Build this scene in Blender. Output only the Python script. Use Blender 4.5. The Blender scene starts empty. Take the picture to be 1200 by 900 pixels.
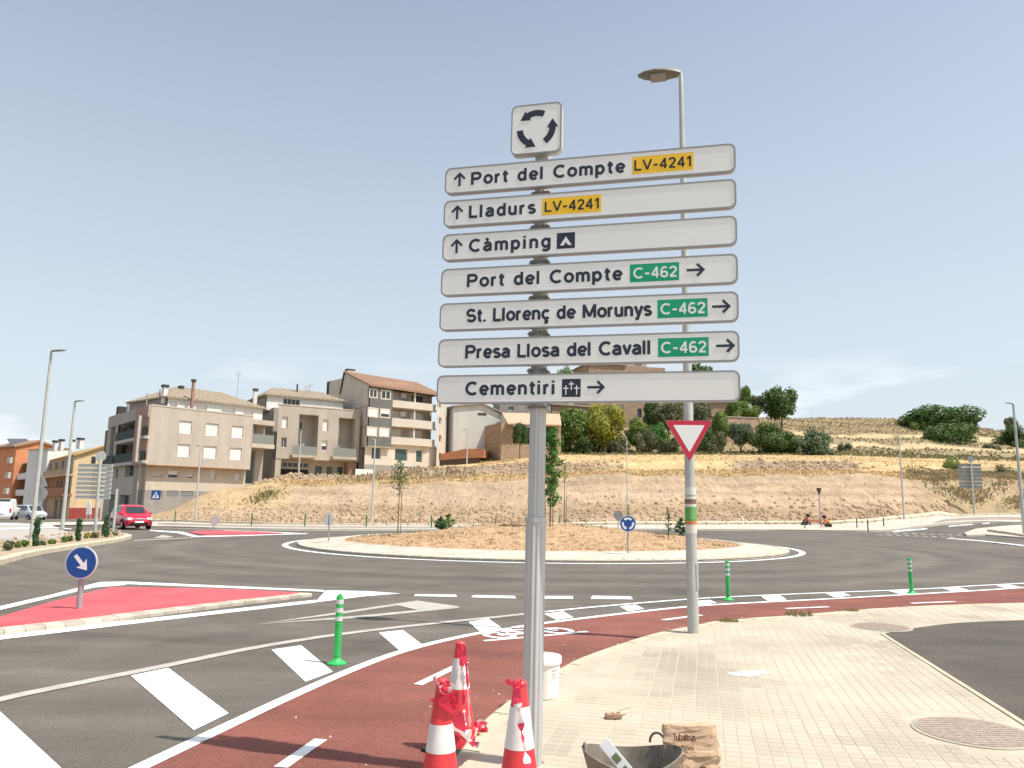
import bpy, bmesh, math, random
from mathutils import Vector, Matrix
from mathutils.noise import noise as mnoise
R = math.radians
random.seed(7)
scene = bpy.context.scene
COL = scene.collection

# ---------------------------------------------------------------- camera
EYE = Vector((0, 0, 1.75)); F = 900.0
_t, _p = R(8.9), R(0.75)
FW = Vector((0, math.cos(_t), math.sin(_t)))
_r = Vector((1, 0, 0)); _u = Vector((0, -math.sin(_t), math.cos(_t)))
RT = _r*math.cos(_p) + _u*math.sin(_p)
UP = -_r*math.sin(_p) + _u*math.cos(_p)
cam = bpy.data.cameras.new('camera'); cam.sensor_width = 36; cam.lens = 36*F/1200
cam.clip_start = .05; cam.clip_end = 6000
camo = bpy.data.objects.new('camera', cam); COL.objects.link(camo)
M = Matrix((RT, UP, -FW)).transposed().to_4x4(); M.translation = EYE
camo.matrix_world = M
scene.camera = camo

# ---------------------------------------------------------------- light
SUN_EL, SUN_AZ = R(61), R(111)          # azimuth clockwise from +Y
world = bpy.data.worlds.new('World'); scene.world = world; world.use_nodes = True
nt = world.node_tree; bg = nt.nodes['Background']
sky = nt.nodes.new('ShaderNodeTexSky'); sky.sky_type = 'NISHITA'; sky.sun_disc = False
sky.sun_elevation = SUN_EL; sky.sun_rotation = SUN_AZ
sky.air_density = 1.0; sky.dust_density = 3.0; sky.ozone_density = 1.15; sky.altitude = 600
# thin haze and a few faint clouds low over the hills
tc = nt.nodes.new('ShaderNodeTexCoord'); sep = nt.nodes.new('ShaderNodeSeparateXYZ')
nt.links.new(tc.outputs['Generated'], sep.inputs[0])
mp = nt.nodes.new('ShaderNodeMapping'); mp.inputs['Scale'].default_value = (4, 4, 14)
nt.links.new(tc.outputs['Generated'], mp.inputs[0])
nz = nt.nodes.new('ShaderNodeTexNoise'); nz.inputs['Scale'].default_value = 1.3; nz.inputs['Detail'].default_value = 7
nt.links.new(mp.outputs[0], nz.inputs['Vector'])
rp = nt.nodes.new('ShaderNodeValToRGB'); rp.color_ramp.elements[0].position = .50; rp.color_ramp.elements[1].position = .62
nt.links.new(nz.outputs[0], rp.inputs[0])
band = nt.nodes.new('ShaderNodeMapRange'); band.inputs[1].default_value = .19; band.inputs[2].default_value = .12
nt.links.new(sep.outputs[2], band.inputs[0])
mu = nt.nodes.new('ShaderNodeMath'); mu.operation = 'MULTIPLY'
nt.links.new(rp.outputs[0], mu.inputs[0]); nt.links.new(band.outputs[0], mu.inputs[1])
mu2 = nt.nodes.new('ShaderNodeMath'); mu2.operation = 'MULTIPLY'; mu2.inputs[1].default_value = .5
nt.links.new(mu.outputs[0], mu2.inputs[0])
hz = nt.nodes.new('ShaderNodeMapRange'); hz.inputs[1].default_value = .75; hz.inputs[2].default_value = -.05
hz.inputs[3].default_value = .05; hz.inputs[4].default_value = .88
nt.links.new(sep.outputs[2], hz.inputs[0])
SKYK = 0.125
mixh = nt.nodes.new('ShaderNodeMixRGB'); mixh.inputs[2].default_value = (4.15, 4.58, 4.80, 1)
hs_ = nt.nodes.new('ShaderNodeHueSaturation'); hs_.inputs['Saturation'].default_value = .80; nt.links.new(sky.outputs[0], hs_.inputs['Color'])
nt.links.new(hz.outputs[0], mixh.inputs[0]); nt.links.new(hs_.outputs[0], mixh.inputs[1])
mixc = nt.nodes.new('ShaderNodeMixRGB'); mixc.inputs[2].default_value = (6.6, 6.8, 7.0, 1)
nt.links.new(mu2.outputs[0], mixc.inputs[0]); nt.links.new(mixh.outputs[0], mixc.inputs[1])
nt.links.new(mixc.outputs[0], bg.inputs['Color']); bg.inputs['Strength'].default_value = SKYK

sl = bpy.data.lights.new('sun', 'SUN'); sl.energy = 3.8; sl.angle = R(.55); sl.color = (1, .95, .86)
so = bpy.data.objects.new('sun', sl); COL.objects.link(so)
SD = Vector((math.sin(SUN_AZ)*math.cos(SUN_EL), math.cos(SUN_AZ)*math.cos(SUN_EL), math.sin(SUN_EL)))
so.rotation_euler = SD.to_track_quat('Z', 'Y').to_euler(); so.location = (20, -20, 40)
scene.view_settings.view_transform = 'Standard'; scene.view_settings.look = 'None'
scene.view_settings.exposure = .56; scene.view_settings.gamma = 1

# ---------------------------------------------------------------- geometry of the view
def ray(px, py): return FW*F + RT*(px-600) - UP*(py-450)
def G(px, py, z=0.0):
    d = ray(px, py); t = (z-EYE.z)/d.z; return EYE + d*t
def At(px, py, Y):
    d = ray(px, py); return EYE + d*(Y/d.y)
def lerp(a, b, t): return a + (b-a)*t
def sstep(a, b, x):
    t = min(1, max(0, (x-a)/(b-a))); return t*t*(3-2*t)

# terrain: rows of (distance, image height) on eleven-odd bearings; None = level with the row before
ROWN = 9
TERR = [
 (-700, [(62,0),(78,-.4),(86,-.7),(90,-.8),(98,-1.0),(112,-1.2),(125,-1.2),(150,-1.2),(185,-1.2)]),
 (150,  [(62,0),(78,-.4),(86,-.7),(90,-.8),(98,-1.0),(112,-1.2),(125,-1.2),(150,-1.2),(185,-1.2)]),
 (180,  [(62,-.1),(74,'606'),(84,None),(90,None),(98,None),(112,None),(125,None),(150,None),(185,None)]),
 (205,  [(62,0),(74,'599'),(84,None),(90,None),(98,None),(112,None),(125,None),(150,None),(185,None)]),
 (233,  [(62,0),(74,'583'),(84,None),(90,None),(98,None),(112,None),(125,None),(150,None),(185,None)]),
 (253,  [(62,0),(75,'577'),(82,'576'),(90,None),(98,None),(112,None),(125,None),(150,None),(185,None)]),
 (292,  [(62,0),(76,'573'),(80,'570'),(86,None),(98,None),(112,None),(125,None),(150,None),(185,None)]),
 (312,  [(62,0),(77,'571'),(81,'567'),(85,'562'),(92,None),(112,None),(125,None),(150,None),(185,None)]),
 (339,  [(62,0),(77,'570'),(81,'564'),(85,'555'),(92,None),(112,None),(125,None),(150,None),(185,None)]),
 (365,  [(62,0),(76,'570'),(80,'564'),(85,'555'),(92,None),(112,None),(125,None),(150,None),(185,None)]),
 (402,  [(62,0),(75,'569'),(80,'563'),(85,'557'),(92,None),(112,None),(125,None),(150,None),(185,None)]),
 (425,  [(62,0),(75,'568'),(80,'562'),(86,'556'),(94,None),(112,None),(125,None),(150,None),(185,None)]),
 (470,  [(62,0),(75,'567'),(80,'560'),(86,'552'),(96,'551'),(112,None),(125,None),(150,None),(185,None)]),
 (520,  [(62,0),(75,'565'),(80,'559'),(86,'550'),(96,'547'),(106,'546'),(118,'545'),(150,None),(185,None)]),
 (555,  [(62,0),(75,'564'),(80,'558'),(86,'549'),(96,'545'),(106,'544'),(118,'543'),(150,'500'),(185,'480')]),
 (600,  [(62,0),(75,'563'),(80,'557'),(86,'546'),(92,'545'),(110,'538'),(120,'536'),(150,'505'),(185,'478')]),
 (650,  [(62,0),(75,'560'),(80,'555'),(86,'544'),(92,'545'),(114,'533'),(122,'530'),(142,'505'),(180,'474')]),
 (720,  [(62,0),(75,'557'),(80,'552'),(86,'541'),(92,'542'),(114,'533'),(122,'530'),(140,'500'),(180,'474')]),
 (860,  [(62,0),(75,'557'),(80,'552'),(86,'541'),(92,'541'),(114,'533'),(122,'530'),(148,'492'),(180,'484')]),
 (900,  [(62,0),(75,'557'),(80,'552'),(86,'541'),(92,'541'),(114,'533'),(122,'529'),(150,'500'),(176,'490')]),
 (1000, [(62,.15),(75,'557'),(80,'553'),(86,'541'),(92,'541'),(114,'534'),(122,'530'),(150,'507'),(176,'490')]),
 (1050, [(64,.3),(76,'558'),(81,'553'),(86,'545'),(92,'544'),(114,'536'),(122,'531'),(150,'507'),(176,'491')]),
 (1100, [(68,.9),(78,'562'),(83,'556'),(88,'550'),(94,'547'),(114,'538'),(122,'533'),(150,'507'),(176,'493')]),
 (1150, [(74,1.3),(82,'562'),(87,'556'),(91,'552'),(96,'549'),(114,'540'),(122,'535'),(150,'510'),(176,'500')]),
 (1200, [(76,1.4),(84,'563'),(88,'557'),(92,'552'),(97,'550'),(114,'541'),(122,'537'),(150,'516'),(176,'508')]),
 (1900, [(76,1.4),(84,'563'),(88,'557'),(92,'552'),(97,'550'),(114,'541'),(122,'537'),(150,'516'),(176,'508')]),
]
_tab = []
for px, rows in TERR:
    out = [(12., 0.), (42., 0.)]
    for Y, v in rows:
        if v is None: z = out[-1][1]
        elif isinstance(v, str):
            q = min(max(px, -200), 1300); z = At(q, float(v), Y).z
        else: z = float(v)
        out.append((Y, z))
    out.append((270., out[-1][1]*.7)); out.append((700., 2.)); out.append((4000., 0.))
    _tab.append((px, out))
def px_of(x, y): return 600 + 911*x/max(y, .01)
def col_at(px):
    if px <= _tab[0][0]: return _tab[0][1]
    if px >= _tab[-1][0]: return _tab[-1][1]
    for (p0, a), (p1, b) in zip(_tab, _tab[1:]):
        if p0 <= px <= p1:
            t = (px-p0)/(p1-p0); return [(lerp(u[0], v[0], t), lerp(u[1], v[1], t)) for u, v in zip(a, b)]
def rough(x, y, w):
    n = mnoise(Vector((x*.16, y*.16, 1)))*.6 + mnoise(Vector((x*.5, y*.5, 5)))*.35 + mnoise(Vector((x*1.4, y*1.4, 9)))*.16
    return n*w
RW = [0, 0, 0, .55, .35, .9, .35, .12, .7, .9, .6, .6, 0, 0]
def tz(x, y, smooth=False):
    if y <= 42: return 0.
    c = col_at(px_of(x, y))
    for k, ((y0, z0), (y1, z1)) in enumerate(zip(c, c[1:])):
        if y0 <= y <= y1:
            t = (y-y0)/(y1-y0); z = lerp(z0, z1, t)
            if smooth: return z
            w = lerp(RW[k], RW[k+1], t) * sstep(160, 260, px_of(x, y))
            return z + rough(x, y, w)
    return 0.
def hit(px, py, dz=0.):
    d = ray(px, py).normalized(); p = G(px, py, dz) if ray(px, py).z < -1e-3 else None
    if p is not None and 0 < p.y <= 42: return p
    t = 40.
    while t < 400:
        q = EYE + d*t
        if q.z < tz(q.x, q.y, True) + dz: 
            q.z = tz(q.x, q.y, True) + dz; return q
        t += .15
    return EYE + d*100

# ---------------------------------------------------------------- materials
MATS = {}
def mat(name, col, rough=.8, var=.0, scale=3., bump=0., bscale=None, metal=0., var2=None, detail=6, emit=None, coat=0., trans=0.):
    if name in MATS: return MATS[name]
    m = bpy.data.materials.new(name); m.use_nodes = True; n = m.node_tree
    b = n.nodes['Principled BSDF']; b.inputs['Roughness'].default_value = rough; b.inputs['Metallic'].default_value = metal
    b.inputs['Base Color'].default_value = (*col, 1); b.inputs['Coat Weight'].default_value = coat
    if rough > .6: b.inputs['Specular IOR Level'].default_value = .25
    if var or var2 or bump:
        g = n.nodes.new('ShaderNodeNewGeometry')
        if var or var2:
            t = n.nodes.new('ShaderNodeTexNoise'); t.inputs['Scale'].default_value = scale; t.inputs['Detail'].default_value = detail
            n.links.new(g.outputs['Position'], t.inputs['Vector'])
            r = n.nodes.new('ShaderNodeValToRGB')
            a = var2 if var2 else tuple(c*(1-var) for c in col); c2 = col if var2 else tuple(min(1, c*(1+var)) for c in col)
            r.color_ramp.elements[0].color = (*a, 1); r.color_ramp.elements[1].color = (*c2, 1)
            r.color_ramp.elements[0].position = .32; r.color_ramp.elements[1].position = .68
            n.links.new(t.outputs[0], r.inputs[0]); cout = r.outputs[0]
            if name.split('_')[0] in ('render', 'wall', 'balcony', 'panel'):      # rain streaks and grime
                mp_ = n.nodes.new('ShaderNodeMapping'); mp_.inputs['Scale'].default_value = (.9, .9, .10); n.links.new(g.outputs['Position'], mp_.inputs[0])
                t3 = n.nodes.new('ShaderNodeTexNoise'); t3.inputs['Scale'].default_value = 1; t3.inputs['Detail'].default_value = 6; n.links.new(mp_.outputs[0], t3.inputs['Vector'])
                mr = n.nodes.new('ShaderNodeMapRange'); mr.inputs[1].default_value = .35; mr.inputs[2].default_value = .65; mr.inputs[3].default_value = .93; mr.inputs[4].default_value = 1.03; n.links.new(t3.outputs[0], mr.inputs[0])
                sc_ = n.nodes.new('ShaderNodeVectorMath'); sc_.operation = 'SCALE'; n.links.new(cout, sc_.inputs[0]); n.links.new(mr.outputs[0], sc_.inputs['Scale']); cout = sc_.outputs[0]
            n.links.new(cout, b.inputs['Base Color'])
        if bump:
            t2 = n.nodes.new('ShaderNodeTexNoise'); t2.inputs['Scale'].default_value = bscale or scale*6; t2.inputs['Detail'].default_value = 5
            n.links.new(g.outputs['Position'], t2.inputs['Vector'])
            bp = n.nodes.new('ShaderNodeBump'); bp.inputs['Strength'].default_value = bump; bp.inputs['Distance'].default_value = .02
            n.links.new(t2.outputs[0], bp.inputs['Height']); n.links.new(bp.outputs[0], b.inputs['Normal'])
    MATS[name] = m; return m
def leafmat(name, c1, c2, scale=2.):
    m = mat(name, c1, .6, var2=c2, scale=scale); n = m.node_tree; b = n.nodes['Principled BSDF']
    tr = n.nodes.new('ShaderNodeBsdfTranslucent'); mx = n.nodes.new('ShaderNodeMixShader'); mx.inputs[0].default_value = .28
    r = [x for x in n.nodes if x.type == 'VALTORGB'][0]; n.links.new(r.outputs[0], tr.inputs[0])
    o = n.nodes['Material Output']; n.links.new(b.outputs[0], mx.inputs[1]); n.links.new(tr.outputs[0], mx.inputs[2]); n.links.new(mx.outputs[0], o.inputs[0])
    return m
def worn(name, col, under, scale=9, lo=.36, hi=.46, rough=.7):
    """paint that is worn through to what lies under it"""
    m = mat(name, col, rough, var2=under, scale=scale, detail=10, bump=.25, bscale=120)
    r = [x for x in m.node_tree.nodes if x.type == 'VALTORGB'][0]; r.color_ramp.elements[0].position = lo; r.color_ramp.elements[1].position = hi
    return m

def asphalt(name, base, warm):
    m = bpy.data.materials.new(name); m.use_nodes = True; n = m.node_tree; b = n.nodes['Principled BSDF']
    b.inputs['Roughness'].default_value = .85; b.inputs['Specular IOR Level'].default_value = .3
    g = n.nodes.new('ShaderNodeNewGeometry')
    def nz(s, d, r=.55):
        t = n.nodes.new('ShaderNodeTexNoise'); t.inputs['Scale'].default_value = s; t.inputs['Detail'].default_value = d; t.inputs['Roughness'].default_value = r
        n.links.new(g.outputs['Position'], t.inputs['Vector']); return t
    big, mid, fine = nz(.12, 5), nz(1.1, 6), nz(70, 3, .7)
    mpn = n.nodes.new('ShaderNodeMapping'); mpn.inputs['Scale'].default_value = (.08, 1.6, 1)
    n.links.new(g.outputs['Position'], mpn.inputs[0])
    st = nz(1.2, 4); n.links.new(mpn.outputs[0], st.inputs['Vector'])
    r1 = n.nodes.new('ShaderNodeValToRGB'); r1.color_ramp.elements[0].color = (*base, 1); r1.color_ramp.elements[1].color = (*warm, 1)
    r1.color_ramp.elements[0].position = .3; r1.color_ramp.elements[1].position = .7
    n.links.new(big.outputs[0], r1.inputs[0])
    def mul(a, tex, lo, hi, p0=.3, p1=.7):
        rr = n.nodes.new('ShaderNodeMapRange'); rr.inputs[1].default_value = p0; rr.inputs[2].default_value = p1; rr.inputs[3].default_value = lo; rr.inputs[4].default_value = hi
        n.links.new(tex.outputs[0], rr.inputs[0])
        mx = n.nodes.new('ShaderNodeVectorMath'); mx.operation = 'SCALE'; n.links.new(a, mx.inputs[0]); n.links.new(rr.outputs[0], mx.inputs['Scale']); return mx.outputs[0]
    o = mul(r1.outputs[0], mid, .88, 1.1); o = mul(o, st, .88, 1.12); o = mul(o, fine, .55, 1.5, .25, .75)
    # polish left by wheels going round the roundabout
    vd = n.nodes.new('ShaderNodeVectorMath'); vd.operation = 'DISTANCE'; vd.inputs[1].default_value = (1.35, 34.6, 0); n.links.new(g.outputs['Position'], vd.inputs[0])
    tw = n.nodes.new('ShaderNodeTexNoise'); tw.noise_dimensions = '1D'; tw.inputs['Scale'].default_value = .9; tw.inputs['Detail'].default_value = 3; n.links.new(vd.outputs['Value'], tw.inputs['W'])
    o = mul(o, tw, .86, 1.12); spots_ = nz(.45, 8, .7); o = mul(o, spots_, .84, 1.04, .38, .50)
    n.links.new(o, b.inputs['Base Color'])
    bp = n.nodes.new('ShaderNodeBump'); bp.inputs['Strength'].default_value = .5; bp.inputs['Distance'].default_value = .006
    n.links.new(fine.outputs[0], bp.inputs['Height']); n.links.new(bp.outputs[0], b.inputs['Normal'])
    MATS[name] = m; return m

mAsph = asphalt('asphalt', (.108, .096, .079), (.146, .128, .105))
mPatch = asphalt('asphalt_patch', (.076, .067, .055), (.105, .092, .074))
mRed = asphalt('red_asphalt', (.185, .064, .047), (.23, .088, .066))
mWhiteP = worn('white_road_paint', (.80, .80, .78), (.46, .43, .39), 11, .30, .40)
mDullP = worn('dull_road_paint', (.46, .44, .39), (.34, .32, .28), 5, .25, .60)
mPinkP = mat('red_island_paint', (.66, .115, .13), .7, var2=(.50, .085, .095), scale=1.4, bump=.2, bscale=60)
mTile = mat('pavement_tile', (.62, .54, .43), .85, var=.14, scale=1.1, bump=.25, bscale=90)
mMortar = mat('pavement_joint', (.46, .40, .31), .95, var=.1, scale=2)
mKerb = mat('kerb_stone', (.52, .46, .34), .85, var=.12, scale=3, bump=.3, bscale=40)
mKerbL = mat('kerb_concrete_light', (.50, .45, .37), .9, var=.1, scale=3, bump=.3, bscale=40)
mKerbG = mat('kerb_concrete', (.42, .37, .30), .9, var=.15, scale=3, bump=.3, bscale=40)
mConc = mat('pale_concrete', (.49, .445, .37), .9, var=.12, scale=1.5, bump=.2, bscale=30)
mMulch = mat('bark_mulch', (.54, .37, .215), .95, var2=(.33, .215, .125), scale=3.4, bump=.7, bscale=24, detail=12)
mMulch2 = mat('mulch_chip', (.46, .29, .15), .95, var2=(.25, .15, .08), scale=5)
mGalv = mat('galvanised_steel', (.36, .37, .37), .5, var=.12, scale=5, metal=.35)
mGalvL = mat('lamp_post_steel', (.47, .48, .44), .55, var=.12, scale=4, metal=.1)
mAlu = mat('sign_post_aluminium', (.50, .505, .49), .55, var=.05, scale=5, metal=.08)
mRim = mat('sign_rim_grey', (.30, .30, .30), .5)
mClamp = mat('clamp_grey', (.36, .36, .34), .5, metal=.2)
mFace = mat('sign_face_white', (.86, .86, .81), .5, var=.03, scale=2.2)
mFaceTop = mat('sign_profile_beige', (.55, .53, .48), .6)
mInk = mat('sign_ink_dark', (.018, .025, .045), .5)
mBlack = mat('sign_black', (.02, .018, .015), .5)
mYel = mat('badge_yellow', (.92, .55, .02), .5)
mGrn = mat('badge_green', (.0, .34, .16), .6)
mWht = mat('white_plastic', (.8, .8, .78), .45)
mSRed = mat('sign_red', (.55, .02, .05), .45)
mSBlue = mat('sign_blue', (.01, .07, .28), .4)
mCone = mat('cone_red', (.66, .045, .055), .5, var=.12, scale=12)
mConeW = mat('cone_white', (.74, .72, .68), .45, var=.06, scale=14)
mRub = mat('black_rubber', (.03, .03, .03), .8)
mBol = mat('bollard_green', (.03, .42, .09), .45, var=.08, scale=9)
mGreenD = mat('bollard_dark_green', (.02, .15, .06), .5)
mBuckW = mat('bucket_white', (.82, .81, .76), .35)
mTrug = mat('rubber_basket_grey', (.19, .165, .13), .6, var=.25, scale=14)
mBag = mat('paper_bag_brown', (.52, .37, .245), .85, var=.12, scale=6, bump=.5, bscale=18)
mBagInk = mat('bag_ink', (.12, .06, .04), .8)
mWood = mat('worn_wood', (.34, .22, .15), .8, var=.2, scale=30)
mTapeR = leafmat('tape_red', (.82, .07, .14), (.78, .05, .11)); mTapeW = leafmat('tape_white', (.88, .82, .80), (.84, .76, .76))
mIron = mat('manhole_iron', (.30, .23, .19), .8, var2=(.42, .35, .28), scale=24, bump=.5, bscale=60)
mGlass = mat('window_glass_dark', (.035, .045, .05), .12)
mGlassG = mat('green_glass', (.05, .085, .08), .2)
mFrameW = mat('window_frame_white', (.68, .66, .62), .5)
mShut = mat('shutter_white', (.72, .70, .66), .6)
mCarRed = mat('car_paint_red', (.62, .008, .035), .25, coat=.6)
mCarW = mat('car_paint_white', (.78, .78, .78), .3, coat=.4)
mCarS = mat('car_paint_silver', (.50, .52, .55), .3, coat=.4)
mTyre = mat('tyre_black', (.015, .015, .015), .9); mRimC = mat('wheel_rim_grey', (.4, .4, .42), .4, metal=.6)
mLampG = mat('headlight_clear', (.75, .75, .78), .15)
mSkin = mat('skin', (.50, .28, .19), .6); mHair = mat('hair_dark', (.03, .02, .015), .8)
mOrange = mat('hi_vis_orange', (.95, .22, .03), .7); mDarkCl = mat('dark_work_cloth', (.04, .045, .04), .85); mRedCl = mat('red_work_cloth', (.42, .05, .04), .8)
mTrunk = mat('tree_bark', (.16, .12, .085), .95, var=.25, scale=6, bump=.6, bscale=20)
mLeafD = leafmat('leaf_dark_green', (.060, .115, .024), (.11, .185, .04), .6)
mLeafM = leafmat('leaf_mid_green', (.13, .21, .034), (.20, .28, .05), .6)
mLeafY = leafmat('leaf_yellow_green', (.42, .37, .035), (.17, .23, .035), .5)
mLeafO = leafmat('leaf_olive_grey', (.21, .21, .10), (.12, .14, .065), .6)
mLeafB = leafmat('leaf_blue_green', (.17, .23, .12), (.09, .15, .075), .6)
mLeafN = leafmat('leaf_fresh_green', (.10, .26, .035), (.055, .15, .02), 4)
mConif = leafmat('needle_green', (.045, .11, .035), (.08, .16, .05), 6)
mStraw = leafmat('dry_straw', (.64, .47, .23), (.52, .38, .19), .4)
mWeed = leafmat('dry_weed_green', (.30, .25, .11), (.19, .19, .08), .5)
mScrub = leafmat('hill_grass', (.42, .32, .185), (.32, .25, .14), .12)
mStoneR = mat('rubble_stone', (.40, .29, .185), .95, var=.15, scale=3)

# ---------------------------------------------------------------- mesh helpers
class MB:
    def __init__(s): s.v = []; s.f = []; s.mi = []; s.k = 0
    def add(s, vs, fs, mi=0):
        o = len(s.v); s.v += [tuple(v) for v in vs]; s.f += [tuple(i+o for i in f) for f in fs]; s.mi += [mi]*len(fs); return s
    def box(s, c, d, rz=0., mi=0, M3=None):
        hx, hy, hz = d[0]/2, d[1]/2, d[2]/2; cs, sn = math.cos(rz), math.sin(rz); vs = []
        for z in (-hz, hz):
            for x, y in ((-hx, -hy), (hx, -hy), (hx, hy), (-hx, hy)):
                p = Vector((x*cs-y*sn, x*sn+y*cs, z))
                if M3: p = M3 @ Vector((x, y, z))
                vs.append(Vector(c)+p)
        return s.add(vs, [(0,3,2,1),(4,5,6,7),(0,1,5,4),(1,2,6,5),(2,3,7,6),(3,0,4,7)], mi)
    def prism(s, poly, vec, mi=0, caps=True):
        n = len(poly); poly = [Vector(p) for p in poly]; vec = Vector(vec)
        vs = poly + [p+vec for p in poly]
        fs = [(i, (i+1) % n, (i+1) % n+n, i+n) for i in range(n)]
        if caps: fs += [tuple(range(n-1, -1, -1)), tuple(range(n, 2*n))]
        return s.add(vs, fs, mi)
    def sheet(s, poly, mi=0): return s.add(poly, [tuple(range(len(poly)))], mi)
    def tube(s, pts, rad, n=10, mi=0, caps=True):
        pts = [Vector(p) for p in pts]; rad = rad if isinstance(rad, (list, tuple)) else [rad]*len(pts)
        vs = []; ax = None
        for i, p in enumerate(pts):
            d = (pts[min(i+1, len(pts)-1)] - pts[max(i-1, 0)]).normalized()
            if ax is None: ax = d.orthogonal().normalized()
            ax = (ax - d*ax.dot(d)); ax = ax.normalized() if ax.length > 1e-6 else d.orthogonal().normalized()
            bx = d.cross(ax)
            for k in range(n):
                a = 2*math.pi*k/n; vs.append(p + (ax*math.cos(a) + bx*math.sin(a))*rad[i])
        fs = []
        for i in range(len(pts)-1):
            for k in range(n): fs.append((i*n+k, i*n+(k+1) % n, (i+1)*n+(k+1) % n, (i+1)*n+k))
        if caps: fs += [tuple(range(n-1, -1, -1)), tuple(range((len(pts)-1)*n, len(pts)*n))]
        return s.add(vs, fs, mi)
    def lathe(s, prof, n=24, c=(0, 0, 0), mi=0, flute=None, caps=True):
        vs = []
        for r, z in prof:
            for k in range(n):
                a = 2*math.pi*k/n; rr = r*(flute(k, n) if flute else 1)
                vs.append((c[0]+rr*math.cos(a), c[1]+rr*math.sin(a), c[2]+z))
        fs = []
        for i in range(len(prof)-1):
            for k in range(n): fs.append((i*n+k, i*n+(k+1) % n, (i+1)*n+(k+1) % n, (i+1)*n+k))
        if caps: fs += [tuple(range(n-1, -1, -1)), tuple(range((len(prof)-1)*n, len(prof)*n))]
        return s.add(vs, fs, mi)
    def ico(s, c, r, mi=0, jit=.25):
        t = 1.618; b = [(-1,t,0),(1,t,0),(-1,-t,0),(1,-t,0),(0,-1,t),(0,1,t),(0,-1,-t),(0,1,-t),(t,0,-1),(t,0,1),(-t,0,-1),(-t,0,1)]
        fs = [(0,11,5),(0,5,1),(0,1,7),(0,7,10),(0,10,11),(1,5,9),(5,11,4),(11,10,2),(10,7,6),(7,1,8),(3,9,4),(3,4,2),(3,2,6),(3,6,8),(3,8,9),(4,9,5),(2,4,11),(6,2,10),(8,6,7),(9,8,1)]
        r = r if isinstance(r, tuple) else (r, r, r)
        return s.add([(c[0]+x*.53*r[0]*(1+random.uniform(-jit, jit)), c[1]+y*.53*r[1]*(1+random.uniform(-jit, jit)), c[2]+z*.53*r[2]*(1+random.uniform(-jit, jit))) for x, y, z in b], fs, mi)
    def mesh(s, name, mats, off=None, smooth=False):
        me = bpy.data.meshes.new(name); off = Vector(off) if off is not None else Vector((0, 0, 0))
        me.from_pydata([tuple(Vector(v)-off) for v in s.v], [], s.f)
        for m in (mats if isinstance(mats, (list, tuple)) else [mats]): me.materials.append(m)
        if len(me.materials) > 1: me.polygons.foreach_set('material_index', s.mi)
        if smooth:
            me.polygons.foreach_set('use_smooth', [True]*len(me.polygons))
        me.update()
        if smooth:
            try: me.set_sharp_from_angle(angle=R(38))
            except Exception: pass
        return me
    def build(s, name, mats, parent=None, off=None, smooth=False, loc=None, rz=0.):
        if off is None and parent is not None and parent.get('_w'): off = Vector(parent['_w'])
        o = bpy.data.objects.new(name, s.mesh(name, mats, off, smooth)); COL.objects.link(o); o.parent = parent
        if parent is None and off is not None: o.location = off
        if loc is not None: o.location = loc
        if rz: o.rotation_euler[2] = rz
        if parent is not None and parent.get('_w'): o['_w'] = list(parent['_w'])
        return o
def tag(o, label=None, cat=None, group=None, kind=None):
    for k, v in (('label', label), ('category', cat), ('group', group), ('kind', kind)):
        if v: o[k] = v
    return o
def empty(name, loc, rz=0., world=False):
    """an Empty at a thing's base; world=True: its parts are given in world coordinates"""
    o = bpy.data.objects.new(name, None); COL.objects.link(o); o.location = loc; o.rotation_euler[2] = rz
    o.empty_display_size = .3
    if world: o['_w'] = list(loc)
    return o
def copy_tree(o, parent=None):
    c = o.copy(); COL.objects.link(c)
    if parent is not None: c.parent = parent
    for ch in list(o.children): copy_tree(ch, c)
    return c
def resample(pts, n):
    pts = [Vector(p) for p in pts]; L = [0]
    for a, b in zip(pts, pts[1:]): L.append(L[-1]+(b-a).length)
    out = []
    for i in range(n):
        s = L[-1]*i/(n-1); k = 0
        while k < len(L)-2 and L[k+1] < s: k += 1
        out.append(pts[k].lerp(pts[k+1], (s-L[k])/max(1e-9, L[k+1]-L[k])))
    return out
def smoothline(pts, it=2):
    pts = [Vector(p) for p in pts]
    for _ in range(it):
        q = [pts[0]]
        for a, b in zip(pts, pts[1:]): q += [a.lerp(b, .25), a.lerp(b, .75)]
        q.append(pts[-1]); pts = q
    return pts
def offset_line(pts, d):
    out = []
    for i, p in enumerate(pts):
        t = pts[min(i+1, len(pts)-1)] - pts[max(i-1, 0)]; t.z = 0; t.normalize()
        out.append(p + Vector((-t.y, t.x, 0))*d)
    return out
def on(p, dz): return Vector((p.x, p.y, tz(p.x, p.y, True)+dz))
def strip(mb, a, b, n, dz=None, mi=0):
    a = resample(a, n); b = resample(b, n)
    if dz is not None: a = [on(p, dz) for p in a]; b = [on(p, dz) for p in b]
    vs = a+b
    fs = []
    for i in range(n-1):
        nrm = (vs[i+1]-vs[i]).cross(vs[n+i]-vs[i])
        fs.append((i, i+1, n+i+1, n+i) if nrm.z > 0 else (i, n+i, n+i+1, i+1))
    return mb.add(vs, fs, mi)
def line_strip(mb, pts, w, n, dz): return strip(mb, offset_line(pts, w/2), offset_line(pts, -w/2), n, dz)
def up(poly):
    poly = [Vector(p) for p in poly]; a = 0
    for p, q in zip(poly, poly[1:]+poly[:1]): a += p.x*q.y-q.x*p.y
    return poly if a > 0 else poly[::-1]

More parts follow.
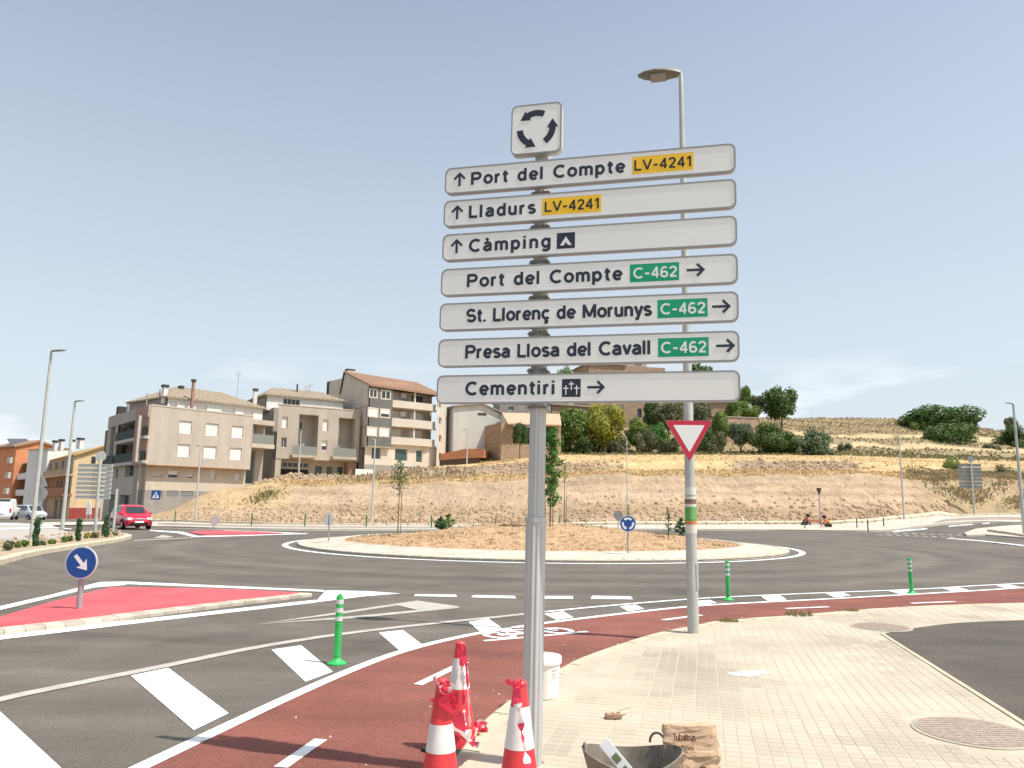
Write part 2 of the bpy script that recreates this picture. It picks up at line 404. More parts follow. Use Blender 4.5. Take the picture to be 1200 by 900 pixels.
# stroke lettering in the manner of Spanish road signs
def arc(cx, cy, rx, ry, a0, a1, n=12):
    n = max(3, int(abs(a1-a0)/20)+1)
    return [(cx+rx*math.cos(R(a0+(a1-a0)*i/(n-1))), cy+ry*math.sin(R(a0+(a1-a0)*i/(n-1)))) for i in range(n)]
GL = {
 'P': (.70, [[(.07,0),(.07,1)], [(.07,.93),(.36,.93)]+arc(.38,.70,.22,.23,90,-90)+[(.07,.47)]]),
 'C': (.76, [arc(.43,.5,.36,.43,48,312)]), 'S': (.70, [arc(.33,.70,.25,.23,22,250)+arc(.35,.29,.26,.22,72,-158)]),
 'L': (.56, [[(.07,1),(.07,0)], [(.07,.07),(.54,.07)]]),
 'M': (.88, [[(.07,0),(.07,1)], [(.08,.95),(.42,.1)], [(.42,.1),(.76,.95)], [(.77,0),(.77,1)]]),
 'V': (.72, [[(.05,1),(.36,.04)], [(.36,.04),(.67,1)]]), 'T': (.62, [[(0,.93),(.6,.93)], [(.3,0),(.3,.92)]]),
 'a': (.58, [[(.46,0),(.46,.5)], arc(.27,.48,.19,.19,158,0), [(.46,.42),(.26,.40)]+arc(.25,.225,.18,.155,98,275)+[(.46,.17)]]),
 'b': (.60, [[(.07,0),(.07,1)], arc(.28,.37,.21,.30,0,360)]),
 'c': (.55, [arc(.30,.37,.23,.30,42,318)]), 'd': (.60, [[(.49,0),(.49,1)], arc(.28,.37,.21,.30,0,360)]),
 'e': (.58, [[(.08,.36),(.5,.36)], arc(.29,.37,.22,.30,0,318)]),
 'g': (.60, [arc(.28,.37,.21,.30,0,360), [(.49,.74),(.49,-.02)]+arc(.28,-.02,.21,.19,0,-150)]),
 'i': (.22, [[(.07,0),(.07,.74)], [(.07,.86),(.07,1)]]), 'l': (.22, [[(.07,0),(.07,1)]]),
 'm': (.86, [[(.07,0),(.07,.74)], arc(.24,.50,.17,.17,180,0)+[(.41,0)], arc(.58,.50,.17,.17,180,0)+[(.75,0)]]),
 'n': (.56, [[(.07,0),(.07,.74)], arc(.26,.48,.19,.19,180,0)+[(.45,0)]]),
 'o': (.60, [arc(.29,.37,.23,.30,0,360)]), 'p': (.60, [[(.07,-.27),(.07,.74)], arc(.28,.37,.21,.30,0,360)]),
 'r': (.38, [[(.07,0),(.07,.74)], arc(.27,.46,.20,.21,180,80)]),
 's': (.50, [arc(.24,.53,.17,.14,22,250)+arc(.25,.215,.18,.145,72,-158)]),
 't': (.36, [[(.15,.93),(.15,.2)]+arc(.27,.2,.12,.13,180,285), [(0,.68),(.33,.68)]]),
 'u': (.56, [[(.07,.74),(.07,.26)]+arc(.26,.26,.19,.19,180,360), [(.45,.74),(.45,0)]]),
 'v': (.50, [[(.04,.74),(.25,.03)], [(.25,.03),(.46,.74)]]), 'y': (.52, [[(.04,.74),(.26,.05)], [(.48,.74),(.2,-.18),(.06,-.21)]]),
 '.': (.22, [[(.08,0),(.08,.15)]]), '-': (.42, [[(.04,.42),(.36,.42)]]), ' ': (.34, []),
 '1': (.46, [[(.30,0),(.30,1)], [(.08,.74),(.28,.92)]]),
 '2': (.58, [arc(.28,.70,.22,.23,168,-32)+[(.08,.08)], [(.06,.07),(.52,.07)]]),
 '4': (.60, [[(.42,0),(.42,1)], [(.42,.95),(.07,.32)], [(.03,.28),(.57,.28)]]),
 '6': (.58, [arc(.29,.30,.22,.23,0,360), [(.07,.32)]+arc(.31,.50,.24,.43,180,52)]),
}
GL['à'] = (.58, GL['a'][1]+[[(.16,1.0),(.32,.84)]]); GL['ç'] = (.55, GL['c'][1]+[[(.30,.0),(.30,-.10),(.36,-.13),(.34,-.22),(.20,-.23)]])
def text(mb, s, u0, u1, v, h, P, off, sw=.14, aspect=.95, thick=.0012):
    """letters between u0 and u1 on baseline v; P(u, v, off) gives the point"""
    nat = sum(GL[c][0] for c in s)*h; aspect = max(.86, min(1.22, (u1-u0-.07*h*(len(s)-1))/nat)); nat *= aspect; ex = (u1-u0-nat+.08*h)/max(1, len(s)-1); x = u0; k = 0
    for c in s:
        w, st = GL[c]
        for j, line in enumerate(st):
            stroke(mb, [(x+a*h*aspect, v+b*h) for a, b in line], sw*h, P, off, thick+.00025*(j % 4)); k += 1
        x += w*h*aspect+ex
def stroke(mb, pts, w, P, off, thick):
    n = len(pts); L = []; Rr = []
    closed = n > 3 and abs(pts[0][0]-pts[-1][0]) < 1e-4 and abs(pts[0][1]-pts[-1][1]) < 1e-4
    for i, p in enumerate(pts):
        a = pts[i-1] if i else (pts[-2] if closed else p); b = pts[i+1] if i < n-1 else (pts[1] if closed else p)
        def nd(q, r):
            d = (r[0]-q[0], r[1]-q[1]); l = math.hypot(*d) or 1; return (-d[1]/l, d[0]/l)
        n1 = nd(a, p) if a != p else nd(p, b); n2 = nd(p, b) if b != p else n1
        m = (n1[0]+n2[0], n1[1]+n2[1]); l = math.hypot(*m) or 1; m = (m[0]/l, m[1]/l)
        c = max(.5, m[0]*n1[0]+m[1]*n1[1]); k = w/2/c
        L.append((p[0]+m[0]*k, p[1]+m[1]*k)); Rr.append((p[0]-m[0]*k, p[1]-m[1]*k))
    vs = [P(a, b, off+thick) for a, b in L] + [P(a, b, off+thick) for a, b in Rr]
    base = [P(a, b, off) for a, b in L] + [P(a, b, off) for a, b in Rr]
    fs = [(i, i+n, i+n+1, i+1) for i in range(n-1)]
    m = 2*n
    fs += [(i, i+1, m+i+1, m+i) for i in range(n-1)] + [(n+i+1, n+i, m+n+i, m+n+i+1) for i in range(n-1)]
    if not closed: fs += [(0, m, m+n, n), (n-1, n-1+n, m+n-1+n, m+n-1)]
    mb.add(vs+base, fs)
def rrect(u0, u1, v0, v1, r, n=5):
    out = []
    for cx, cy, a in ((u1-r, v1-r, 0), (u0+r, v1-r, 90), (u0+r, v0+r, 180), (u1-r, v0+r, 270)):
        for i in range(n+1): out.append((cx+r*math.cos(R(a+90*i/n)), cy+r*math.sin(R(a+90*i/n))))
    return out
def plate(mb, poly, P, o0, o1, mi=0):
    n = len(poly); vs = [P(a, b, o0) for a, b in poly]+[P(a, b, o1) for a, b in poly]
    mb.add(vs, [tuple(range(n-1, -1, -1)), tuple(range(n, 2*n))]+[(i, (i+1) % n, (i+1) % n+n, i+n) for i in range(n)], mi)
def ringplate(mb, outer, inner, P, o0, o1):
    n = len(outer); vs = [P(a, b, o1) for a, b in outer]+[P(a, b, o1) for a, b in inner]+[P(a, b, o0) for a, b in outer]+[P(a, b, o0) for a, b in inner]
    fs = []
    for i in range(n):
        j = (i+1) % n; fs += [(i, j, n+j, n+i), (i, 2*n+i, 2*n+j, j), (n+i, n+j, 3*n+j, 3*n+i)]
    mb.add(vs, fs)

# ================================================================ THE SETTING
NSUB = [6, 8, 22, 9, 12, 8, 9, 6, 16, 12, 3, 3, 3]
def rows_of(px):
    c = col_at(px); ys = [1., 4., 8., 12.]; zone = [0, 0, 0, 0]
    for k, n in enumerate(NSUB[:len(c)-1]):
        for j in range(1, n+1): ys.append(lerp(c[k][0], c[k+1][0], j/n)); zone.append(k + j/n)
    return ys, zone
def ground_mesh():
    cols = []
    p = -900.
    while p < 2100:
        cols.append(('f', p)); p += 5.5 if 140 < p < 1240 else 40
    back = [('b', a) for a in range(68, 293, 16)]
    C = cols + back; NR = len(rows_of(600)[0]); vs = []; zc = []
    for kind, q in C:
        if kind == 'f': ys, zo = rows_of(q); tn = (q-600)/911
        else: ys, zo = rows_of(1900 if q < 180 else -700)
        for j, y in enumerate(ys):
            if kind == 'f': x, yy = tn*y, y; z = tz(x, y)
            else:
                rr = y*math.hypot(1, 1.65); x, yy = rr*math.sin(R(q)), rr*math.cos(R(q))
                f = max(0, 1-(abs(abs(q-180)-180)-60)/40); z = 0 if zo[j] < 2 else tz((1300/911 if q < 180 else -1.6)*y, y, True)*f
            vs.append((x, yy, z)); zc.append((q if kind == 'f' else (1900 if q < 180 else -700), zo[j], kind))
    vs.append((0, 0, 0)); zc.append((600, 0, 'b')); ctr = len(vs)-1; n = len(C); fs = []
    for i in range(n):
        a, b = i*NR, ((i+1) % n)*NR
        fs.append((ctr, b, a))
        for j in range(NR-1): fs.append((a+j, b+j, b+j+1, a+j+1))
    return vs, fs, zc, NR, n
gv, gf, gz, NR, NC = ground_mesh()
EARTH, CUT, STRAW, ROUGH, FIELD, SCRUB, UPPER, GREENB = (.42,.29,.17), (.41,.305,.205), (.46,.335,.17), (.31,.235,.165), (.56,.41,.215), (.31,.24,.145), (.31,.235,.135), (.27,.235,.13)
def mixc3(a, b, t): return tuple(lerp(x, y, t) for x, y in zip(a, b))
def zonecol(px, zo, x, y):
    n = mnoise(Vector((x*.12, y*.12, 3))); n2 = mnoise(Vector((x*.45, y*.45, 7)))
    z = zo + n*.12
    if zo < 2: c = (.40, .33, .25)
    elif zo < 3:
        t = zo-2
        c = mixc3(ROUGH, CUT, sstep(.0, .35, t+n2*.15)); c = mixc3(c, (.38, .265, .17), .75*sstep(.55, .25, t+n*.2)*sstep(.1, .3, t))
        st_ = mnoise(Vector((x*.03, tz(x, y, True)*2.6+x*.02, 4))); c = mixc3(c, (.36, .25, .155), max(0, min(.55, st_*1.3)))
        c = mixc3(c, (.56, .42, .29), max(0, min(.5, -st_*1.1)))
    elif z < 4: c = mixc3(STRAW, CUT, sstep(3.35, 3.0, z))
    elif z < 6:
        rk_ = max(sstep(730, 680, px+n2*40), sstep(845, 880, px)*sstep(1030, 990, px+n2*30))
        a_ = mixc3(STRAW, ROUGH, sstep(4.0, 4.3, z)) if z < 5 else mixc3(ROUGH, FIELD, sstep(5.1, 5.5, z))
        c = mixc3(mixc3(STRAW, FIELD, sstep(4.0, 4.6, z)), a_, rk_)
    elif z < 7.05: c = FIELD
    elif zo < 8: c = SCRUB
    elif zo < 10:
        t = (zo-8)+n*.03; band = any(abs(t-q) < .075 for q in (.30, .78)); c = (.54, .41, .24) if band and px > 930 else mixc3(SCRUB, UPPER, min(1, t))
        if not band: c = mixc3(c, GREENB, max(0, min(.75, .35+n2*1.2)))
    else: c = UPPER
    if px > 1075 and 2 < zo < 6:                                # the grown-over bank to the right
        k = sstep(1075, 1130, px + (zo-2)*-22 + 30); c = mixc3(c, mixc3((.37, .275, .165), GREENB, max(0, min(1, .2+n2*1.8))), k*.85)
    if px < 340 and zo > 2.4: c = mixc3(c, (.47, .34, .19), .8)
    if px < 165: c = (.30, .26, .21)
    return c
me = bpy.data.meshes.new('ground'); me.from_pydata(gv, [], gf)
ca = me.color_attributes.new('soil', 'FLOAT_COLOR', 'POINT')
for i, v in enumerate(gv): ca.data[i].color = (*zonecol(gz[i][0], gz[i][1], v[0], v[1]), 1)
me.polygons.foreach_set('use_smooth', [True]*len(me.polygons))
ground = bpy.data.objects.new('ground', me); COL.objects.link(ground); tag(ground, kind='structure')
m = bpy.data.materials.new('soil'); m.use_nodes = True; n = m.node_tree; b = n.nodes['Principled BSDF']; b.inputs['Roughness'].default_value = 1; b.inputs['Specular IOR Level'].default_value = .1
at = n.nodes.new('ShaderNodeAttribute'); at.attribute_name = 'soil'; g = n.nodes.new('ShaderNodeNewGeometry')
def nzt(s, d, vec=None):
    t = n.nodes.new('ShaderNodeTexNoise'); t.inputs['Scale'].default_value = s; t.inputs['Detail'].default_value = d; t.inputs['Roughness'].default_value = .62
    n.links.new(vec or g.outputs['Position'], t.inputs['Vector']); return t
mpp = n.nodes.new('ShaderNodeMapping'); mpp.inputs['Scale'].default_value = (2.2, .3, .12); n.links.new(g.outputs['Position'], mpp.inputs[0])
out = at.outputs['Color']
for tex, lo, hi in ((nzt(.35, 8), .80, 1.18), (nzt(1.6, 7), .84, 1.14), (nzt(7, 8), .80, 1.18), (nzt(1.2, 5, mpp.outputs[0]), .9, 1.1)):
    rr = n.nodes.new('ShaderNodeMapRange'); rr.inputs[1].default_value = .3; rr.inputs[2].default_value = .7; rr.inputs[3].default_value = lo; rr.inputs[4].default_value = hi
    n.links.new(tex.outputs[0], rr.inputs[0]); s = n.nodes.new('ShaderNodeVectorMath'); s.operation = 'SCALE'
    n.links.new(out, s.inputs[0]); n.links.new(rr.outputs[0], s.inputs['Scale']); out = s.outputs[0]
n.links.new(out, b.inputs['Base Color'])
bt = nzt(1.6, 9); bp = n.nodes.new('ShaderNodeBump'); bp.inputs['Strength'].default_value = 1; bp.inputs['Distance'].default_value = .22
st2 = nzt(1.4, 6, mpp.outputs[0]); ad = n.nodes.new('ShaderNodeMath'); ad.operation = 'MULTIPLY_ADD'; ad.inputs[1].default_value = .8
n.links.new(st2.outputs[0], ad.inputs[0]); n.links.new(bt.outputs[0], ad.inputs[2]); n.links.new(ad.outputs[0], bp.inputs['Height']); n.links.new(bp.outputs[0], b.inputs['Normal'])
me.materials.append(m)

# asphalt: the same vertices, 4 mm higher, up to the foot of the bank
road_ids = {}; rv = []; rf = []
def rid(i):
    if i not in road_ids: road_ids[i] = len(rv); rv.append((gv[i][0], gv[i][1], gv[i][2]+.004))
    return road_ids[i]
J2 = 4+NSUB[0]+NSUB[1]-1
for ci in range(NC):
    q = gz[ci*NR][0]; lim = J2 + (sum(NSUB[2:7]) if q < 165 else 0)
    a, b2 = ci*NR, ((ci+1) % NC)*NR
    rf.append((rid(len(gv)-1), rid(b2), rid(a)))
    for j in range(lim-1+1-1): rf.append((rid(a+j), rid(b2+j), rid(b2+j+1), rid(a+j+1)))
me = bpy.data.meshes.new('road'); me.from_pydata(rv, [], rf); me.materials.append(mAsph)
road = bpy.data.objects.new('road', me); COL.objects.link(road); tag(road, kind='structure')

# ---- near pavement, its kerb, the red cycle lane
KPX = [(536,886),(556,850),(600,816),(660,779),(700,762),(768,741),(820,731),(840,727),(880,724),(930,720.5),(1032,712),(1120,708),(1200,706)]
kerb = [G(x, y, .12) for x, y in KPX]
d0 = (kerb[0]-kerb[2]).normalized(); dE = (kerb[-1]-kerb[-3]).normalized()
kerb = [kerb[0]+d0*9, kerb[0]+d0*4, kerb[0]+d0*1.5] + kerb + [kerb[-1]+dE*6, kerb[-1]+dE*25]
kerb = smoothline(kerb, 2)
kin = offset_line(kerb, -.14)
SPX = [(173,897),(250,860),(333,820.5),(412,785.5),(475,762),(550,744.5),(600,736.5),(636,731),(735,719),(805,711.5),(840,709),(990,701.5),(1140,693),(1200,689)]
solid = [G(x, y) for x, y in SPX]
dS = (solid[0]-solid[2]).normalized(); dT = (solid[-1]-solid[-3]).normalized()
solid = smoothline([solid[0]+dS*8, solid[0]+dS*2]+solid+[solid[-1]+dT*6, solid[-1]+dT*25], 2)
bl = MB(); flat = lambda L, z: [Vector((p.x, p.y, z)) for p in L]
strip(bl, flat(kerb, .008), flat(solid, .008), 160)
lane = bl.build('cycle_lane', mRed); tag(lane, kind='structure')
mb = MB(); line_strip(mb, flat(solid, 0), .13, 200, None)
mb.v = [(x, y, .012) for x, y, z in mb.v]; mb.build('lane_edge_line', mWhiteP, lane)

pv = MB(); poly = [Vector((p.x, p.y, .1166)) for p in kin] + [Vector((40, -6, .1166)), Vector((-1, -14, .1166))]
pv.sheet(up(poly)); pave = pv.build('pavement', mMortar); tag(pave, kind='structure')
bmm = bmesh.new(); bmm.from_mesh(pave.data); bmesh.ops.triangulate(bmm, faces=bmm.faces[:]); bmm.to_mesh(pave.data); bmm.free()
# kerb stones, one by one
kp = resample(kerb, 400); ki = resample(kin, 400)
def kerb_stones(front, back, step, z0, z1, m, parent, name='kerb_stone', gap=.02, terr=False, bev=.012):
    Ltot = sum((b-a).length for a, b in zip(front, front[1:])); n = max(1, int(Ltot/step)); N = len(front); i0 = 0
    for k in range(n):
        a = int(k*(N-1)/n); c = int((k+1)*(N-1)/n)
        if c <= a: continue
        f = [front[a].lerp(front[min(a+1, N-1)], gap)] + front[a+1:c+1]; bk = [back[a].lerp(back[min(a+1, N-1)], gap)] + back[a+1:c+1]
        f[-1] = f[-1].lerp(f[-2], gap*4); bk[-1] = bk[-1].lerp(bk[-2], gap*4)
        j = random.uniform(-.003, .003); mb = MB()
        def Z(p, z): return Vector((p.x, p.y, (tz(p.x, p.y, True) if terr else 0)+z))
        nn = len(f); vs = [Z(p, z0) for p in f]+[Z(p, z1-bev+j) for p in f]+[Z(p.lerp(q, .12), z1+j) for p, q in zip(f, bk)]+[Z(q, z1+j) for q in bk]+[Z(q, z0) for q in bk]
        fs = []
        for r in range(4):
            for i in range(nn-1): fs.append((r*nn+i, (r+1)*nn+i, (r+1)*nn+i+1, r*nn+i+1))
        fs.append((0, 4*nn, 3*nn, 2*nn, nn)); e = nn-1; fs.append((e, nn+e, 2*nn+e, 3*nn+e, 4*nn+e))
        mb.add(vs, fs); mb.build(name, m[k % len(m)] if isinstance(m, list) else m, parent)
inview = [(a, b) for a, b in zip(kp, ki) if a.y > 2.0 and a.x < 14]
kerb_stones([a for a, b in inview], [b for a, b in inview], .5, 0, .12, mKerb, pave)
# asphalt patch in the pavement
PP = [(1036,743),(1044,741),(1062,737.5),(1110,731),(1150,728.5),(1200,727),(1300,724)]
patch = smoothline([G(x, y, .12) for x, y in PP], 1); e1 = G(1036, 743, .12); e2 = G(1200, 846, .12); e2 = e1 + (e2-e1)*1.8
pp = [Vector((p.x, p.y, .124)) for p in patch] + [Vector((14, 2, .124)), Vector((e2.x, e2.y, .124))]
mb = MB(); mb.sheet(up(pp)); po = mb.build('asphalt_patch', mPatch, pave)
bmm = bmesh.new(); bmm.from_mesh(po.data); bmesh.ops.triangulate(bmm, faces=bmm.faces[:]); bmm.to_mesh(po.data); bmm.free()
mb = MB(); edge = [Vector((e1.x, e1.y, 0)), Vector((e2.x, e2.y, 0))]
mb.prism([Vector((p.x, p.y, .112)) for p in (edge[0], edge[1])]+[Vector((p.x, p.y, .112)) for p in offset_line(edge, -.045)][::-1], (0, 0, .016)); mb.build('patch_edge_strip', mKerb, pave)
# manholes
MH = [(1141, 858, .42), (1033, 735, .40)]
mhc = []
for x, y, r in MH:
    c = G(x, y, .12); mhc.append((c, r)); mb = MB()
    mb.lathe([(r, 0), (r, .012), (r-.03, .014)], 28); h = mb.build('manhole_frame', mKerbG, pave, loc=(c.x, c.y, .112))
    h.name = 'manhole'; mb = MB(); mb.lathe([(r-.035, 0), (r-.035, .004)], 28)
    for a in range(-6, 7):
        w = math.sqrt(max(0, (r-.06)**2-(a*.055)**2))
        if w > .05: mb.box((0, a*.055, .005), (2*w, .03, .004))
    mb.build('manhole_lid', mIron, h, loc=(0, 0, .014))
# tiles
TA = R(-13.9); tu = Vector((math.cos(TA), math.sin(TA), 0)); tv = Vector((-math.sin(TA), math.cos(TA), 0)); TS = .20
def inside(p, poly):
    c = False; j = len(poly)-1
    for i in range(len(poly)):
        a, b = poly[i], poly[j]
        if (a.y > p.y) != (b.y > p.y) and p.x < (b.x-a.x)*(p.y-a.y)/(b.y-a.y)+a.x: c = not c
        j = i
    return c
kin2 = offset_line(kerb, -.155)
tpoly = [Vector((p.x, p.y, 0)) for p in kin2] + [Vector((40, -6, 0)), Vector((-1, -14, 0))]
ppoly = [Vector((p.x, p.y, 0)) for p in pp]
def tile_mb(full=True):
    mb = MB(); q = TS*.5-.004; 
    for sx in (-1, 1):
        for sy in (-1, 1):
            c = (sx*(q/2+.0006), sy*(q/2+.0006)); h = q/2-.0028 if False else q/2-.0022; b = h-.0025
            vs = [(c[0]+a*h, c[1]+d*h, 0) for a, d in ((-1,-1),(1,-1),(1,1),(-1,1))]+[(c[0]+a*b, c[1]+d*b, .0040) for a, d in ((-1,-1),(1,-1),(1,1),(-1,1))]
            mb.add(vs, [(4,5,6,7),(0,1,5,4),(1,2,6,5),(2,3,7,6),(3,0,4,7)])
    return mb
spots = []
for i in range(-10, 130):
    for j in range(-2, 110):
        c = tu*(i*TS) + tv*(j*TS+1.4)
        if c.y < 2.2 or c.y > 21 or abs(c.x) > .75*c.y+.6: continue
        cs = [c+tu*a*TS*.48+tv*b*TS*.48 for a, b in ((-1,-1),(1,-1),(1,1),(-1,1))]
        if not all(inside(q, tpoly) for q in cs): 
            if not inside(c, tpoly): continue
            spots.append((c, cs, 'cut')); continue
        if any(inside(q, ppoly) for q in cs) or min((q-e1).length for q in cs) < 0: continue
        if any((c-Vector((m0.x, m0.y, 0))).length < r+.1 for m0, r in mhc): continue
        spots.append((c, cs, 'full'))
full = [s for s in spots if s[2] == 'full' and Vector((0, 0, 0)).length >= 0]
def seen(c):
    d = Vector((c.x, c.y, .12))-EYE; w = d.dot(FW); x = d.dot(RT)/w*F+600; y = 450-d.dot(UP)/w*F; return -5 < x < 1205 and y < 903
full.sort(key=lambda s: (not seen(s[0]), (s[0]-Vector((0, 0, 0))).length))
def tile_mats():
    """five firings of the same tile"""
    out = []
    for k, f in enumerate((1.0, .95, 1.045, .90, .84)):
        out.append(mat('pavement_tile_%s' % 'abcde'[k], tuple(c*f for c in (.475, .415, .325)), .88, var=.12, scale=.9, bump=.25, bscale=110))
    return out
tms = tile_mats(); tmesh = []
for m in tms:
    me = tile_mb().mesh('tile', m); tmesh.append(me)
NT = 300
tn = [mnoise(Vector((s[0].x*.9, s[0].y*.9, 0))) for s in full]
def tone(s):
    q = mnoise(Vector((s[0].x*.8, s[0].y*.8, 2)))+random.gauss(0, .13)+.4*mnoise(Vector((s[0].x*3, s[0].y*3, 8)))
    return 2 if q > .25 else 0 if q > -.05 else 1 if q > -.25 else 3 if q > -.42 else 4
for k, s in enumerate(full[:NT]):
    o = bpy.data.objects.new('tile', tmesh[tone(s)]); COL.objects.link(o); o.parent = pave
    o.location = (s[0].x, s[0].y, .1155+random.uniform(-.0006, .0006)); o.rotation_euler[2] = TA
mb = MB(); unit = tile_mb()
for s in full[NT:]:
    dz = .1155+random.uniform(-.0006, .0006); k = tone(s); o = len(mb.v)
    if s[0].length < 12: vv, ff = unit.v, unit.f
    else: h = TS*.48; vv = [(a*h, d*h, .0) for a, d in ((-1,-1),(1,-1),(1,1),(-1,1))]+[(a*(h-.003), d*(h-.003), .0040) for a, d in ((-1,-1),(1,-1),(1,1),(-1,1))]; ff = [(4,5,6,7),(0,1,5,4),(1,2,6,5),(2,3,7,6),(3,0,4,7)]
    mb.add([(s[0].x+tu.x*x+tv.x*y, s[0].y+tu.y*x+tv.y*y, dz+z) for x, y, z in vv], ff, k)
fr = mb.build('paving', tms, pave); tag(fr, kind='stuff')
# light plaster spill
mb = MB(); c = G(868, 789, .12)
for k in range(5):
    a = random.uniform(0, 6.28); q = c+Vector((random.uniform(-.25, .25), random.uniform(-.08, .08), 0)); r0 = random.uniform(.05, .13)
    mb.sheet([(q.x+r0*1.7*math.cos(t*.52)*random.uniform(.7, 1.1), q.y+r0*math.sin(t*.52)*random.uniform(.7, 1.1), .1212+k*.0004) for t in range(12)])
mb.build('plaster_spill', mat('plaster_white', (.78, .76, .70), .9), pave)

# ---- road markings
def marks(name, quads, m=mWhiteP, z=.009, parent=road, H=False):
    for q in quads:
        mb = MB()
        if H: pts = up([on(hit(x, y), z) for x, y in q])
        else: pts = up([G(x, y) + Vector((0, 0, z)) for x, y in q])
        mb.sheet(pts); o = mb.build(name, m, parent)
        if len(q) > 4:
            bmm = bmesh.new(); bmm.from_mesh(o.data); bmesh.ops.triangulate(bmm, faces=bmm.faces[:]); bmm.to_mesh(o.data); bmm.free()
marks('bar_marking', [
 [(-40,806),(0,835),(70,900),(95,925),(-90,925)],
 [(153,792.7),(197,783.5),(268,837),(227,857)], [(318,762),(353,757),(390,788),(358,800)], [(444,742),(472,739),(497,757.5),(470,765)],
 [(549,729.5),(572,725.5),(590,737.5),(564,742)], [(637.5,720),(660,717),(672,724),(652,727)], [(726,711),(745,709),(755,714),(736,717)],
 [(812,705),(832,703.5),(840,707),(820,709)], [(892,699.5),(914,698),(922,703),(900,705)], [(967,695.5),(987,694.2),(997,698.5),(978,700.5)],
 [(1041,692.8),(1059,691.5),(1075,695.5),(1056,697)], [(1103,689.5),(1121,688),(1137,692.5),(1119,694)], [(1167,686.7),(1182,685.2),(1198,688.8),(1182,690.2)],
 [(1235,683),(1250,681.6),(1268,684.8),(1252,686.2)]])
OPX = [(-60,838),(0,820),(100,800),(200,780),(300,759),(400,743.5),(500,732),(600,722),(635,718),(710,710.5),(805,702.8),(853,700),(969,695),(1080,691),(1140,687),(1200,684),(1300,678.5)]
outer = smoothline([G(x, y) for x, y in OPX], 1)
k1 = 60
rs = resample(outer, 200); sp = next(i for i, p in enumerate(rs) if px_of(p.x, p.y) > 640)
mb = MB(); line_strip(mb, rs[:sp+1], .16, 100, None); mb.v = [(x, y, .0115) for x, y, z in mb.v]; mb.build('edge_line', mDullP, road)
mb = MB(); line_strip(mb, rs[sp:], .11, 100, None); mb.v = [(x, y, .0115) for x, y, z in mb.v]; mb.build('edge_line', mWhiteP, road)
marks('yield_dash', [[(487,696.8),(534,697.4),(536,700),(485,699)], [(555,697.8),(603,698.8),(605,701.8),(552,700.5)], [(620,698.9),(671,699),(672,702.2),(618,701.9)], [(694,698.6),(739,699.4),(742,702.8),(692,702.3)]])
for k_, q_ in enumerate([[(300,732.5),(400,717.4),(489,704.2),(489,706.4),(400,720)], [(300,732.5),(420,722.2),(538,710.9),(538,713.2),(420,725)], [(464,709.9),(489,704.6),(538,711.4),(538,712.7),(493,716.6)]]):
    marks('wedge_outline', [q_], mDullP, z=.009+.002*k_)
marks('wedge_marking', [[(369,706.5),(382,692.2),(430,693.2),(470,696),(430,699)]])
marks('splitter_line', [[(117,682.5),(150,682),(380,692),(380,693.9),(150,685),(130,687.6),(100,688)]], z=.0096)
marks('splitter_line', [[(-60,723.5),(0,711),(60,697.5),(117,682.5),(148,686),(110,689),(60,701),(0,715.5),(-60,729)]], z=.0102)
marks('splitter_line', [[(-60,752),(0,741),(103,732),(150,728),(370,703.5),(370,706.8),(150,732.5),(80,741),(0,750.5),(-60,760)]], z=.0102)
# cycle lane marks
def dash(a, b, w=.10):
    p, q = G(*a), G(*b); mb = MB(); line_strip(mb, [p, q], w, 2, None); mb.v = [(x, y, .012) for x, y, z in mb.v]; mb.build('lane_dash', mWhiteP, lane)
for a, b in (((329,901),(376,868)), ((490,803.5),(545,777)), ((777,727.3),(822,721.5)), ((921,713.8),(971,711.8)), ((1068,707.6),(1119,705.6))): dash(a, b)
# bicycle symbol, painted along the lane
bx0, bx1 = G(567, 752), G(688, 741); bu = (bx1-bx0).normalized(); bvv = Vector((-bu.y, bu.x, 0)); Lb = (bx1-bx0).length
def PB(u, v, o): p = bx0+bu*(u*Lb)+bvv*(v*Lb); return Vector((p.x, p.y, .012+o))
mb = MB(); s_ = .035
for pts in ([(0, 0), (.5, -.01), (1.0, .0)], arc(.80, .15, .11, .13, 0, 360), arc(.24, .17, .11, .13, 0, 360), [(.24, .17), (.40, .34), (.66, .34), (.80, .15)], [(.40, .34), (.50, .15), (.66, .34)], [(.24, .17), (.50, .15)], [(.36, .42), (.44, .42)], [(.66, .34), (.63, .46), (.70, .47)]):
    stroke(mb, pts, s_*1.5, lambda u, v, o: PB(u, v, o), 0, .0008*(1+len(mb.f) % 3))
mb.build('bicycle_symbol', mWhiteP, lane)

# ---- red traffic island in front, on the left
ISL = [(-70,742),(0,722.5),(60,705),(130,688),(200,688.5),(280,690.5),(353,694.3)]
top = [G(x, y, .06) for x, y in ISL]
bot = [G(x, y, .06) for x, y in [(-70,744),(0,735),(100,724),(200,711.5),(300,700.5),(340,696.2),(353,695)]]
mb = MB(); vs = [Vector((p.x, p.y, .06)) for p in top]+[Vector((p.x, p.y, .06)) for p in bot[::-1]]
vs = up(vs); mb.prism(vs, (0, 0, -.06)); island = mb.build('traffic_island', mPinkP); tag(island, kind='structure')
bf = resample([G(x, y, .06) for x, y in [(-70,749.5),(0,740),(100,728.6),(200,715.6),(300,703),(345,698),(366,695.4)]], 220)
bb = resample([G(x, y, .06) for x, y in [(-70,744.6),(0,735.6),(100,724.6),(200,712),(300,701),(340,696.8),(352,694.6)]], 220)
kerb_stones(bf, bb, .25, 0, .065, [mKerbG, mKerbL], island, gap=.04, bev=.012)

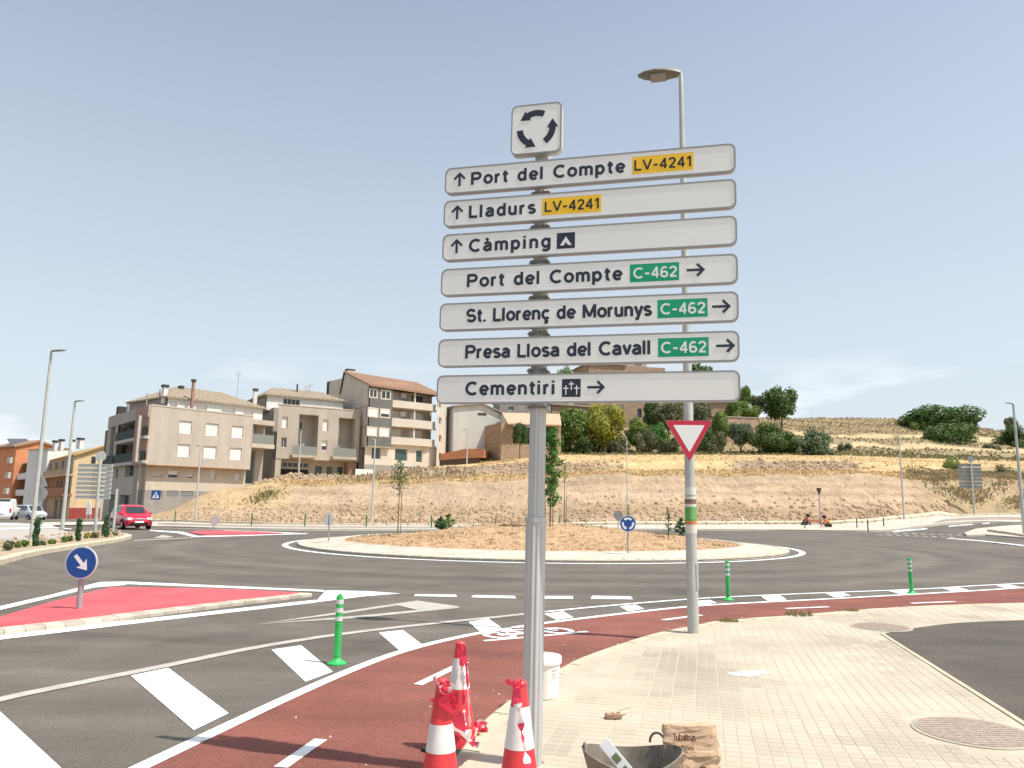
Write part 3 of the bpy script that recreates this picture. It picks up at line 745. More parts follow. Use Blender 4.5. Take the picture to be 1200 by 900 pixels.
# ---- roundabout island
RC = Vector((1.35, 34.6, 0)); RR = 11.0
def ring(mb, r0, r1, z0, z1, n=160, mi=0):
    vs = []; fs = []
    for k in range(n):
        a = 2*math.pi*k/n; vs.append((RC.x+r0*math.cos(a), RC.y+r0*math.sin(a), z0)); vs.append((RC.x+r1*math.cos(a), RC.y+r1*math.sin(a), z1))
    for k in range(n): j = (k+1) % n; fs.append((2*k, 2*j, 2*j+1, 2*k+1))
    return mb.add(vs, fs, mi)
mb = MB(); ring(mb, 10.95, 10.72, .009, .009); mb.build('roundabout_edge_line', mWhiteP, road)
mb = MB(); ring(mb, 10.35, 10.33, .0, .07); ring(mb, 10.33, 8.75, .07, .20); ring(mb, 8.75, 8.62, .20, .24); ring(mb, 8.62, 8.5, .24, .20)
ap = mb.build('roundabout_apron', mConc); tag(ap, kind='structure')
# apron setts: outer course laid one by one
cnt = 0
mb0 = MB(); L_ = 2*math.pi*10.3/130; mb0.add([(-L_*.47,0,0),(L_*.47,0,0),(L_*.45,.30,.0),(-L_*.45,.30,.0),(-L_*.46,.01,.028),(L_*.46,.01,.028),(L_*.44,.29,.05),(-L_*.44,.29,.05)], [(4,5,6,7),(0,1,5,4),(1,2,6,5),(2,3,7,6),(3,0,4,7)])
mset = [mb0.mesh('kerb_stone', m) for m in (mConc, mKerb)]
for k in range(130):
    a = 2*math.pi*(k+.5)/130
    o = bpy.data.objects.new('kerb_stone', mset[random.random() < .3]); COL.objects.link(o); o.parent = ap
    o.location = (RC.x+10.36*math.cos(a), RC.y+10.36*math.sin(a), .055); o.rotation_euler[2] = a+math.pi/2
mb = MB(); nr, na = 26, 120; vs = []; fs = []
def mound(x, y):
    r = math.hypot(x-RC.x, y-RC.y); return .2 + .75*(1-sstep(0, 8.7, r)) + .16*rough(x*2, y*2, 1)*sstep(8.6, 7.2, r) + .05*mnoise(Vector((x*4, y*4, 0)))*sstep(8.6, 8, r)
for i in range(nr+1):
    for k in range(na):
        r = 8.52*(i/nr); a = 2*math.pi*k/na; x, y = RC.x+r*math.cos(a), RC.y+r*math.sin(a); vs.append((x, y, mound(x, y)))
for i in range(nr):
    for k in range(na): j = (k+1) % na; fs.append((i*na+k, (i+1)*na+k, (i+1)*na+j, i*na+j))
mb.add(vs, fs); mulch = mb.build('mulch_bed', mMulch, smooth=True); tag(mulch, kind='structure')
mb = MB()
for _ in range(14000):
    a = random.uniform(0, 6.283); r = 8.45*math.sqrt(random.random()); x, y = RC.x+r*math.cos(a), RC.y+r*math.sin(a); z = mound(x, y)
    s = random.uniform(.02, .07); t = random.uniform(0, 3.14); c_, s2 = math.cos(t)*s, math.sin(t)*s; h = random.uniform(.0, .05)
    mb.add([(x-c_, y-s2, z+.005), (x+s2*.5, y-c_*.5, z+h), (x+c_, y+s2, z+.012+h*.4)], [(0, 1, 2)], random.random() < .4)
o = mb.build('mulch_chips', [mMulch, mMulch2], mulch); tag(o, kind='stuff')

# ---- far pavement behind the roundabout
FF = [(150,617.5),(178,618.5),(274,621),(420,622),(500,621.5),(600,621),(700,621),(820,621.5),(900,622),(930,622.5),(1000,623.5),(1033,623),(1075,618.5),(1117,613.8),(1150,612.2),(1200,613.5),(1290,616)]
FB = [(150,611),(178,612.8),(274,616),(420,617.6),(500,617.6),(600,617.3),(700,617),(820,617),(900,616.5),(930,616.3),(1000,615.4),(1033,613),(1075,609.5),(1117,606.8),(1150,605),(1200,604.5),(1290,605)]
ff = smoothline([hit(x, y) for x, y in FF], 1); fb = smoothline([hit(x, y) for x, y in FB], 1)
ff = resample(ff, 120); fb = resample(fb, 120)
mb = MB(); strip(mb, ff, fb, 120, .11); a = [on(p, .0) for p in ff]; c2 = [on(p, .11) for p in ff]; o_ = len(mb.v)
mb.add(a+c2, [(i, i+1, 120+i+1, 120+i) for i in range(119)]); a = [on(p, -.3) for p in fb]; c2 = [on(p, .11) for p in fb]; mb.add(a+c2, [(i+1, i, 120+i, 120+i+1) for i in range(119)])
farp = mb.build('far_pavement', mConc); tag(farp, kind='structure')
mb = MB(); strip(mb, [p.lerp(q, .22) for p, q in zip(ff, fb)], [p.lerp(q, .62) for p, q in zip(ff, fb)], 120, .1145); mb.build('far_cycle_lane', mat('faded_cycle_lane', (.30, .25, .22), .9, var=.1, scale=1), farp)
mb = MB(); strip(mb, offset_line(ff, -.25), offset_line(ff, -.45), 120, .012); mb.build('far_edge_line', mWhiteP, road)
kerb_stones([on(p, 0) for p in fb], [on(p, 0) for p in offset_line(fb, .28)], 1.6, .05, .26, mKerb, farp, terr=True)
# right-hand island and its lines
ri = [(1130,626),(1143,621.5),(1158,619.6),(1183,617.2),(1200,616.4),(1290,613),(1290,646),(1240,638),(1200,631.7),(1155,628.2),(1133,629)]
ril = up([on(hit(x, y), .10) for x, y in ri]); mb = MB(); mb.prism(ril, (0, 0, -.1)); rio = mb.build('right_island', mConc); tag(rio, kind='structure')
bmm = bmesh.new(); bmm.from_mesh(rio.data); bmesh.ops.triangulate(bmm, faces=bmm.faces[:]); bmm.to_mesh(rio.data); bmm.free()
rk = [on(hit(x, y), 0) for x, y in [(1157,624.6),(1170,626.5),(1185,628.6),(1200,631),(1240,637)]]
rk = resample(rk, 40); kerb_stones(rk, offset_line(rk, .25), 1.0, .05, .24, mKerb, rio, terr=True)
for k in range(9):
    x = 1037+k*10.5; marks('crossing_dash', [[(x,624.6+k*.28),(x+5.5,624.7+k*.28),(x+6,625.3+k*.28),(x,625.2+k*.28)], [(x-8,626.6+k*.35),(x-2.5,626.8+k*.35),(x-2,627.4+k*.35),(x-8,627.2+k*.35)]], mDullP, H=True, z=.012)
marks('crossing_line', [[(1110,630.6),(1150,633.6),(1200,639),(1290,648.4),(1290,650),(1200,640.1),(1150,634.5),(1110,631.3)]], H=True, z=.012)
marks('far_approach_line', [[(1046,622.6),(1080,619.8),(1117,616),(1160,612.9),(1160,613.7),(1117,617),(1080,621),(1046,624)]], H=True, z=.014)
# small red island far left and its lines
sm = [(222,625.2),(232,622.8),(262,622.6),(300,624),(330,625.4),(300,626.4),(262,627),(240,627.4)]
mb = MB(); sml = up([on(hit(x, y), .05) for x, y in sm]); mb.prism(sml, (0, 0, -.05)); smo = mb.build('small_traffic_island', mPinkP); tag(smo, kind='structure')
marks('far_line', [[(176,621.3),(214,623.5),(232,628.4),(268,627.6),(300,626.9),(360,625.2),(360,626),(300,627.8),(268,628.8),(228,629.8),(206,624.6),(176,622.4)], [(262,621.6),(330,624),(352,625.2),(345,625.8),(300,623.2),(262,622.4)]], H=True, z=.014)
marks('far_arrow', [[(180,630.8),(190,627.2),(204,629.2),(196,630.4)], [(157,633.2),(200,631.4),(226,630),(226,630.6),(200,632.2),(157,634)]], mDullP, H=True, z=.014)

# ---- planted island on the left with the grey forecourt behind it
LK = [(-80,672),(0,657),(40,645.5),(100,637.2),(140,631.2),(154,628.2),(155,626.6),(148,625),(128,623.4),(100,622.4)]
lk = smoothline([G(x, y, .14) for x, y in LK], 2); lk = resample(lk, 200); lkb = offset_line(lk, .30)
planted = MB(); body = [Vector((p.x, p.y, .12)) for p in lkb] + [G(60, 622.5, .12), G(-80, 636, .12)]
planted.prism(up(body), (0, 0, -.12)); pl = planted.build('planted_island', mat('bed_soil', (.44, .36, .25), .95, var2=(.33, .26, .17), scale=3, bump=.6)); tag(pl, kind='structure')
bmm = bmesh.new(); bmm.from_mesh(pl.data); bmesh.ops.triangulate(bmm, faces=bmm.faces[:]); bmm.to_mesh(pl.data); bmm.free()
kerb_stones(lk, lkb, .8, 0, .15, mKerb, pl)
fore = up([G(x, y, .124) for x, y in [(-80,637),(-80,612.5),(20,612.5),(62,615.5),(70,621),(98,625.2),(88,626.8),(0,640)]])
mb = MB(); mb.sheet(fore); fo = mb.build('forecourt', mat('forecourt_grey', (.40, .37, .33), .85, var=.08, scale=1.2)); tag(fo, kind='structure')
marks('forecourt_line', [[(-80,625),(0,622),(60,620),(84,622.5),(84,623.2),(58,621),(0,623.2),(-80,626.6)], [(0,616.2),(60,617.6),(60,618.2),(0,617)]], parent=fo, z=.13)
mb = MB(); mb.sheet(up([G(x, y, .06) for x, y in [(50,615.6),(150,614.2),(150,611),(50,612)]])); o = mb.build('far_footpath', mConc); tag(o, kind='structure')

# ================================================================ THE DIRECTION SIGNPOST
PSI, TAU = R(14.5), R(-.7)
KS = 1.2; SP = Vector((0, 4.25*KS, 0)); SP.x = At(625, 591, 4.25*KS).x
e1 = Vector((math.cos(PSI)*math.cos(TAU), -math.sin(PSI)*math.cos(TAU), math.sin(TAU)))
e2 = Vector((-math.sin(PSI), -math.cos(PSI), 0)); e3 = e2.cross(e1) * -1
if e3.z < 0: e3 = -e3
BO = SP + Vector((0, 0, EYE.z))          # origin of the sign plane, at eye height
def S2(px, py):
    d = ray(px, py); t = (BO-EYE).dot(e2)/d.dot(e2); q = (EYE+d*t-BO)/KS; return q.dot(e1), q.dot(e3)
def PS(u, v, o): return BO + (e1*u + e3*v + e2*o)*KS
sign = empty('direction_signpost', (SP.x, SP.y, .12), world=True)
tag(sign, 'tall fluted grey signpost with seven white direction boards under a square roundabout sign', 'signpost')
def ax(z, o=0): return BO + (e3*(z-EYE.z) + e2*(-.075+o))*KS
fl = lambda k, n: 1 if k % 4 in (0, 1) else .93
def poletube(name, r, z0, z1, m=mAlu, n=48, f=fl):
    mb = MB(); a, b2 = ax(z0), ax(z1)
    vs = []
    for q in (a, b2):
        for k in range(n):
            t = 2*math.pi*k/n; rr = r*f(k, n)*KS; vs.append(q+e1*rr*math.cos(t)+e2*rr*math.sin(t))
    mb.add(vs, [(k, (k+1) % n, (k+1) % n+n, k+n) for k in range(n)]+[tuple(range(n-1, -1, -1)), tuple(range(n, 2*n))])
    return mb.build(name, m, sign)
poletube('lower_pole', .057, .375, 1.655)
poletube('pole_collar', .0585, 1.655, 1.68, f=lambda k, n: 1); 
mb = MB(); 
poletube('upper_pole', .047, 1.68, 3.80)
poletube('top_tube', .03, 3.80, 4.10, f=lambda k, n: 1)
BT = [1.984, 1.778, 1.5685, 1.3555, 1.147, .933, .7205]; U0, U1, BH = -.578, 1.096, .162
X = lambda px, py, s=3.158, ox=500, oy=100: S2(px/s+ox, py/s+oy)
boards = []
def arrow(mb, cx, cy, L, ang, w=.016, hd=.030):
    def T(a, b): c, s = math.cos(R(ang)), math.sin(R(ang)); return (cx+a*c-b*s, cy+a*s+b*c)
    stroke(mb, [T(-L/2, 0), T(L/2-.008, 0)], w, PS, .0192, .0012)
    stroke(mb, [T(L/2-hd, hd), T(L/2, 0), T(L/2-hd, -hd)], w, PS, .0192, .0016)
BTXT = ['Port del Compte', 'Lladurs', 'Càmping', 'Port del Compte', 'St. Llorenç de Morunys', 'Presa Llosa del Cavall', 'Cementiri']
for k, zt_ in enumerate(BT):
    v1, v0 = zt_, zt_-BH; mb = MB()
    plate(mb, rrect(U0, U1, v0, v1, .036), PS, -.02, .012, 0)
    bd = mb.build('board', mFaceTop, sign); boards.append(bd)
    lab = {0: 'board reading Port del Compte LV-4241 with an up arrow', 1: 'board reading Lladurs LV-4241', 2: 'board reading Càmping with tent pictogram', 3: 'board reading Port del Compte C-462', 4: 'board reading St. Llorenç de Morunys C-462', 5: 'board reading Presa Llosa del Cavall C-462', 6: 'board reading Cementiri with three crosses'}[k]
    bd['label'] = lab
    mb = MB(); ringplate(mb, rrect(U0-.0015, U1+.0015, v0-.0015, v1+.0015, .037), rrect(U0+.0075, U1-.0075, v0+.0075, v1-.0075, .030), PS, .002, .0205); mb.build('rim', mRim, bd)
    # face of extruded slats with fine joints
    mb = MB(); plate(mb, rrect(U0+.0070, U1-.0070, v0+.0070, v1-.0070, .030), PS, .011, .0180); mb.build('face', mFace, bd)
    mb = MB()
    for j in range(1, 13):
        vv = lerp(v0+.007, v1-.007, j/13); e = .030 if 1 < j < 12 else .03; plate(mb, [(U0+.012+(.012 if j in (1, 12) else 0), vv), (U1-.012-(.012 if j in (1, 12) else 0), vv), (U1-.012-(.012 if j in (1, 12) else 0), vv+.0010), (U0+.012+(.012 if j in (1, 12) else 0), vv+.0010)], PS, .0175, .0182)
    jo = mb.build('slat_joints', mat('sign_joint', (.66, .66, .65), .5), bd); tag(jo, kind='stuff')
    mb = MB()
    for zc in ((v0-.014), (v1+.012)):
        for q in range(3): plate(mb, [(-.062+q*.005, zc-.012+q*.006), (.062-q*.005, zc-.012+q*.006), (.062-q*.005, zc-.009+q*.006), (-.062+q*.005, zc-.009+q*.006)], PS, -.075-.06, -.02)
    mb.build('clamp', mClamp, sign)
def boardtext(k, px0, px1, pt, pb, s=3.158, oy=100, txt=None):
    (ua, va), (ub, _) = X(px0, pb, s, 500, oy), X(px1, pb, s, 500, oy); h = .0765
    v = BT[k]-BH/2-h*.5 + (.004)
    mb = MB(); text(mb, txt or BTXT[k], ua, ub, v, h, PS, .0182, sw=.215); mb.build('lettering', mInk, boards[k])
boardtext(0, 168, 732, 325, 370); boardtext(1, 160, 402, 450, 497); boardtext(2, 160, 458, 575, 620); boardtext(3, 153, 722, 705, 750)
boardtext(4, 150, 830, 78, 122, oy=340); boardtext(5, 147, 828, 207, 252, oy=340); boardtext(6, 147, 475, 342, 390, oy=340)
def badge(k, px0, px1, s_txt, mbk, mtx, tx0, tx1, oy=100):
    c = BT[k]-BH/2; (ua, _), (ub, _) = X(px0, 600 if oy == 100 else 150, oy=oy), X(px1, 600 if oy == 100 else 150, oy=oy)
    yy = {0: 300, 1: 445, 3: 695, 4: 70, 5: 215}[k]
    (ua, _), (ub, _), (ta, _), (tb, _) = [X(q, yy, oy=oy) for q in (px0, px1, tx0, tx1)]
    mb = MB(); plate(mb, [(ua, c-.051), (ub, c-.051), (ub, c+.051), (ua, c+.051)], PS, .0181, .0188); mb.build('road_number_patch', mbk, boards[k])
    mb = MB(); text(mb, s_txt, ta, tb, c-.031, .062, PS, .0190, sw=.17); mb.build('road_number', mtx, boards[k])
badge(0, 762, 988, 'LV-4241', mYel, mBlack, 770, 980); badge(1, 430, 648, 'LV-4241', mYel, mBlack, 440, 640)
badge(3, 753, 935, 'C-462', mGrn, mWht, 766, 924); badge(4, 855, 1040, 'C-462', mGrn, mWht, 866, 1028, 340); badge(5, 857, 1044, 'C-462', mGrn, mWht, 868, 1032, 340)
for k, cx, cy, oy, ang in ((0, 126, 347, 100, 90), (1, 117, 472, 100, 90), (2, 115, 598, 100, 90), (3, 993, 688, 100, 0), (4, 1088, 66, 340, 0), (5, 1103, 211, 340, 0), (6, 626, 363, 340, 0)):
    u, v = X(cx, cy, oy=oy); mb = MB(); arrow(mb, u, BT[k]-BH/2+.002, .078 if ang == 90 else .088, ang, w=.0135, hd=.033); mb.build('arrow', mInk, boards[k])
# pictograms
(ua, _), (ub, _) = X(484, 575), X(551, 575); c = BT[2]-BH/2; mb = MB(); plate(mb, [(ua, c-.047), (ub, c-.047), (ub, c+.047), (ua, c+.047)], PS, .0181, .0188); mb.build('pictogram_square', mInk, boards[2])
um = (ua+ub)/2; mb = MB(); plate(mb, [(um-.034, c-.028), (um-.012, c-.028), (um, c-.008), (um+.012, c-.028), (um+.034, c-.028), (um, c+.024)], PS, .0188, .0196); mb.build('tent_pictogram', mWht, boards[2])
(ua, _), (ub, _) = X(503, 362, oy=340), X(572, 362, oy=340); c = BT[6]-BH/2; mb = MB(); plate(mb, [(ua, c-.05), (ub, c-.05), (ub, c+.05), (ua, c+.05)], PS, .0181, .0188); mb.build('pictogram_square', mInk, boards[6])
um = (ua+ub)/2; mb = MB()
for du, dv, sc in ((0, .012, .9), (-.030, -.012, 1), (.030, -.012, 1)):
    stroke(mb, [(um+du, c+dv-.026*sc), (um+du, c+dv+.026*sc)], .006, PS, .0188, .0006); stroke(mb, [(um+du-.015, c+dv+.010), (um+du+.015, c+dv+.010)], .006, PS, .0188, .0009)
mb.build('crosses_pictogram', mWht, boards[6])
# square roundabout sign on top
ts = [S2(600, 154), S2(658.5, 150)]; u0, u1 = ts[0][0], ts[1][0]; v1 = S2(629, 123.5)[1]; v0 = S2(629, 181)[1]
mb = MB(); plate(mb, rrect(u0, u1, v0, v1, .035), PS, -.035, .012); sq = mb.build('square_sign', mFaceTop, sign); sq['label'] = 'white square sign with three circling dark arrows'
mb = MB(); ringplate(mb, rrect(u0-.001, u1+.001, v0-.001, v1+.001, .036), rrect(u0+.007, u1-.007, v0+.007, v1-.007, .029), PS, .002, .018); mb.build('rim', mRim, sq)
mb = MB(); plate(mb, rrect(u0+.006, u1-.006, v0+.006, v1-.006, .029), PS, .011, .0155); mb.build('face', mFace, sq)
cu, cv, rr = (u0+u1)/2, (v0+v1)/2, .098
for a0 in (62, 182, 302):
    mb = MB(); stroke(mb, [(cu+rr*math.cos(R(a0+t)), cv+rr*math.sin(R(a0+t))) for t in range(0, 61, 6)], .038, PS, .0156, .0012)
    t = R(a0+58); c1 = (cu+rr*math.cos(t), cv+rr*math.sin(t)); ra = (math.cos(t), math.sin(t)); ta = (-ra[1], ra[0])
    plate(mb, [(c1[0]-ra[0]*.034, c1[1]-ra[1]*.034), (c1[0]+ra[0]*.034, c1[1]+ra[1]*.034), (c1[0]+ta[0]*.055, c1[1]+ta[1]*.055)], PS, .0156, .0173)
    mb.build('circling_arrow', mInk, sq)

# ================================================================ THE STREET LAMP WITH THE GIVE WAY SIGN
def lamp_post(base, H, head, arm, r0=.075, r1=.035, label='', group=None, mm=mGalvL, headsize=1., name='street_lamp', lean=0., flat_head=True, n=14):
    o = empty(name, base); tag(o, label, 'street lamp', group)
    mb = MB(); mb.tube([(0, 0, 0), (0, 0, H*.12), (0, 0, H)], [r0, r0, r1], n); mb.build('post', mm, o, off=(0, 0, 0), smooth=True)
    d = Vector((math.cos(head), math.sin(head), 0)); s = headsize
    mb = MB(); mb.tube([Vector((0, 0, H-.02)), Vector((0, 0, H+.06*s)), d*arm*.3+Vector((0, 0, H+.10*s))], [r1*1.05, r1*1.05, r1*.8], 8); mb.build('arm', mm, o, off=(0, 0, 0))
    mb = MB(); p = Vector((-d.y, d.x, 0)); vs = []; prof = [(0, .05, .05), (.10, .09, .07), (.35, .15, .075), (.6, .17, .065), (.85, .12, .04), (1, .04, .02)]
    for t, w, h in prof:
        c0 = d*(t*arm)+Vector((0, 0, H+.06*s+.05*t))
        for a in range(8): an = math.pi*2*a/8; vs.append(c0+p*(w*s*math.cos(an))+Vector((0, 0, h*s*(math.sin(an) if math.sin(an) > 0 else .35*math.sin(an)))))
    fs = [(i*8+a, i*8+(a+1) % 8, (i+1)*8+(a+1) % 8, (i+1)*8+a) for i in range(len(prof)-1) for a in range(8)]+[tuple(range(7, -1, -1)), tuple(range(40, 48))]
    mb.add(vs, fs); hd = mb.build('lamp_head', mat('lamp_head_grey', (.17, .165, .13), .55), o, off=(0, 0, 0), smooth=True)
    if s >= 1:
        mb = MB(); mb.box(d*(arm*.52)+Vector((0, 0, H+.06*s-.012*s)), (arm*.36, .20*s, .03), rz=head); mb.build('lamp_panel', mat('lamp_glass', (.30, .27, .22), .35), hd, off=(0, 0, 0))
    return o
LB = G(812.6, 741.5, .12); lz = At(799.5, 84, LB.y).z
sl1 = lamp_post(LB, lz-LB.z-.10, R(166), .62, .075, .032, 'tall galvanised street lamp carrying the give way sign on the pavement edge')
def band(name, parent, c, r, z0, z1, m): 
    mb = MB(); mb.lathe([(r, z0), (r, z1)], 20, caps=False); return mb.build(name, m, parent, off=(0, 0, 0))
def lampz(py): return At(811.5, py, LB.y).z-LB.z
band('adhesive_band', sl1, 0, .0725, lampz(580), lampz(571), mat('band_white', (.62, .62, .60), .5))
pz0, pz1 = lampz(625), lampz(582)
st = band('glued_poster', sl1, 0, .0765, pz0, pz1, mat('poster_paper', (.66, .62, .56), .7)); st['label'] = 'green poster glued round the post'
band('green_print', st, 0, .0773, lerp(pz0, pz1, .24), lerp(pz0, pz1, .72), mat('poster_green', (.10, .36, .08), .7))
band('orange_print', st, 0, .0776, lerp(pz0, pz1, .24), lerp(pz0, pz1, .34), mat('poster_orange', (.55, .22, .09), .7)) 
band('photo_print', st, 0, .0776, lerp(pz0, pz1, .80), lerp(pz0, pz1, .93), mat('poster_brown', (.22, .15, .10), .7))
mb = MB()
for k in range(7):
    for j in range(3):
        a = -1.9+j*.33+random.uniform(-.05, .05); z = lerp(pz0, pz1, .40+k*.043); rr = .0779
        mb.add([(rr*math.cos(a), rr*math.sin(a), z), (rr*math.cos(a+.24), rr*math.sin(a+.24), z), (rr*math.cos(a+.24), rr*math.sin(a+.24), z+.008), (rr*math.cos(a), rr*math.sin(a), z+.008)], [(0, 1, 2, 3)])
o = mb.build('small_print', mat('poster_print_pale', (.45, .55, .35), .7), st, off=(0, 0, 0)); tag(o, kind='stuff')
mb = MB(); mb.box((.052, -.05, .72), (.05, .02, .34), rz=.7); mb.build('service_hatch', mat('hatch_steel', (.34, .35, .33), .5), sl1, off=(0, 0, 0))
for z in (lampz(355), lampz(330)): band('clamp_band', sl1, 0, .058, z, z+.04, mClamp)
# give way triangle, yawed like the boards
gy = LB.y-.09; g1, g2, g3 = At(780, 492.5, gy), At(835, 489.5, gy), At(808, 541, gy)
gw = empty('give_way_sign', (LB.x, gy, g3.z), world=True); tag(gw, 'red and white triangular give way sign clamped to the street lamp', 'road sign')
w_ = .5*(g2-g1).length; cx = LB.x-.02; yaw = R(3)
def PG(u, v, o): return Vector((cx+u*math.cos(yaw), gy-u*math.sin(yaw)-o, v))
def tri(s, zt, zb):
    return [(-w_*s, zt), (0, zb), (w_*s, zt)]
zt, zb = g1.z, g3.z; Hh = zt-zb; zc = zt-Hh/3
def rtri(k, r=.02):
    out = []; P3 = [Vector((x*k, zc+(z-zc)*k)) for x, z in tri(1, zt, zb)]
    for i in range(3):
        a, b, c = P3[i-1], P3[i], P3[(i+1) % 3]; p, q = b+(a-b).normalized()*r*1.7, b+(c-b).normalized()*r*1.7
        out += [tuple(p), tuple(b.lerp((p+q)/2, .45)), tuple(q)]
    return out
mb = MB(); plate(mb, rtri(1), PG, -.012, .004); mb.build('back_plate', mGalv, gw)
mb = MB(); plate(mb, rtri(.985), PG, .004, .0065); mb.build('red_border', mSRed, gw)
mb = MB(); plate(mb, rtri(.66, .008), PG, .0065, .009); mb.build('white_centre', mWht, gw)
mb = MB(); mb.box((LB.x, LB.y-.06, zt-.12), (.17, .06, .04)); mb.box((LB.x, LB.y-.06, zt-.28), (.17, .06, .04)); mb.build('bracket', mGalv, gw)

# ================================================================ ROUND SIGNS
def round_sign(base, zc, r, yaw, label, face='blank', group=None, cat='road sign', post_r=.03, back=False, top=None, name='road_sign'):
    """yaw: direction the face looks to, radians in plan"""
    o = empty(name, base, yaw); tag(o, label, cat, group)
    z = lambda q: q-base.z
    mb = MB(); mb.tube([(0, 0, 0), (0, 0, z(zc)+(r*.8))], post_r, 10); mb.build('post', mGalv, o, off=(0, 0, 0), smooth=True)
    # local: face toward +x
    def P(u, v, q): return Vector((post_r+.02+q, u, z(zc)+v))
    circ = lambda rr, n=28: [(rr*math.cos(2*math.pi*k/n), rr*math.sin(2*math.pi*k/n)) for k in range(n)]
    mb = MB(); plate(mb, circ(r), P, -.022, .0); pn = mb.build('panel', mGalv if face == 'blank' else mat('sign_edge_white', (.62, .62, .62), .5), o, off=(0, 0, 0))
    if face != 'blank':
        mb = MB(); plate(mb, circ(r*.93), P, 0, .003); mb.build('blue_disc', mSBlue, pn, off=(0, 0, 0))
    if face == 'arrow':
        mb = MB(); a = R(-48)
        T = lambda u, v: (u*math.cos(a)-v*math.sin(a), u*math.sin(a)+v*math.cos(a))
        k = r/.25
        plate(mb, [T(x*k, y*k) for x, y in ((-.15, -.028), (.035, -.028), (.01, -.10), (.155, 0), (.01, .10), (.035, .028), (-.15, .028))], P, .003, .006); mb.build('arrow', mWht, pn, off=(0, 0, 0))
    if face == 'roundabout':
        for a0 in (45, 165, 285):
            mb = MB(); stroke(mb, [(r*.62*math.cos(R(a0+t)), r*.62*math.sin(R(a0+t))) for t in range(0, 71, 7)], r*.22, P, .003, .003)
            t = R(a0+68); c1 = (r*.62*math.cos(t), r*.62*math.sin(t)); ra = (math.cos(t), math.sin(t)); ta = (-ra[1], ra[0])
            plate(mb, [(c1[0]-ra[0]*r*.22, c1[1]-ra[1]*r*.22), (c1[0]+ra[0]*r*.22, c1[1]+ra[1]*r*.22), (c1[0]+ta[0]*r*.3, c1[1]+ta[1]*r*.3)], P, .003, .007)
            mb.build('circling_arrow', mWht, pn, off=(0, 0, 0))
    return o
b_ = G(92.5, 713, .06); c_ = At(95, 659, b_.y)
# u runs to the left seen from in front, so the arrow mirrors: -48 points down right with u mirrored
sgn = round_sign(b_, c_.z, .25, R(-90), 'round blue sign with white arrow pointing down right on the red traffic island', 'arrow', post_r=.045)
b_ = on(At(736, 649, RC.y-8.8), .2); b_.z = .22; c_ = At(736, 613.5, b_.y)
round_sign(b_, c_.z, .27, R(-92), 'small round blue roundabout sign on the near edge of the mulch bed', 'roundabout', post_r=.03)
b_ = G(385, 634, .2); round_sign(b_, At(385, 608.5, b_.y).z, .25, R(140), 'round sign seen from behind at the left end of the roundabout', 'blank')
b_ = Vector((At(724.5, 622, 43.2).x, 43.2, .25)); round_sign(b_, At(724.5, 604, 43.2).z, .27, R(62), 'dark back of a round sign behind the blue roundabout sign', 'blank')
b_ = hit(250, 623.5); round_sign(b_, At(250, 610, b_.y).z, .28, R(-30), 'round sign edge-on at the small red island across the road', 'blank')

# ================================================================ GREEN BOLLARDS
def bollard():
    o = empty('flexible_bollard', (0, 0, 0))
    mb = MB(); mb.lathe([(.105, 0), (.105, .012), (.07, .03), (.045, .05), (.038, .07)], 20); mb.build('base', mBol, o, off=(0, 0, 0), smooth=True)
    mb = MB(); prof = []
    z = .05
    while z < .44: prof += [(.0385, z), (.0385, z+.010), (.0415, z+.014), (.0415, z+.020)]; z += .024
    prof += [(.040, .45), (.040, .70), (.036, .72), (.028, .725)]
    mb.lathe(prof, 20); mb.build('shaft', mBol, o, off=(0, 0, 0), smooth=True)
    for z0 in (.635, .545, .455): band('reflective_band', o, 0, .0415, z0, z0+.048, mat('band_reflective', (.60, .62, .60), .35))
    mb = MB(); mb.lathe([(.020, .725), (.020, .74)], 12); mb.build('cap', mBol, o, off=(0, 0, 0))
    return o
bo = bollard()
for k, (x, y, l) in enumerate(((394.5, 778, 'nearest green bollard with three white bands beside a white bar marking'), (853.5, 703.2, 'green banded bollard just right of the street lamp'), (1068.5, 695.6, 'green banded bollard farthest right between the white lines'))):
    c = bo if k == 0 else copy_tree(bo); c.location = G(x, y, .005); tag(c, l, 'bollard', 'green bollards beside the cycle lane')
    c.rotation_euler = (0, R((.3, -.3, -2.)[k]), .4*k)
def post_bollard():
    o = empty('green_post', (0, 0, 0)); mb = MB(); mb.tube([(0, 0, 0), (0, 0, .78)], .045, 8); mb.build('shaft', mGreenD, o, off=(0, 0, 0)); mb = MB(); mb.tube([(0, 0, .78), (0, 0, .86)], [.05, .03], 8); mb.build('cap', mGreenD, o, off=(0, 0, 0)); return o
pb = post_bollard()
FB_ = [(204.6, 613.5, 'leftmost green post, beside the foot of the bank'), (294.5, 618, 'green post behind the small red island'), (357, 618.5, 'green post left of the round sign seen from behind'), (429, 619.5, 'green post just right of the round sign seen from behind'), (505.5, 620.5, 'green post beside the bushy conifer'), (581, 620.5, 'green post left of the signpost across the road'), (656, 620.5, 'green post behind the leafy sapling'), (943.5, 622, 'green post in front of the crouching workers'), (1004.5, 622, 'green post to the right of the workers'), (1017.5, 625.5, 'nearest of the three green posts right of the workers'), (1036, 621, 'rightmost green post at the far kerb')]
for k, (x, y, l) in enumerate(FB_):
    c = pb if k == 0 else copy_tree(pb); c.location = hit(x, y, .0); c.location.z += .09; tag(c, l, 'bollard', 'green posts along the far pavement')

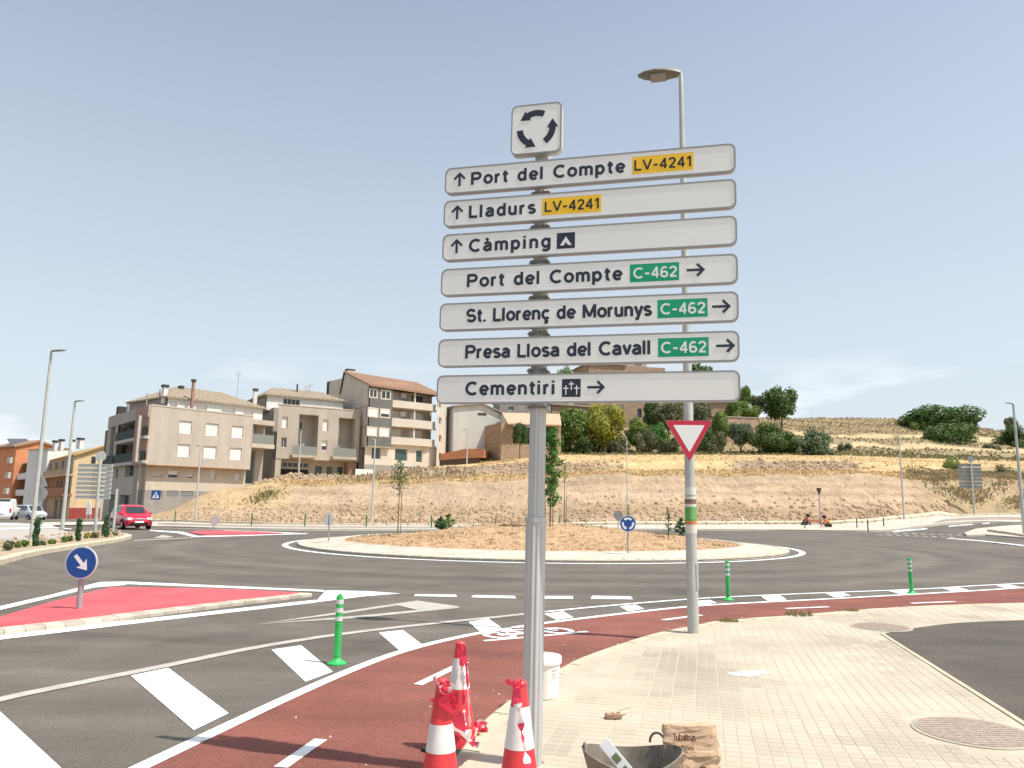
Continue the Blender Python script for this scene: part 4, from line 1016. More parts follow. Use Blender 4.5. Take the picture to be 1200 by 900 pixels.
# ================================================================ CONES AND TAPE
def cone(base, h, bands, label, rz=0, tilt=(0, 0)):
    o = empty('traffic_cone', base, rz); tag(o, label, 'traffic cone', 'traffic cones round the signpost')
    o.rotation_euler = (tilt[0], tilt[1], rz); r0, r1 = .135, .030
    rr = lambda z: lerp(r0, r1, z/h)
    mb = MB(); b2 = .19; mb.lathe([(b2*1.38, 0), (b2*1.38, .022), (b2*1.1, .035), (r0+.02, .04), (r0, .05)], 4); 
    mb2 = MB(); mb2.lathe([(rr(.03)+.0, .03), (rr(.1), .1), (rr(h*.5), h*.5), (rr(h*.965), h*.965), (r1+.006, h*.97), (r1+.006, h*.985), (r1-.004, h)], 28)
    mb.build('base', mRub, o, off=(0, 0, 0)); mb2.build('body', mCone, o, off=(0, 0, 0), smooth=True)
    for a, b in bands:
        mb = MB(); mb.lathe([(rr(a)+.0015, a), (rr(b)+.0015, b)], 28, caps=False); mb.build('white_sleeve', mConeW, o, off=(0, 0, 0), smooth=True)
    return o
def base_at(px, py_top, z_top, zb):
    d = ray(px, py_top); t = (z_top-EYE.z)/d.z; p = EYE+d*t; return Vector((p.x, p.y, zb))
c1 = base_at(518.5, 797, .75, .008); cone(c1, .75, [(.366, .513)], 'front left red and white cone on the red lane with tape knotted round its top', .3)
c2 = base_at(609.5, 797, .875, .12); cone(c2, .755, [(.44, .635)], 'red and white cone just in front of the signpost with tape down its side', .8)
c3 = base_at(539.5, 753, .75, .008); cone(c3, .75, [(.43, .64)], 'rear cone on the red lane draped with crumpled barrier tape', .1)
def tape(pts, w, label, twist=0., seg=5, nm='barrier_tape', jit=.003, n=None):
    pts = smoothline(pts, 2); n = n or max(14, len(pts)); seg *= 2; n *= 2; jit *= .6; pts = resample(pts, n); t = empty(nm, pts[0], world=True); tag(t, label, 'barrier tape', 'red and white barrier tape')
    L = []; 
    for i, p in enumerate(pts):
        tg = (pts[min(i+1, n-1)]-pts[max(i-1, 0)]).normalized(); sd = tg.cross(Vector((.2, 1, .15))).normalized()
        sd = Matrix.Rotation(twist*i/n + .45*math.sin(i*26/n), 3, tg) @ sd; j = Vector([random.uniform(-jit, jit) for _ in range(3)])
        L.append((p+sd*w/2+j, p-sd*w/2-j*.5, p+tg.cross(sd)*w*.12))
    a, b = MB(), MB()
    for i in range(n-1):
        tgt = a if (i//seg) % 2 == 0 else b
        (p0, q0, m0), (p1, q1, m1) = L[i], L[i+1]
        tgt.add([p0, m0, q0, p1, m1, q1], [(0, 1, 4, 3), (1, 2, 5, 4)])
    a.build('red_stretch', mTapeR, t, smooth=True); b.build('white_stretch', mTapeW, t, smooth=True); return t
tape([At(517, 802, c1.y-.05), At(527, 803, c1.y-.06), At(527, 812, c1.y-.02), At(512, 809, c1.y-.08), At(522, 799, c1.y-.08), At(530, 806, c1.y-.02)], .035, 'tape knotted round the top of the front left cone', 3, 4)
tape([At(514, 816, c1.y-.06), At(522, 834, c1.y-.02), At(536, 850, c1.y+.1), At(545, 862, c1.y+.5), At(552, 868, c1.y+.8)], .13, 'wide tape sagging from the front left cone to the ground', .4, 6)
tape([At(525, 806, c1.y), At(531, 818, c1.y), At(532, 834, c1.y+.02)], .05, 'short tape end hanging behind the front left cone', 1.2, 30)
tape([At(508, 793, c1.y-.02), At(511, 797, c1.y-.03), At(515, 803, c1.y-.05)], .025, 'white tape tip sticking up left of the front left cone', .8, 1)
tape([At(537, 757, c3.y-.05), At(542, 765, c3.y-.07), At(541, 785, c3.y-.09), At(543, 805, c3.y-.11), At(543, 825, c3.y-.13), At(546, 850, c3.y-.16)], .042, 'crumpled tape hanging down the rear cone', 1.6, 8, jit=.006, n=30)
tape([At(544, 756, c3.y-.04), At(547, 785, c3.y-.07), At(549, 820, c3.y-.1), At(551, 852, c3.y-.12)], .022, 'thin tape strand on the right side of the rear cone', .8, 12, n=24)
g_ = lambda x, y, z=.05: G(x, y, z)
tape([g_(538, 862, .04), g_(550, 868, .06), g_(556, 858, .1), g_(562, 852, .16), g_(567, 850, .15), g_(560, 862, .13)], .10, 'crumpled tape heap on the kerb by the rear cone', 5, 3, jit=.008, n=34)
tape([At(593, 798, c2.y-.05), At(600, 801, c2.y-.08), At(606, 802, c2.y-.06), At(611, 798, c2.y-.05)], .03, 'white tape tail at the top of the cone by the signpost', 1., 40)
tape([At(605, 802, c2.y-.06), At(606, 820, c2.y-.08), At(610, 845, c2.y-.11), At(613, 868, c2.y-.14), At(618, 892, c2.y-.17), At(621, 915, c2.y-.2)], .045, 'long tape hanging down the cone by the signpost', 2.2, 9, n=44)

# ================================================================ BUCKET, BASKET, BAG, FLOAT
bc = G(637, 818, .12); bk = empty('bucket', (bc.x, bc.y+.05, .12)); tag(bk, 'white plastic bucket standing behind the signpost', 'bucket')
hb = .335; mb = MB(); mb.lathe([(.120, 0), (.125, .005), (.146, hb-.03), (.146, hb)], 32); mb.build('tub', mBuckW, bk, off=(0, 0, 0), smooth=True)
mb = MB(); mb.lathe([(.150, hb-.055), (.156, hb-.05), (.156, hb), (.150, hb+.008), (.140, hb+.008), (.137, hb-.002)], 32); mb.build('lid_rim', mBuckW, bk, off=(0, 0, 0), smooth=True)
mb = MB()
for z, w in ((.235, .5), (.205, .35), (.175, .45)):
    a0 = -1.1; mb.add([((.1445)*math.cos(a0+w*t), (.1445)*math.sin(a0+w*t), z+dz) for t in (0, .5, 1) for dz in (0, .006)], [(0, 2, 3, 1), (2, 4, 5, 3)])
mb.build('label_print', mat('print_grey', (.35, .36, .40), .6), bk, off=(0, 0, 0))
tc0 = base_at(741, 870, .43, .12); tc0.y -= .20; tc0.x = At(741, 880, tc0.y).x
trug = empty('rubber_basket', tc0); tag(trug, 'grey flexible rubber basket with loop handles holding a spirit level', 'basket')
n = 40; rim = lambda a: .27+.045*max(0, math.cos(2*a))
mb = MB(); prof = [(.17, 0, 1), (.172, .01, 1), (.22, .18, 1), (.258, .31, 1), (.25, .312, 1), (.21, .18, 1), (.165, .015, 1)]
vs = []
for r, z, s in prof:
    for k in range(n):
        a = 2*math.pi*k/n; wv = 1+ (z/.31)*(.06*math.cos(2*a)); zz = z + (.03*math.cos(2*a) if z > .25 else 0)
        vs.append((r*wv*math.cos(a), r*math.sin(a)*(1-(z/.31)*.12), zz))
fs = [(i*n+k, i*n+(k+1) % n, (i+1)*n+(k+1) % n, (i+1)*n+k) for i in range(len(prof)-1) for k in range(n)]+[tuple(range(n-1, -1, -1)), tuple(range(6*n, 7*n))]
mb.add(vs, fs); mb.build('tub', mTrug, trug, off=(0, 0, 0), smooth=True)
for s, nm in ((1, 'handle'), (-1, 'handle')):
    a0 = R(48) if s > 0 else R(180); w = .052
    c0 = Vector((.255*math.cos(a0), .235*math.sin(a0), .30)); tdir = Vector((-math.sin(a0), math.cos(a0), 0))
    pts = [c0+tdir*w*math.cos(t)+Vector((0, 0, (.06 if s > 0 else .05)*math.sin(t)))+Vector((0, 0, .01)) for t in [math.pi*i/10 for i in range(11)]]
    mb = MB(); mb.tube(pts, .007, 8); mb.build(nm, mTrug, trug, off=(0, 0, 0), smooth=True)
lv = empty('spirit_level', (0, 0, 0), world=True); l0, l1 = At(716, 880, tc0.y+.03), At(745, 915, tc0.y-.06); lv.location = l0; lv['_w'] = list(l0)
tag(lv, 'white spirit level leaning inside the grey rubber basket', 'spirit level')
dl = (l1-l0).normalized(); sd = Vector((0, 1, 0)).cross(dl).normalized(); nn = dl.cross(sd); M3 = Matrix((dl, sd, nn)).transposed()
mb = MB(); mb.box((l0+l1)/2, ((l1-l0).length+.12, .058, .022), M3=M3); mb.build('body', mat('level_white', (.70, .72, .70), .45), lv)
for t, w in ((.25, .035), (.62, .024)):
    q = l0.lerp(l1, t); sn = -1 if nn.y > 0 else 1; mb = MB(); mb.box(q+nn*sn*.0115, (w*1.3, w, .004), M3=M3); mb.build('vial', mat('vial_olive', (.14, .17, .06), .3), lv)
# paper bag
bz = base_at(812, 848, .55, .12); bag = empty('paper_bag', (bz.x, bz.y, .12), world=True); tag(bag, 'crumpled brown paper cement bag with a folded over top', 'bag')
bx, by = bz.x, bz.y
def bagmesh(rings, nm, m, parent):
    n = 24; vs = []
    for (cx_, cy_, z, hw, hd, tw) in rings:
        for k in range(n):
            a = 2*math.pi*k/n; ca_, sa_ = math.cos(a), math.sin(a); e = .5
            x = hw*math.copysign(abs(ca_)**e, ca_); y = hd*math.copysign(abs(sa_)**e, sa_)
            j = .010*mnoise(Vector((x*22, y*22, z*26)))+.006*mnoise(Vector((x*60, y*60, z*55)))
            c_, s_ = math.cos(tw), math.sin(tw)
            vs.append((bx+cx_+x*c_-y*s_+j, by+cy_+x*s_+y*c_+j*1.5, .12+z+j*1.2))
    mb = MB(); mb.add(vs, [(i*n+k, i*n+(k+1) % n, (i+1)*n+(k+1) % n, (i+1)*n+k) for i in range(len(rings)-1) for k in range(n)]+[tuple(range(n-1, -1, -1)), tuple(range((len(rings)-1)*n, len(rings)*n))])
    return mb.build(nm, m, parent)
rg = []
for i in range(15):
    t = i/14; rg.append((.022*t+.005*math.sin(i*2.1), 0, .30*t, .135-.012*t+.005*math.sin(i*1.7), .085-.03*t+.006*math.sin(i*2.6), .10*math.sin(i*.8)))
bb_ = bagmesh(rg, 'sack', mBag, bag)
rg = []
for i in range(9):
    t = i/8; rg.append((-.012-.012*t, -.012+.012*t, .26+.165*t, .158-.010*t+.004*math.sin(i*2.2), .040-.028*t, -.10))
fl_ = bagmesh(rg, 'folded_top', mBag, bag)
def PBag(u, v, o): return Vector((bx-.02+u*.995, by-.060-.018*((v-.30)/.1 if v < .36 else .0)+u*-.10+ .16*(v-.30)-o, .12+v))
mb = MB(); text(mb, 'Tubaltrus', -.105, .015, .358, .034, PBag, .016, sw=.17); text(mb, 'uniboni', -.105, .0, .312, .028, PBag, .026, sw=.17); mb.build('lettering', mBagInk, fl_)
def PB2(u, v, o): return Vector((bx+.03+u, by-.098+.02*v-o, .12+v))
mb = MB(); ringplate(mb, [(.0+.022*math.cos(k*.39), .215+.022*math.sin(k*.39)) for k in range(16)], [(.0+.014*math.cos(k*.39), .215+.014*math.sin(k*.39)) for k in range(16)], PB2, -.006, .0); plate(mb, [(.035, .205), (.065, .205), (.065, .213), (.035, .213)], PB2, -.006, 0); mb.build('stamp', mBagInk, bb_)
tf = G(719, 842, .12); fo_ = empty('grout_float', tf, .12); tag(fo_, 'small worn hand float with pale handle lying on the paving', 'hand tool')
mb = MB(); mb.box((0, 0, .022), (.12, .07, .028)); mb.build('pad', mWood, fo_, off=(0, 0, 0)); mb = MB(); mb.tube([(0, 0, .036), (.05, .02, .06), (.10, .06, .062), (.16, .11, .055)], [.012, .012, .011, .009], 8); mb.build('handle', mat('pale_handle', (.55, .42, .30), .6), fo_, off=(0, 0, 0), smooth=True)
# grass tufts at the edge of the paving
def tuft(n, h, r, nm, m):
    mb = MB()
    for _ in range(n):
        a = random.uniform(0, 6.28); q = r*math.sqrt(random.random()); x, y = q*math.cos(a), q*math.sin(a); l = h*random.uniform(.5, 1.1); w = .006+h*.02; b = random.uniform(0, 6.28)
        lx, ly = .5*l*math.cos(b), .5*l*math.sin(b); mb.add([(x-w, y, 0), (x+w, y, 0), (x+lx*.4, y+ly*.4, l*.7), (x+lx, y+ly, l)], [(0, 1, 2), (0, 2, 3)])
    return mb
for x, y, s, l in ((936, 721.5, 1., 'small grass tuft at the kerb beyond the street lamp'), (853, 728.5, .7, 'tiny grass tuft at the kerb beside the street lamp base'), (998, 716, .5, 'faint grass tuft on the kerb farther right')):
    o = tuft(70, .09*s, .17*s, 'grass_tuft', mWeed).build('grass_tuft', mWeed, None, off=(0, 0, 0)); o.location = G(x, y, .12)+Vector((0, 0, 0)); o.scale = (1.3, .7, 1); tag(o, l, 'weed', 'weeds at the kerb')

# ================================================================ BUILDINGS
mB1 = mat('render_pinkish_beige', (.46, .405, .34), .9, var=.06, scale=.8)
mB1b = mat('render_grey_beige', (.39, .35, .30), .9, var=.06, scale=.8)
mB1c = mat('render_light_beige', (.52, .455, .37), .9, var=.06, scale=.8)
mB2 = mat('render_sand', (.43, .38, .32), .9, var=.07, scale=.8)
mB3 = mat('render_cream', (.58, .52, .44), .9, var=.06, scale=.8)
mB3g = mat('panel_slate', (.15, .15, .14), .8, var=.08, scale=1)
mGreyW = mat('wall_grey', (.30, .28, .26), .9, var=.1, scale=1)
mWhiteW = mat('wall_white', (.70, .68, .64), .9, var=.04, scale=1)
mYelW = mat('wall_yellow', (.60, .46, .28), .9, var=.06, scale=1)
mOchre = mat('wall_ochre', (.48, .34, .20), .9, var=.1, scale=1)
mTerra = mat('wall_terracotta', (.40, .17, .09), .9, var=.1, scale=2)
mOranW = mat('wall_orange', (.58, .24, .12), .9, var=.07, scale=1)
mBrick = mat('brick_red', (.32, .20, .15), .9, var=.15, scale=6)
mRoof = mat('roof_tile_brown', (.32, .26, .19), .9, var=.2, scale=4, bump=.8, bscale=9)
mRoofR = mat('roof_tile_red', (.32, .20, .135), .9, var=.2, scale=4, bump=.8, bscale=9)
mStoneW = mat('stone_wall', (.40, .29, .20), .95, var2=(.27, .19, .13), scale=2.6, bump=.8, bscale=7)
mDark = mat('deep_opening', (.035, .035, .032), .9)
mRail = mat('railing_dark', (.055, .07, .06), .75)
mGRail = mat('frosted_rail', (.21, .22, .20), .35)
mSlab = mat('balcony_slab', (.55, .50, .43), .9)
mCap = mat('chimney_cap', (.06, .055, .05), .8)

class Fac:
    """a vertical facade plane between two bearings at given distances"""
    def __init__(s, x0, Y0, x1, Y1):
        s.p0 = At(x0, 588, Y0); s.p1 = At(x1, 588, Y1); s.p0.z = s.p1.z = 0
        s.e = (s.p1-s.p0).normalized(); s.n = Vector((s.e.y, -s.e.x, 0)); s.L = (s.p1-s.p0).length
        if s.n.dot(EYE-s.p0) < 0: s.n = -s.n
    def uz(s, px, py, off=0.):
        d = ray(px, py); o = s.p0+s.n*off; t = (o-EYE).dot(s.n)/d.dot(s.n); q = EYE+d*t; return (q-s.p0).dot(s.e), q.z
    def P(s, u, z, o=0.): q = s.p0+s.e*u+s.n*o; return Vector((q.x, q.y, z))
    def rect(s, x0, y0, x1, y1, off=0.):
        a = s.uz(x0, y0, off); b = s.uz(x1, y1, off); c = s.uz(x0, y1, off); d = s.uz(x1, y0, off)
        return ((a[0]+c[0])/2, (b[0]+d[0])/2, (b[1]+c[1])/2, (a[1]+d[1])/2)
def wall(fac, parent, m, u0, u1, z0, z1, holes=(), off=0., depth=.35, name='wall'):
    mb = MB(); us = sorted({u0, u1, *[h[0] for h in holes], *[h[1] for h in holes]}); zs = sorted({z0, z1, *[h[2] for h in holes], *[h[3] for h in holes]})
    us = [u for u in us if u0 <= u <= u1]; zs = [z for z in zs if z0 <= z <= z1]
    fl_ = fac.P(0, 0).cross(fac.P(1, 0)).z
    for a, b in zip(us, us[1:]):
        for c, d in zip(zs, zs[1:]):
            m_ = ((a+b)/2, (c+d)/2)
            if any(h[0] < m_[0] < h[1] and h[2] < m_[1] < h[3] for h in holes): continue
            mb.add([fac.P(a, c, off), fac.P(b, c, off), fac.P(b, d, off), fac.P(a, d, off)], [(0, 1, 2, 3)])
    for h in holes:
        q = [(h[0], h[2]), (h[1], h[2]), (h[1], h[3]), (h[0], h[3])]
        f = [fac.P(*p, off) for p in q]; g2 = [fac.P(*p, off-depth) for p in q]
        mb.add(f+g2, [(i, (i+1) % 4, (i+1) % 4+4, i+4) for i in range(4)])
    return mb.build(name, m, parent)
def window(fac, parent, h, off=0., depth=.22, kind='glass', frame=.07, mullion=1, fm=None):
    u0, u1, z0, z1 = h; mb = MB(); o = off-depth
    def bar(a, b, c, d): plate(mb, [(a, c), (b, c), (b, d), (a, d)], lambda u, v, q: fac.P(u, v, q), o, o+.06)
    bar(u0, u0+frame, z0, z1); bar(u1-frame, u1, z0, z1); bar(u0+frame, u1-frame, z1-frame, z1); bar(u0+frame, u1-frame, z0, z0+frame)
    if kind == 'glass':
        for k in range(1, mullion+1): q = lerp(u0, u1, k/(mullion+1)); bar(q-frame*.4, q+frame*.4, z0+frame, z1-frame)
    w = mb.build('window', fm or (mFrameW if kind != 'darkframe' else mRail), parent)
    mb = MB(); mb.sheet([fac.P(u0, z0, o+.02), fac.P(u1, z0, o+.02), fac.P(u1, z1, o+.02), fac.P(u0, z1, o+.02)])
    if kind == 'shutter':
        mb = MB(); nsl = 9
        for k in range(nsl):
            a, b = lerp(z0+frame, z1-frame, k/nsl), lerp(z0+frame, z1-frame, (k+1)/nsl)
            mb.add([fac.P(u0+frame, a, o+.045), fac.P(u1-frame, a, o+.045), fac.P(u1-frame, b, o+.02), fac.P(u0+frame, b, o+.02), fac.P(u1-frame, a, o+.02), fac.P(u0+frame, a, o+.02)], [(0, 1, 2, 3), (5, 4, 1, 0)])
        mb.build('shutter', mShut, w)
    elif kind == 'half':
        mb.build('pane', mGlass, w); zz = lerp(z0, z1, .45); mb = MB(); plate(mb, [(u0+frame, zz), (u1-frame, zz), (u1-frame, z1-frame), (u0+frame, z1-frame)], lambda u, v, q: fac.P(u, v, q), o+.025, o+.04); mb.build('shutter', mShut, w)
    else: mb.build('pane', mGlass if kind != 'green' else mGlassG, w)
    return w
def slab(fac, parent, u0, u1, z0, z1, o0, o1, m, name):
    mb = MB(); plate(mb, [(u0, z0), (u1, z0), (u1, z1), (u0, z1)], lambda u, v, q: fac.P(u, v, q), o0, o1); return mb.build(name, m, parent)
def massing(parent, pts, z0, z1, m, name='building_shell'):
    mb = MB(); mb.prism(up([Vector((p.x, p.y, z0)) for p in pts]), (0, 0, z1-z0)); return mb.build(name, m, parent)
def hiproof(parent, fac, u0, u1, o0, o1, ze, zr, m, over=.35, name='roof', hip=1., ridge=.5):
    a, b, c, d = fac.P(u0-over, ze, o0+over), fac.P(u1+over, ze, o0+over), fac.P(u1+over, ze, o1-over), fac.P(u0-over, ze, o1-over)
    oc = lerp(o0, o1, ridge); hh = abs(o1-o0)*.5*hip; e_, f_ = fac.P(u0+hh, zr, oc), fac.P(u1-hh, zr, oc)
    t = Vector((0, 0, .16)); mb = MB(); mb.add([a, b, c, d, e_, f_, a-t, b-t, c-t, d-t], [(0, 1, 5, 4), (1, 2, 5), (2, 3, 4, 5), (3, 0, 4), (0, 6, 7, 1), (1, 7, 8, 2), (2, 8, 9, 3), (3, 9, 6, 0), (9, 8, 7, 6)])
    r = mb.build(name, m, parent); mb = MB()
    for p, q, s, n in ((a, b, f_, e_),):        # raised courses of roof tiles
        N = int((b-a).length/.55)
        for k in range(N):
            t0 = (k+.5)/N; lo = a.lerp(b, t0); x = (lo-a).dot(fac.e)
            hi_t = min(1, (x+.0)/max(.01, hh+over), ((b-a).length-x)/max(.01, hh+over)) if hip > 0 else 1
            hi = lo.lerp(lo+(e_-a)-fac.e*((e_-a).dot(fac.e)), hi_t); nrm = (b-a).cross(e_-a).normalized(); nrm = nrm if nrm.z > 0 else -nrm
            w = fac.e*.12; mb.add([lo-w+nrm*.01, lo+nrm*.09, lo+w+nrm*.01, hi-w*.9+nrm*.01, hi+nrm*.09, hi+w*.9+nrm*.01], [(0, 1, 4, 3), (1, 2, 5, 4)])
    c_ = mb.build('tile_courses', m, r); tag(c_, kind='stuff'); return r
def chimney(parent, fac, px, py0, py1, wpx, off, m=mWhiteW, cap=True, name='chimney'):
    u0, z0 = fac.uz(px-wpx/2, py1, off); u1, z1 = fac.uz(px+wpx/2, py0, off); w = abs(u1-u0)
    mb = MB(); plate(mb, [(u0, z0-.6), (u1, z0-.6), (u1, z1), (u0, z1)], lambda u, v, q: fac.P(u, v, q), off-w, off); c = mb.build(name, m, parent)
    if cap:
        mb = MB(); plate(mb, [(u0-.08, z1), (u1+.08, z1), (u1+.08, z1+.28), (u0-.08, z1+.28)], lambda u, v, q: fac.P(u, v, q), off-w-.08, off+.08); mb.build('cap', mCap, c)
    return c
def antenna(parent, fac, px, py0, py1, off=-3):
    u, z0 = fac.uz(px, py1, off); _, z1 = fac.uz(px, py0, off); mb = MB(); mb.tube([fac.P(u, z0-.5, off), fac.P(u, z1, off)], .035, 5)
    for k in range(4): mb.tube([fac.P(u-.5+.05*k, z1-.1-.14*k, off), fac.P(u+.5-.05*k, z1-.1-.14*k, off)], .02, 4)
    return mb.build('antenna', mGalv, parent)
def C3(x, y): return x/5.4545+100, y/5.4545+420
def C4(x, y): return x/5.4545+300, y/5.4545+420

# ---- beige corner block
f1 = Fac(165, 80, 322, 92.5); fs_ = Fac(165, 80, 118, 93.5)
B1 = empty('apartment_block', f1.P(0, -.5), world=True); tag(B1, 'long pinkish beige corner apartment block with two rows of white shuttered windows', 'building')
uA = f1.uz(171.5, 545)[0]; uB = f1.uz(293, 550)[0]; zt1 = f1.uz(178, 475)[1]; zo1 = f1.uz(171.5, 544.7)[1]; zg = f1.uz(170, 574)[1]; u2 = f1.uz(322, 500)[0]
D1 = 13.
ub_ = fs_.uz(138, 500)[0]
massing(B1, [f1.P(uA+.3, 0, -1.3), f1.P(uB, 0, -1.3), f1.P(uB, 0, -D1), fs_.P(fs_.L, 0, -1.3), fs_.P(ub_, 0, -1.3), fs_.P(ub_, 0, -2.3), f1.P(uA+.3, 0, -3.2)], -1.6, zt1-.25, mB1b)
rows1 = []
for (a, b, c, d) in ((600, 403, 680, 485), (770, 415, 850, 495), (937, 428, 1010, 505)): rows1.append(f1.rect(*C3(a, b), *C3(c, d)))
rows2 = []
for (a, b, c, d) in ((590, 550, 668, 632), (757, 560, 838, 640), (925, 570, 1000, 648)): rows2.append(f1.rect(*C3(a, b), *C3(c, d)))
hs = []
for r in (rows1, rows2):
    z0 = sum(h[2] for h in r)/3; z1 = sum(h[3] for h in r)/3
    for h in r: hs.append((h[0], h[1], z0, z1))
wall(f1, B1, mB1, uA, uB, zo1, zt1, hs, depth=.35)
for h in hs: window(f1, B1, h, kind='shutter', depth=.16)
for x in (600, 770, 937):     # shallow vertical panels under and between the windows
    a = f1.rect(*C3(x-12, 380), *C3(x+85, 700)); mb = MB()
    for q in (a[0], a[1]): plate(mb, [(q-.02, zo1+.02), (q+.02, zo1+.02), (q+.02, hs[0][3]+.3), (q-.02, hs[0][3]+.3)], lambda u, v, q_: f1.P(u, v, q_), .0, .012)
    mb.build('joint', mB1b, B1)
slab(f1, B1, uA, uB, zo1-.02, zo1+.05, -.95, .02, mTerra, 'soffit_edge'); slab(f1, B1, uA, uB, zo1+.1, zo1+.3, -.95, -.01, mB1, 'soffit')
slab(f1, B1, uA-.05, uB, zt1-.02, zt1+.12, -.5, .04, mB1c, 'coping')
slab(f1, B1, uA-.12, uA, zo1, zt1, -3, .02, mat('end_wall_pink', (.42, .27, .21), .9), 'end_wall')
lows = [f1.rect(*C3(a, b), *C3(c, d), -.9) for a, b, c, d in ((430, 740, 495, 760), (530, 718, 595, 765), (652, 742, 690, 768), (797, 715, 835, 770), (955, 735, 990, 780))]
wall(f1, B1, mB1c, -.1, uB, zg, zo1+.1, lows, off=-.85, depth=.3); 
for k, h in enumerate(lows): window(f1, B1, h, off=-.85, kind='half' if k < 3 else 'shutter', depth=.2)
vents = [f1.rect(*C3(a, b), *C3(c, d), -.85) for a, b, c, d in ((425, 848, 490, 885), (520, 845, 590, 885), (612, 845, 688, 885))]
wall(f1, B1, mGreyW, -.1, uB, -1.6, zg, vents, off=-.85, depth=.25)
for h in vents:
    mb = MB()
    for k in range(4):
        a = lerp(h[2], h[3], k/4); plate(mb, [(h[0], a+.03), (h[1], a+.03), (h[1], a+.03+(h[3]-h[2])/6), (h[0], a+.03+(h[3]-h[2])/6)], lambda u, v, q: f1.P(u, v, q), -1.05, -.9)
    mb.build('vent_slats', mGalv, B1)
# balcony bay at the right end
zr0, zr1 = f1.uz(300, 519)[1], f1.uz(300, 497)[1]
slab(f1, B1, uB, u2, zr1, zt1-.3, -4, -.05, mB1, 'parapet'); slab(f1, B1, uB, u2+.1, zr0-.55, zr0-.05, -4, .05, mB1c, 'balcony_slab')
slab(f1, B1, uB, u2, zr0, zr0+1.05, -.06, -.02, mGRail, 'glass_rail')
wall(f1, B1, mB1b, uB, u2, -1, zt1-.3, [(uB+.5, u2-1.2, zr0, zr0+2.3), (uB+.3, uB+1.9, f1.uz(298, 567)[1], zr0-.7)], off=-2., depth=.3)
window(f1, B1, (uB+.5, u2-1.2, zr0, zr0+2.3), off=-2, kind='shutter'); window(f1, B1, (uB+.3, uB+1.9, f1.uz(298, 567)[1], zr0-.7), off=-2, kind='green', mullion=1)
# left flank with deep balconies
Ls = fs_.L; zs1 = zt1+.1
s_r = lambda *a: fs_.rect(*C3(*a[:2]), *C3(*a[2:]))
slab(fs_, B1, fs_.uz(138, 500)[0], Ls, zs1-1.35, zs1, -.6, .0, mB1, 'parapet')
ub = fs_.uz(138, 500)[0]
zb1, zb2 = fs_.uz(165, 511.5)[1], fs_.uz(165, 539.5)[1]
wins = [(fs_.uz(145, 500)[0], fs_.uz(142, 500)[0], zb1, zb1+2.1), (fs_.uz(151, 500)[0], fs_.uz(148.5, 500)[0], zb1, zb1+2.1), (fs_.uz(141, 500)[0], fs_.uz(139.5, 500)[0], zb2+.8, zb2+2), (fs_.uz(148, 500)[0], fs_.uz(145.5, 500)[0], zb2, zb2+2.1)]
wall(fs_, B1, mB1b, .6, ub+.1, zb2-.3, zs1-1.2, wins, off=-1.9, depth=.2)
for w in wins: window(fs_, B1, w, off=-1.9, kind='glass')
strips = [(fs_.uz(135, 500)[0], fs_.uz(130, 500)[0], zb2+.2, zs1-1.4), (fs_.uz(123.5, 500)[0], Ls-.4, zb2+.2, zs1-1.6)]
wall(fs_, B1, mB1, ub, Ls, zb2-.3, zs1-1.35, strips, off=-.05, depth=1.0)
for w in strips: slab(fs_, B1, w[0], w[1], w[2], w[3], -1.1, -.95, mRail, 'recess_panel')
def wrap(z0, z1, o, m, nm, deep):
    p = [fs_.P(ub, 0, o), fs_.P(0, 0, o), f1.P(0, 0, o), f1.P(uA-.02, 0, o), f1.P(uA-.02, 0, -deep), fs_.P(ub*.5, 0, -deep), fs_.P(ub, 0, -deep)]
    mb = MB(); mb.prism(up([Vector((v.x, v.y, z0)) for v in p]), (0, 0, z1-z0)); mb.build(nm, m, B1)
for zb in (zb1, zb2):
    wrap(zb-.35, zb-.02, .2, mSlab, 'balcony_slab', 1.95)
    slab(fs_, B1, .0, ub, zb, zb+.95, .10, .14, mRail, 'balcony_rail'); slab(f1, B1, .0, uA-.15, zb, zb+.95, .10, .14, mRail, 'balcony_rail')
wrap(zs1-1.35, zs1-.05, .0, mB1, 'parapet', .5)
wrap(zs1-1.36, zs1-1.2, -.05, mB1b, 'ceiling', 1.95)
slab(fs_, B1, ub, Ls, zb2-.35, zb2-.02, -.5, .3, mSlab, 'balcony_slab'); slab(fs_, B1, ub, Ls, zb2, zb2+1.0, .2, .24, mRail, 'balcony_rail')
lo_w = s_r(235, 675, 295, 755); zz = sorted((lo_w[2], lo_w[3])); uu = sorted((lo_w[0], lo_w[1]))
hole = [(uu[0], uu[1], zz[0], zz[1]), (uu[0]+.5, uu[1]+1.2, -1.2, zg-.5), (uu[1]+2.2, uu[1]+6.0, -1.2, zg-.5), (uu[1]+3, uu[1]+4.2, zz[0], zz[1]-.4)]
wall(fs_, B1, mB1c, 0, Ls, -1.6, zb2-.3, hole, off=-.3, depth=.6)
for h in hole: window(fs_, B1, h, off=-.3, kind='glass', depth=.5)
mb = MB(); q0 = At(163, 487, 80.2); q1 = At(159.8, 537, 80.2); mb.tube([Vector((q1.x, q1.y, zb2-.2)), Vector((q1.x, q1.y, zt1-1.1))], .17, 10); mb.build('column', mSlab, B1)
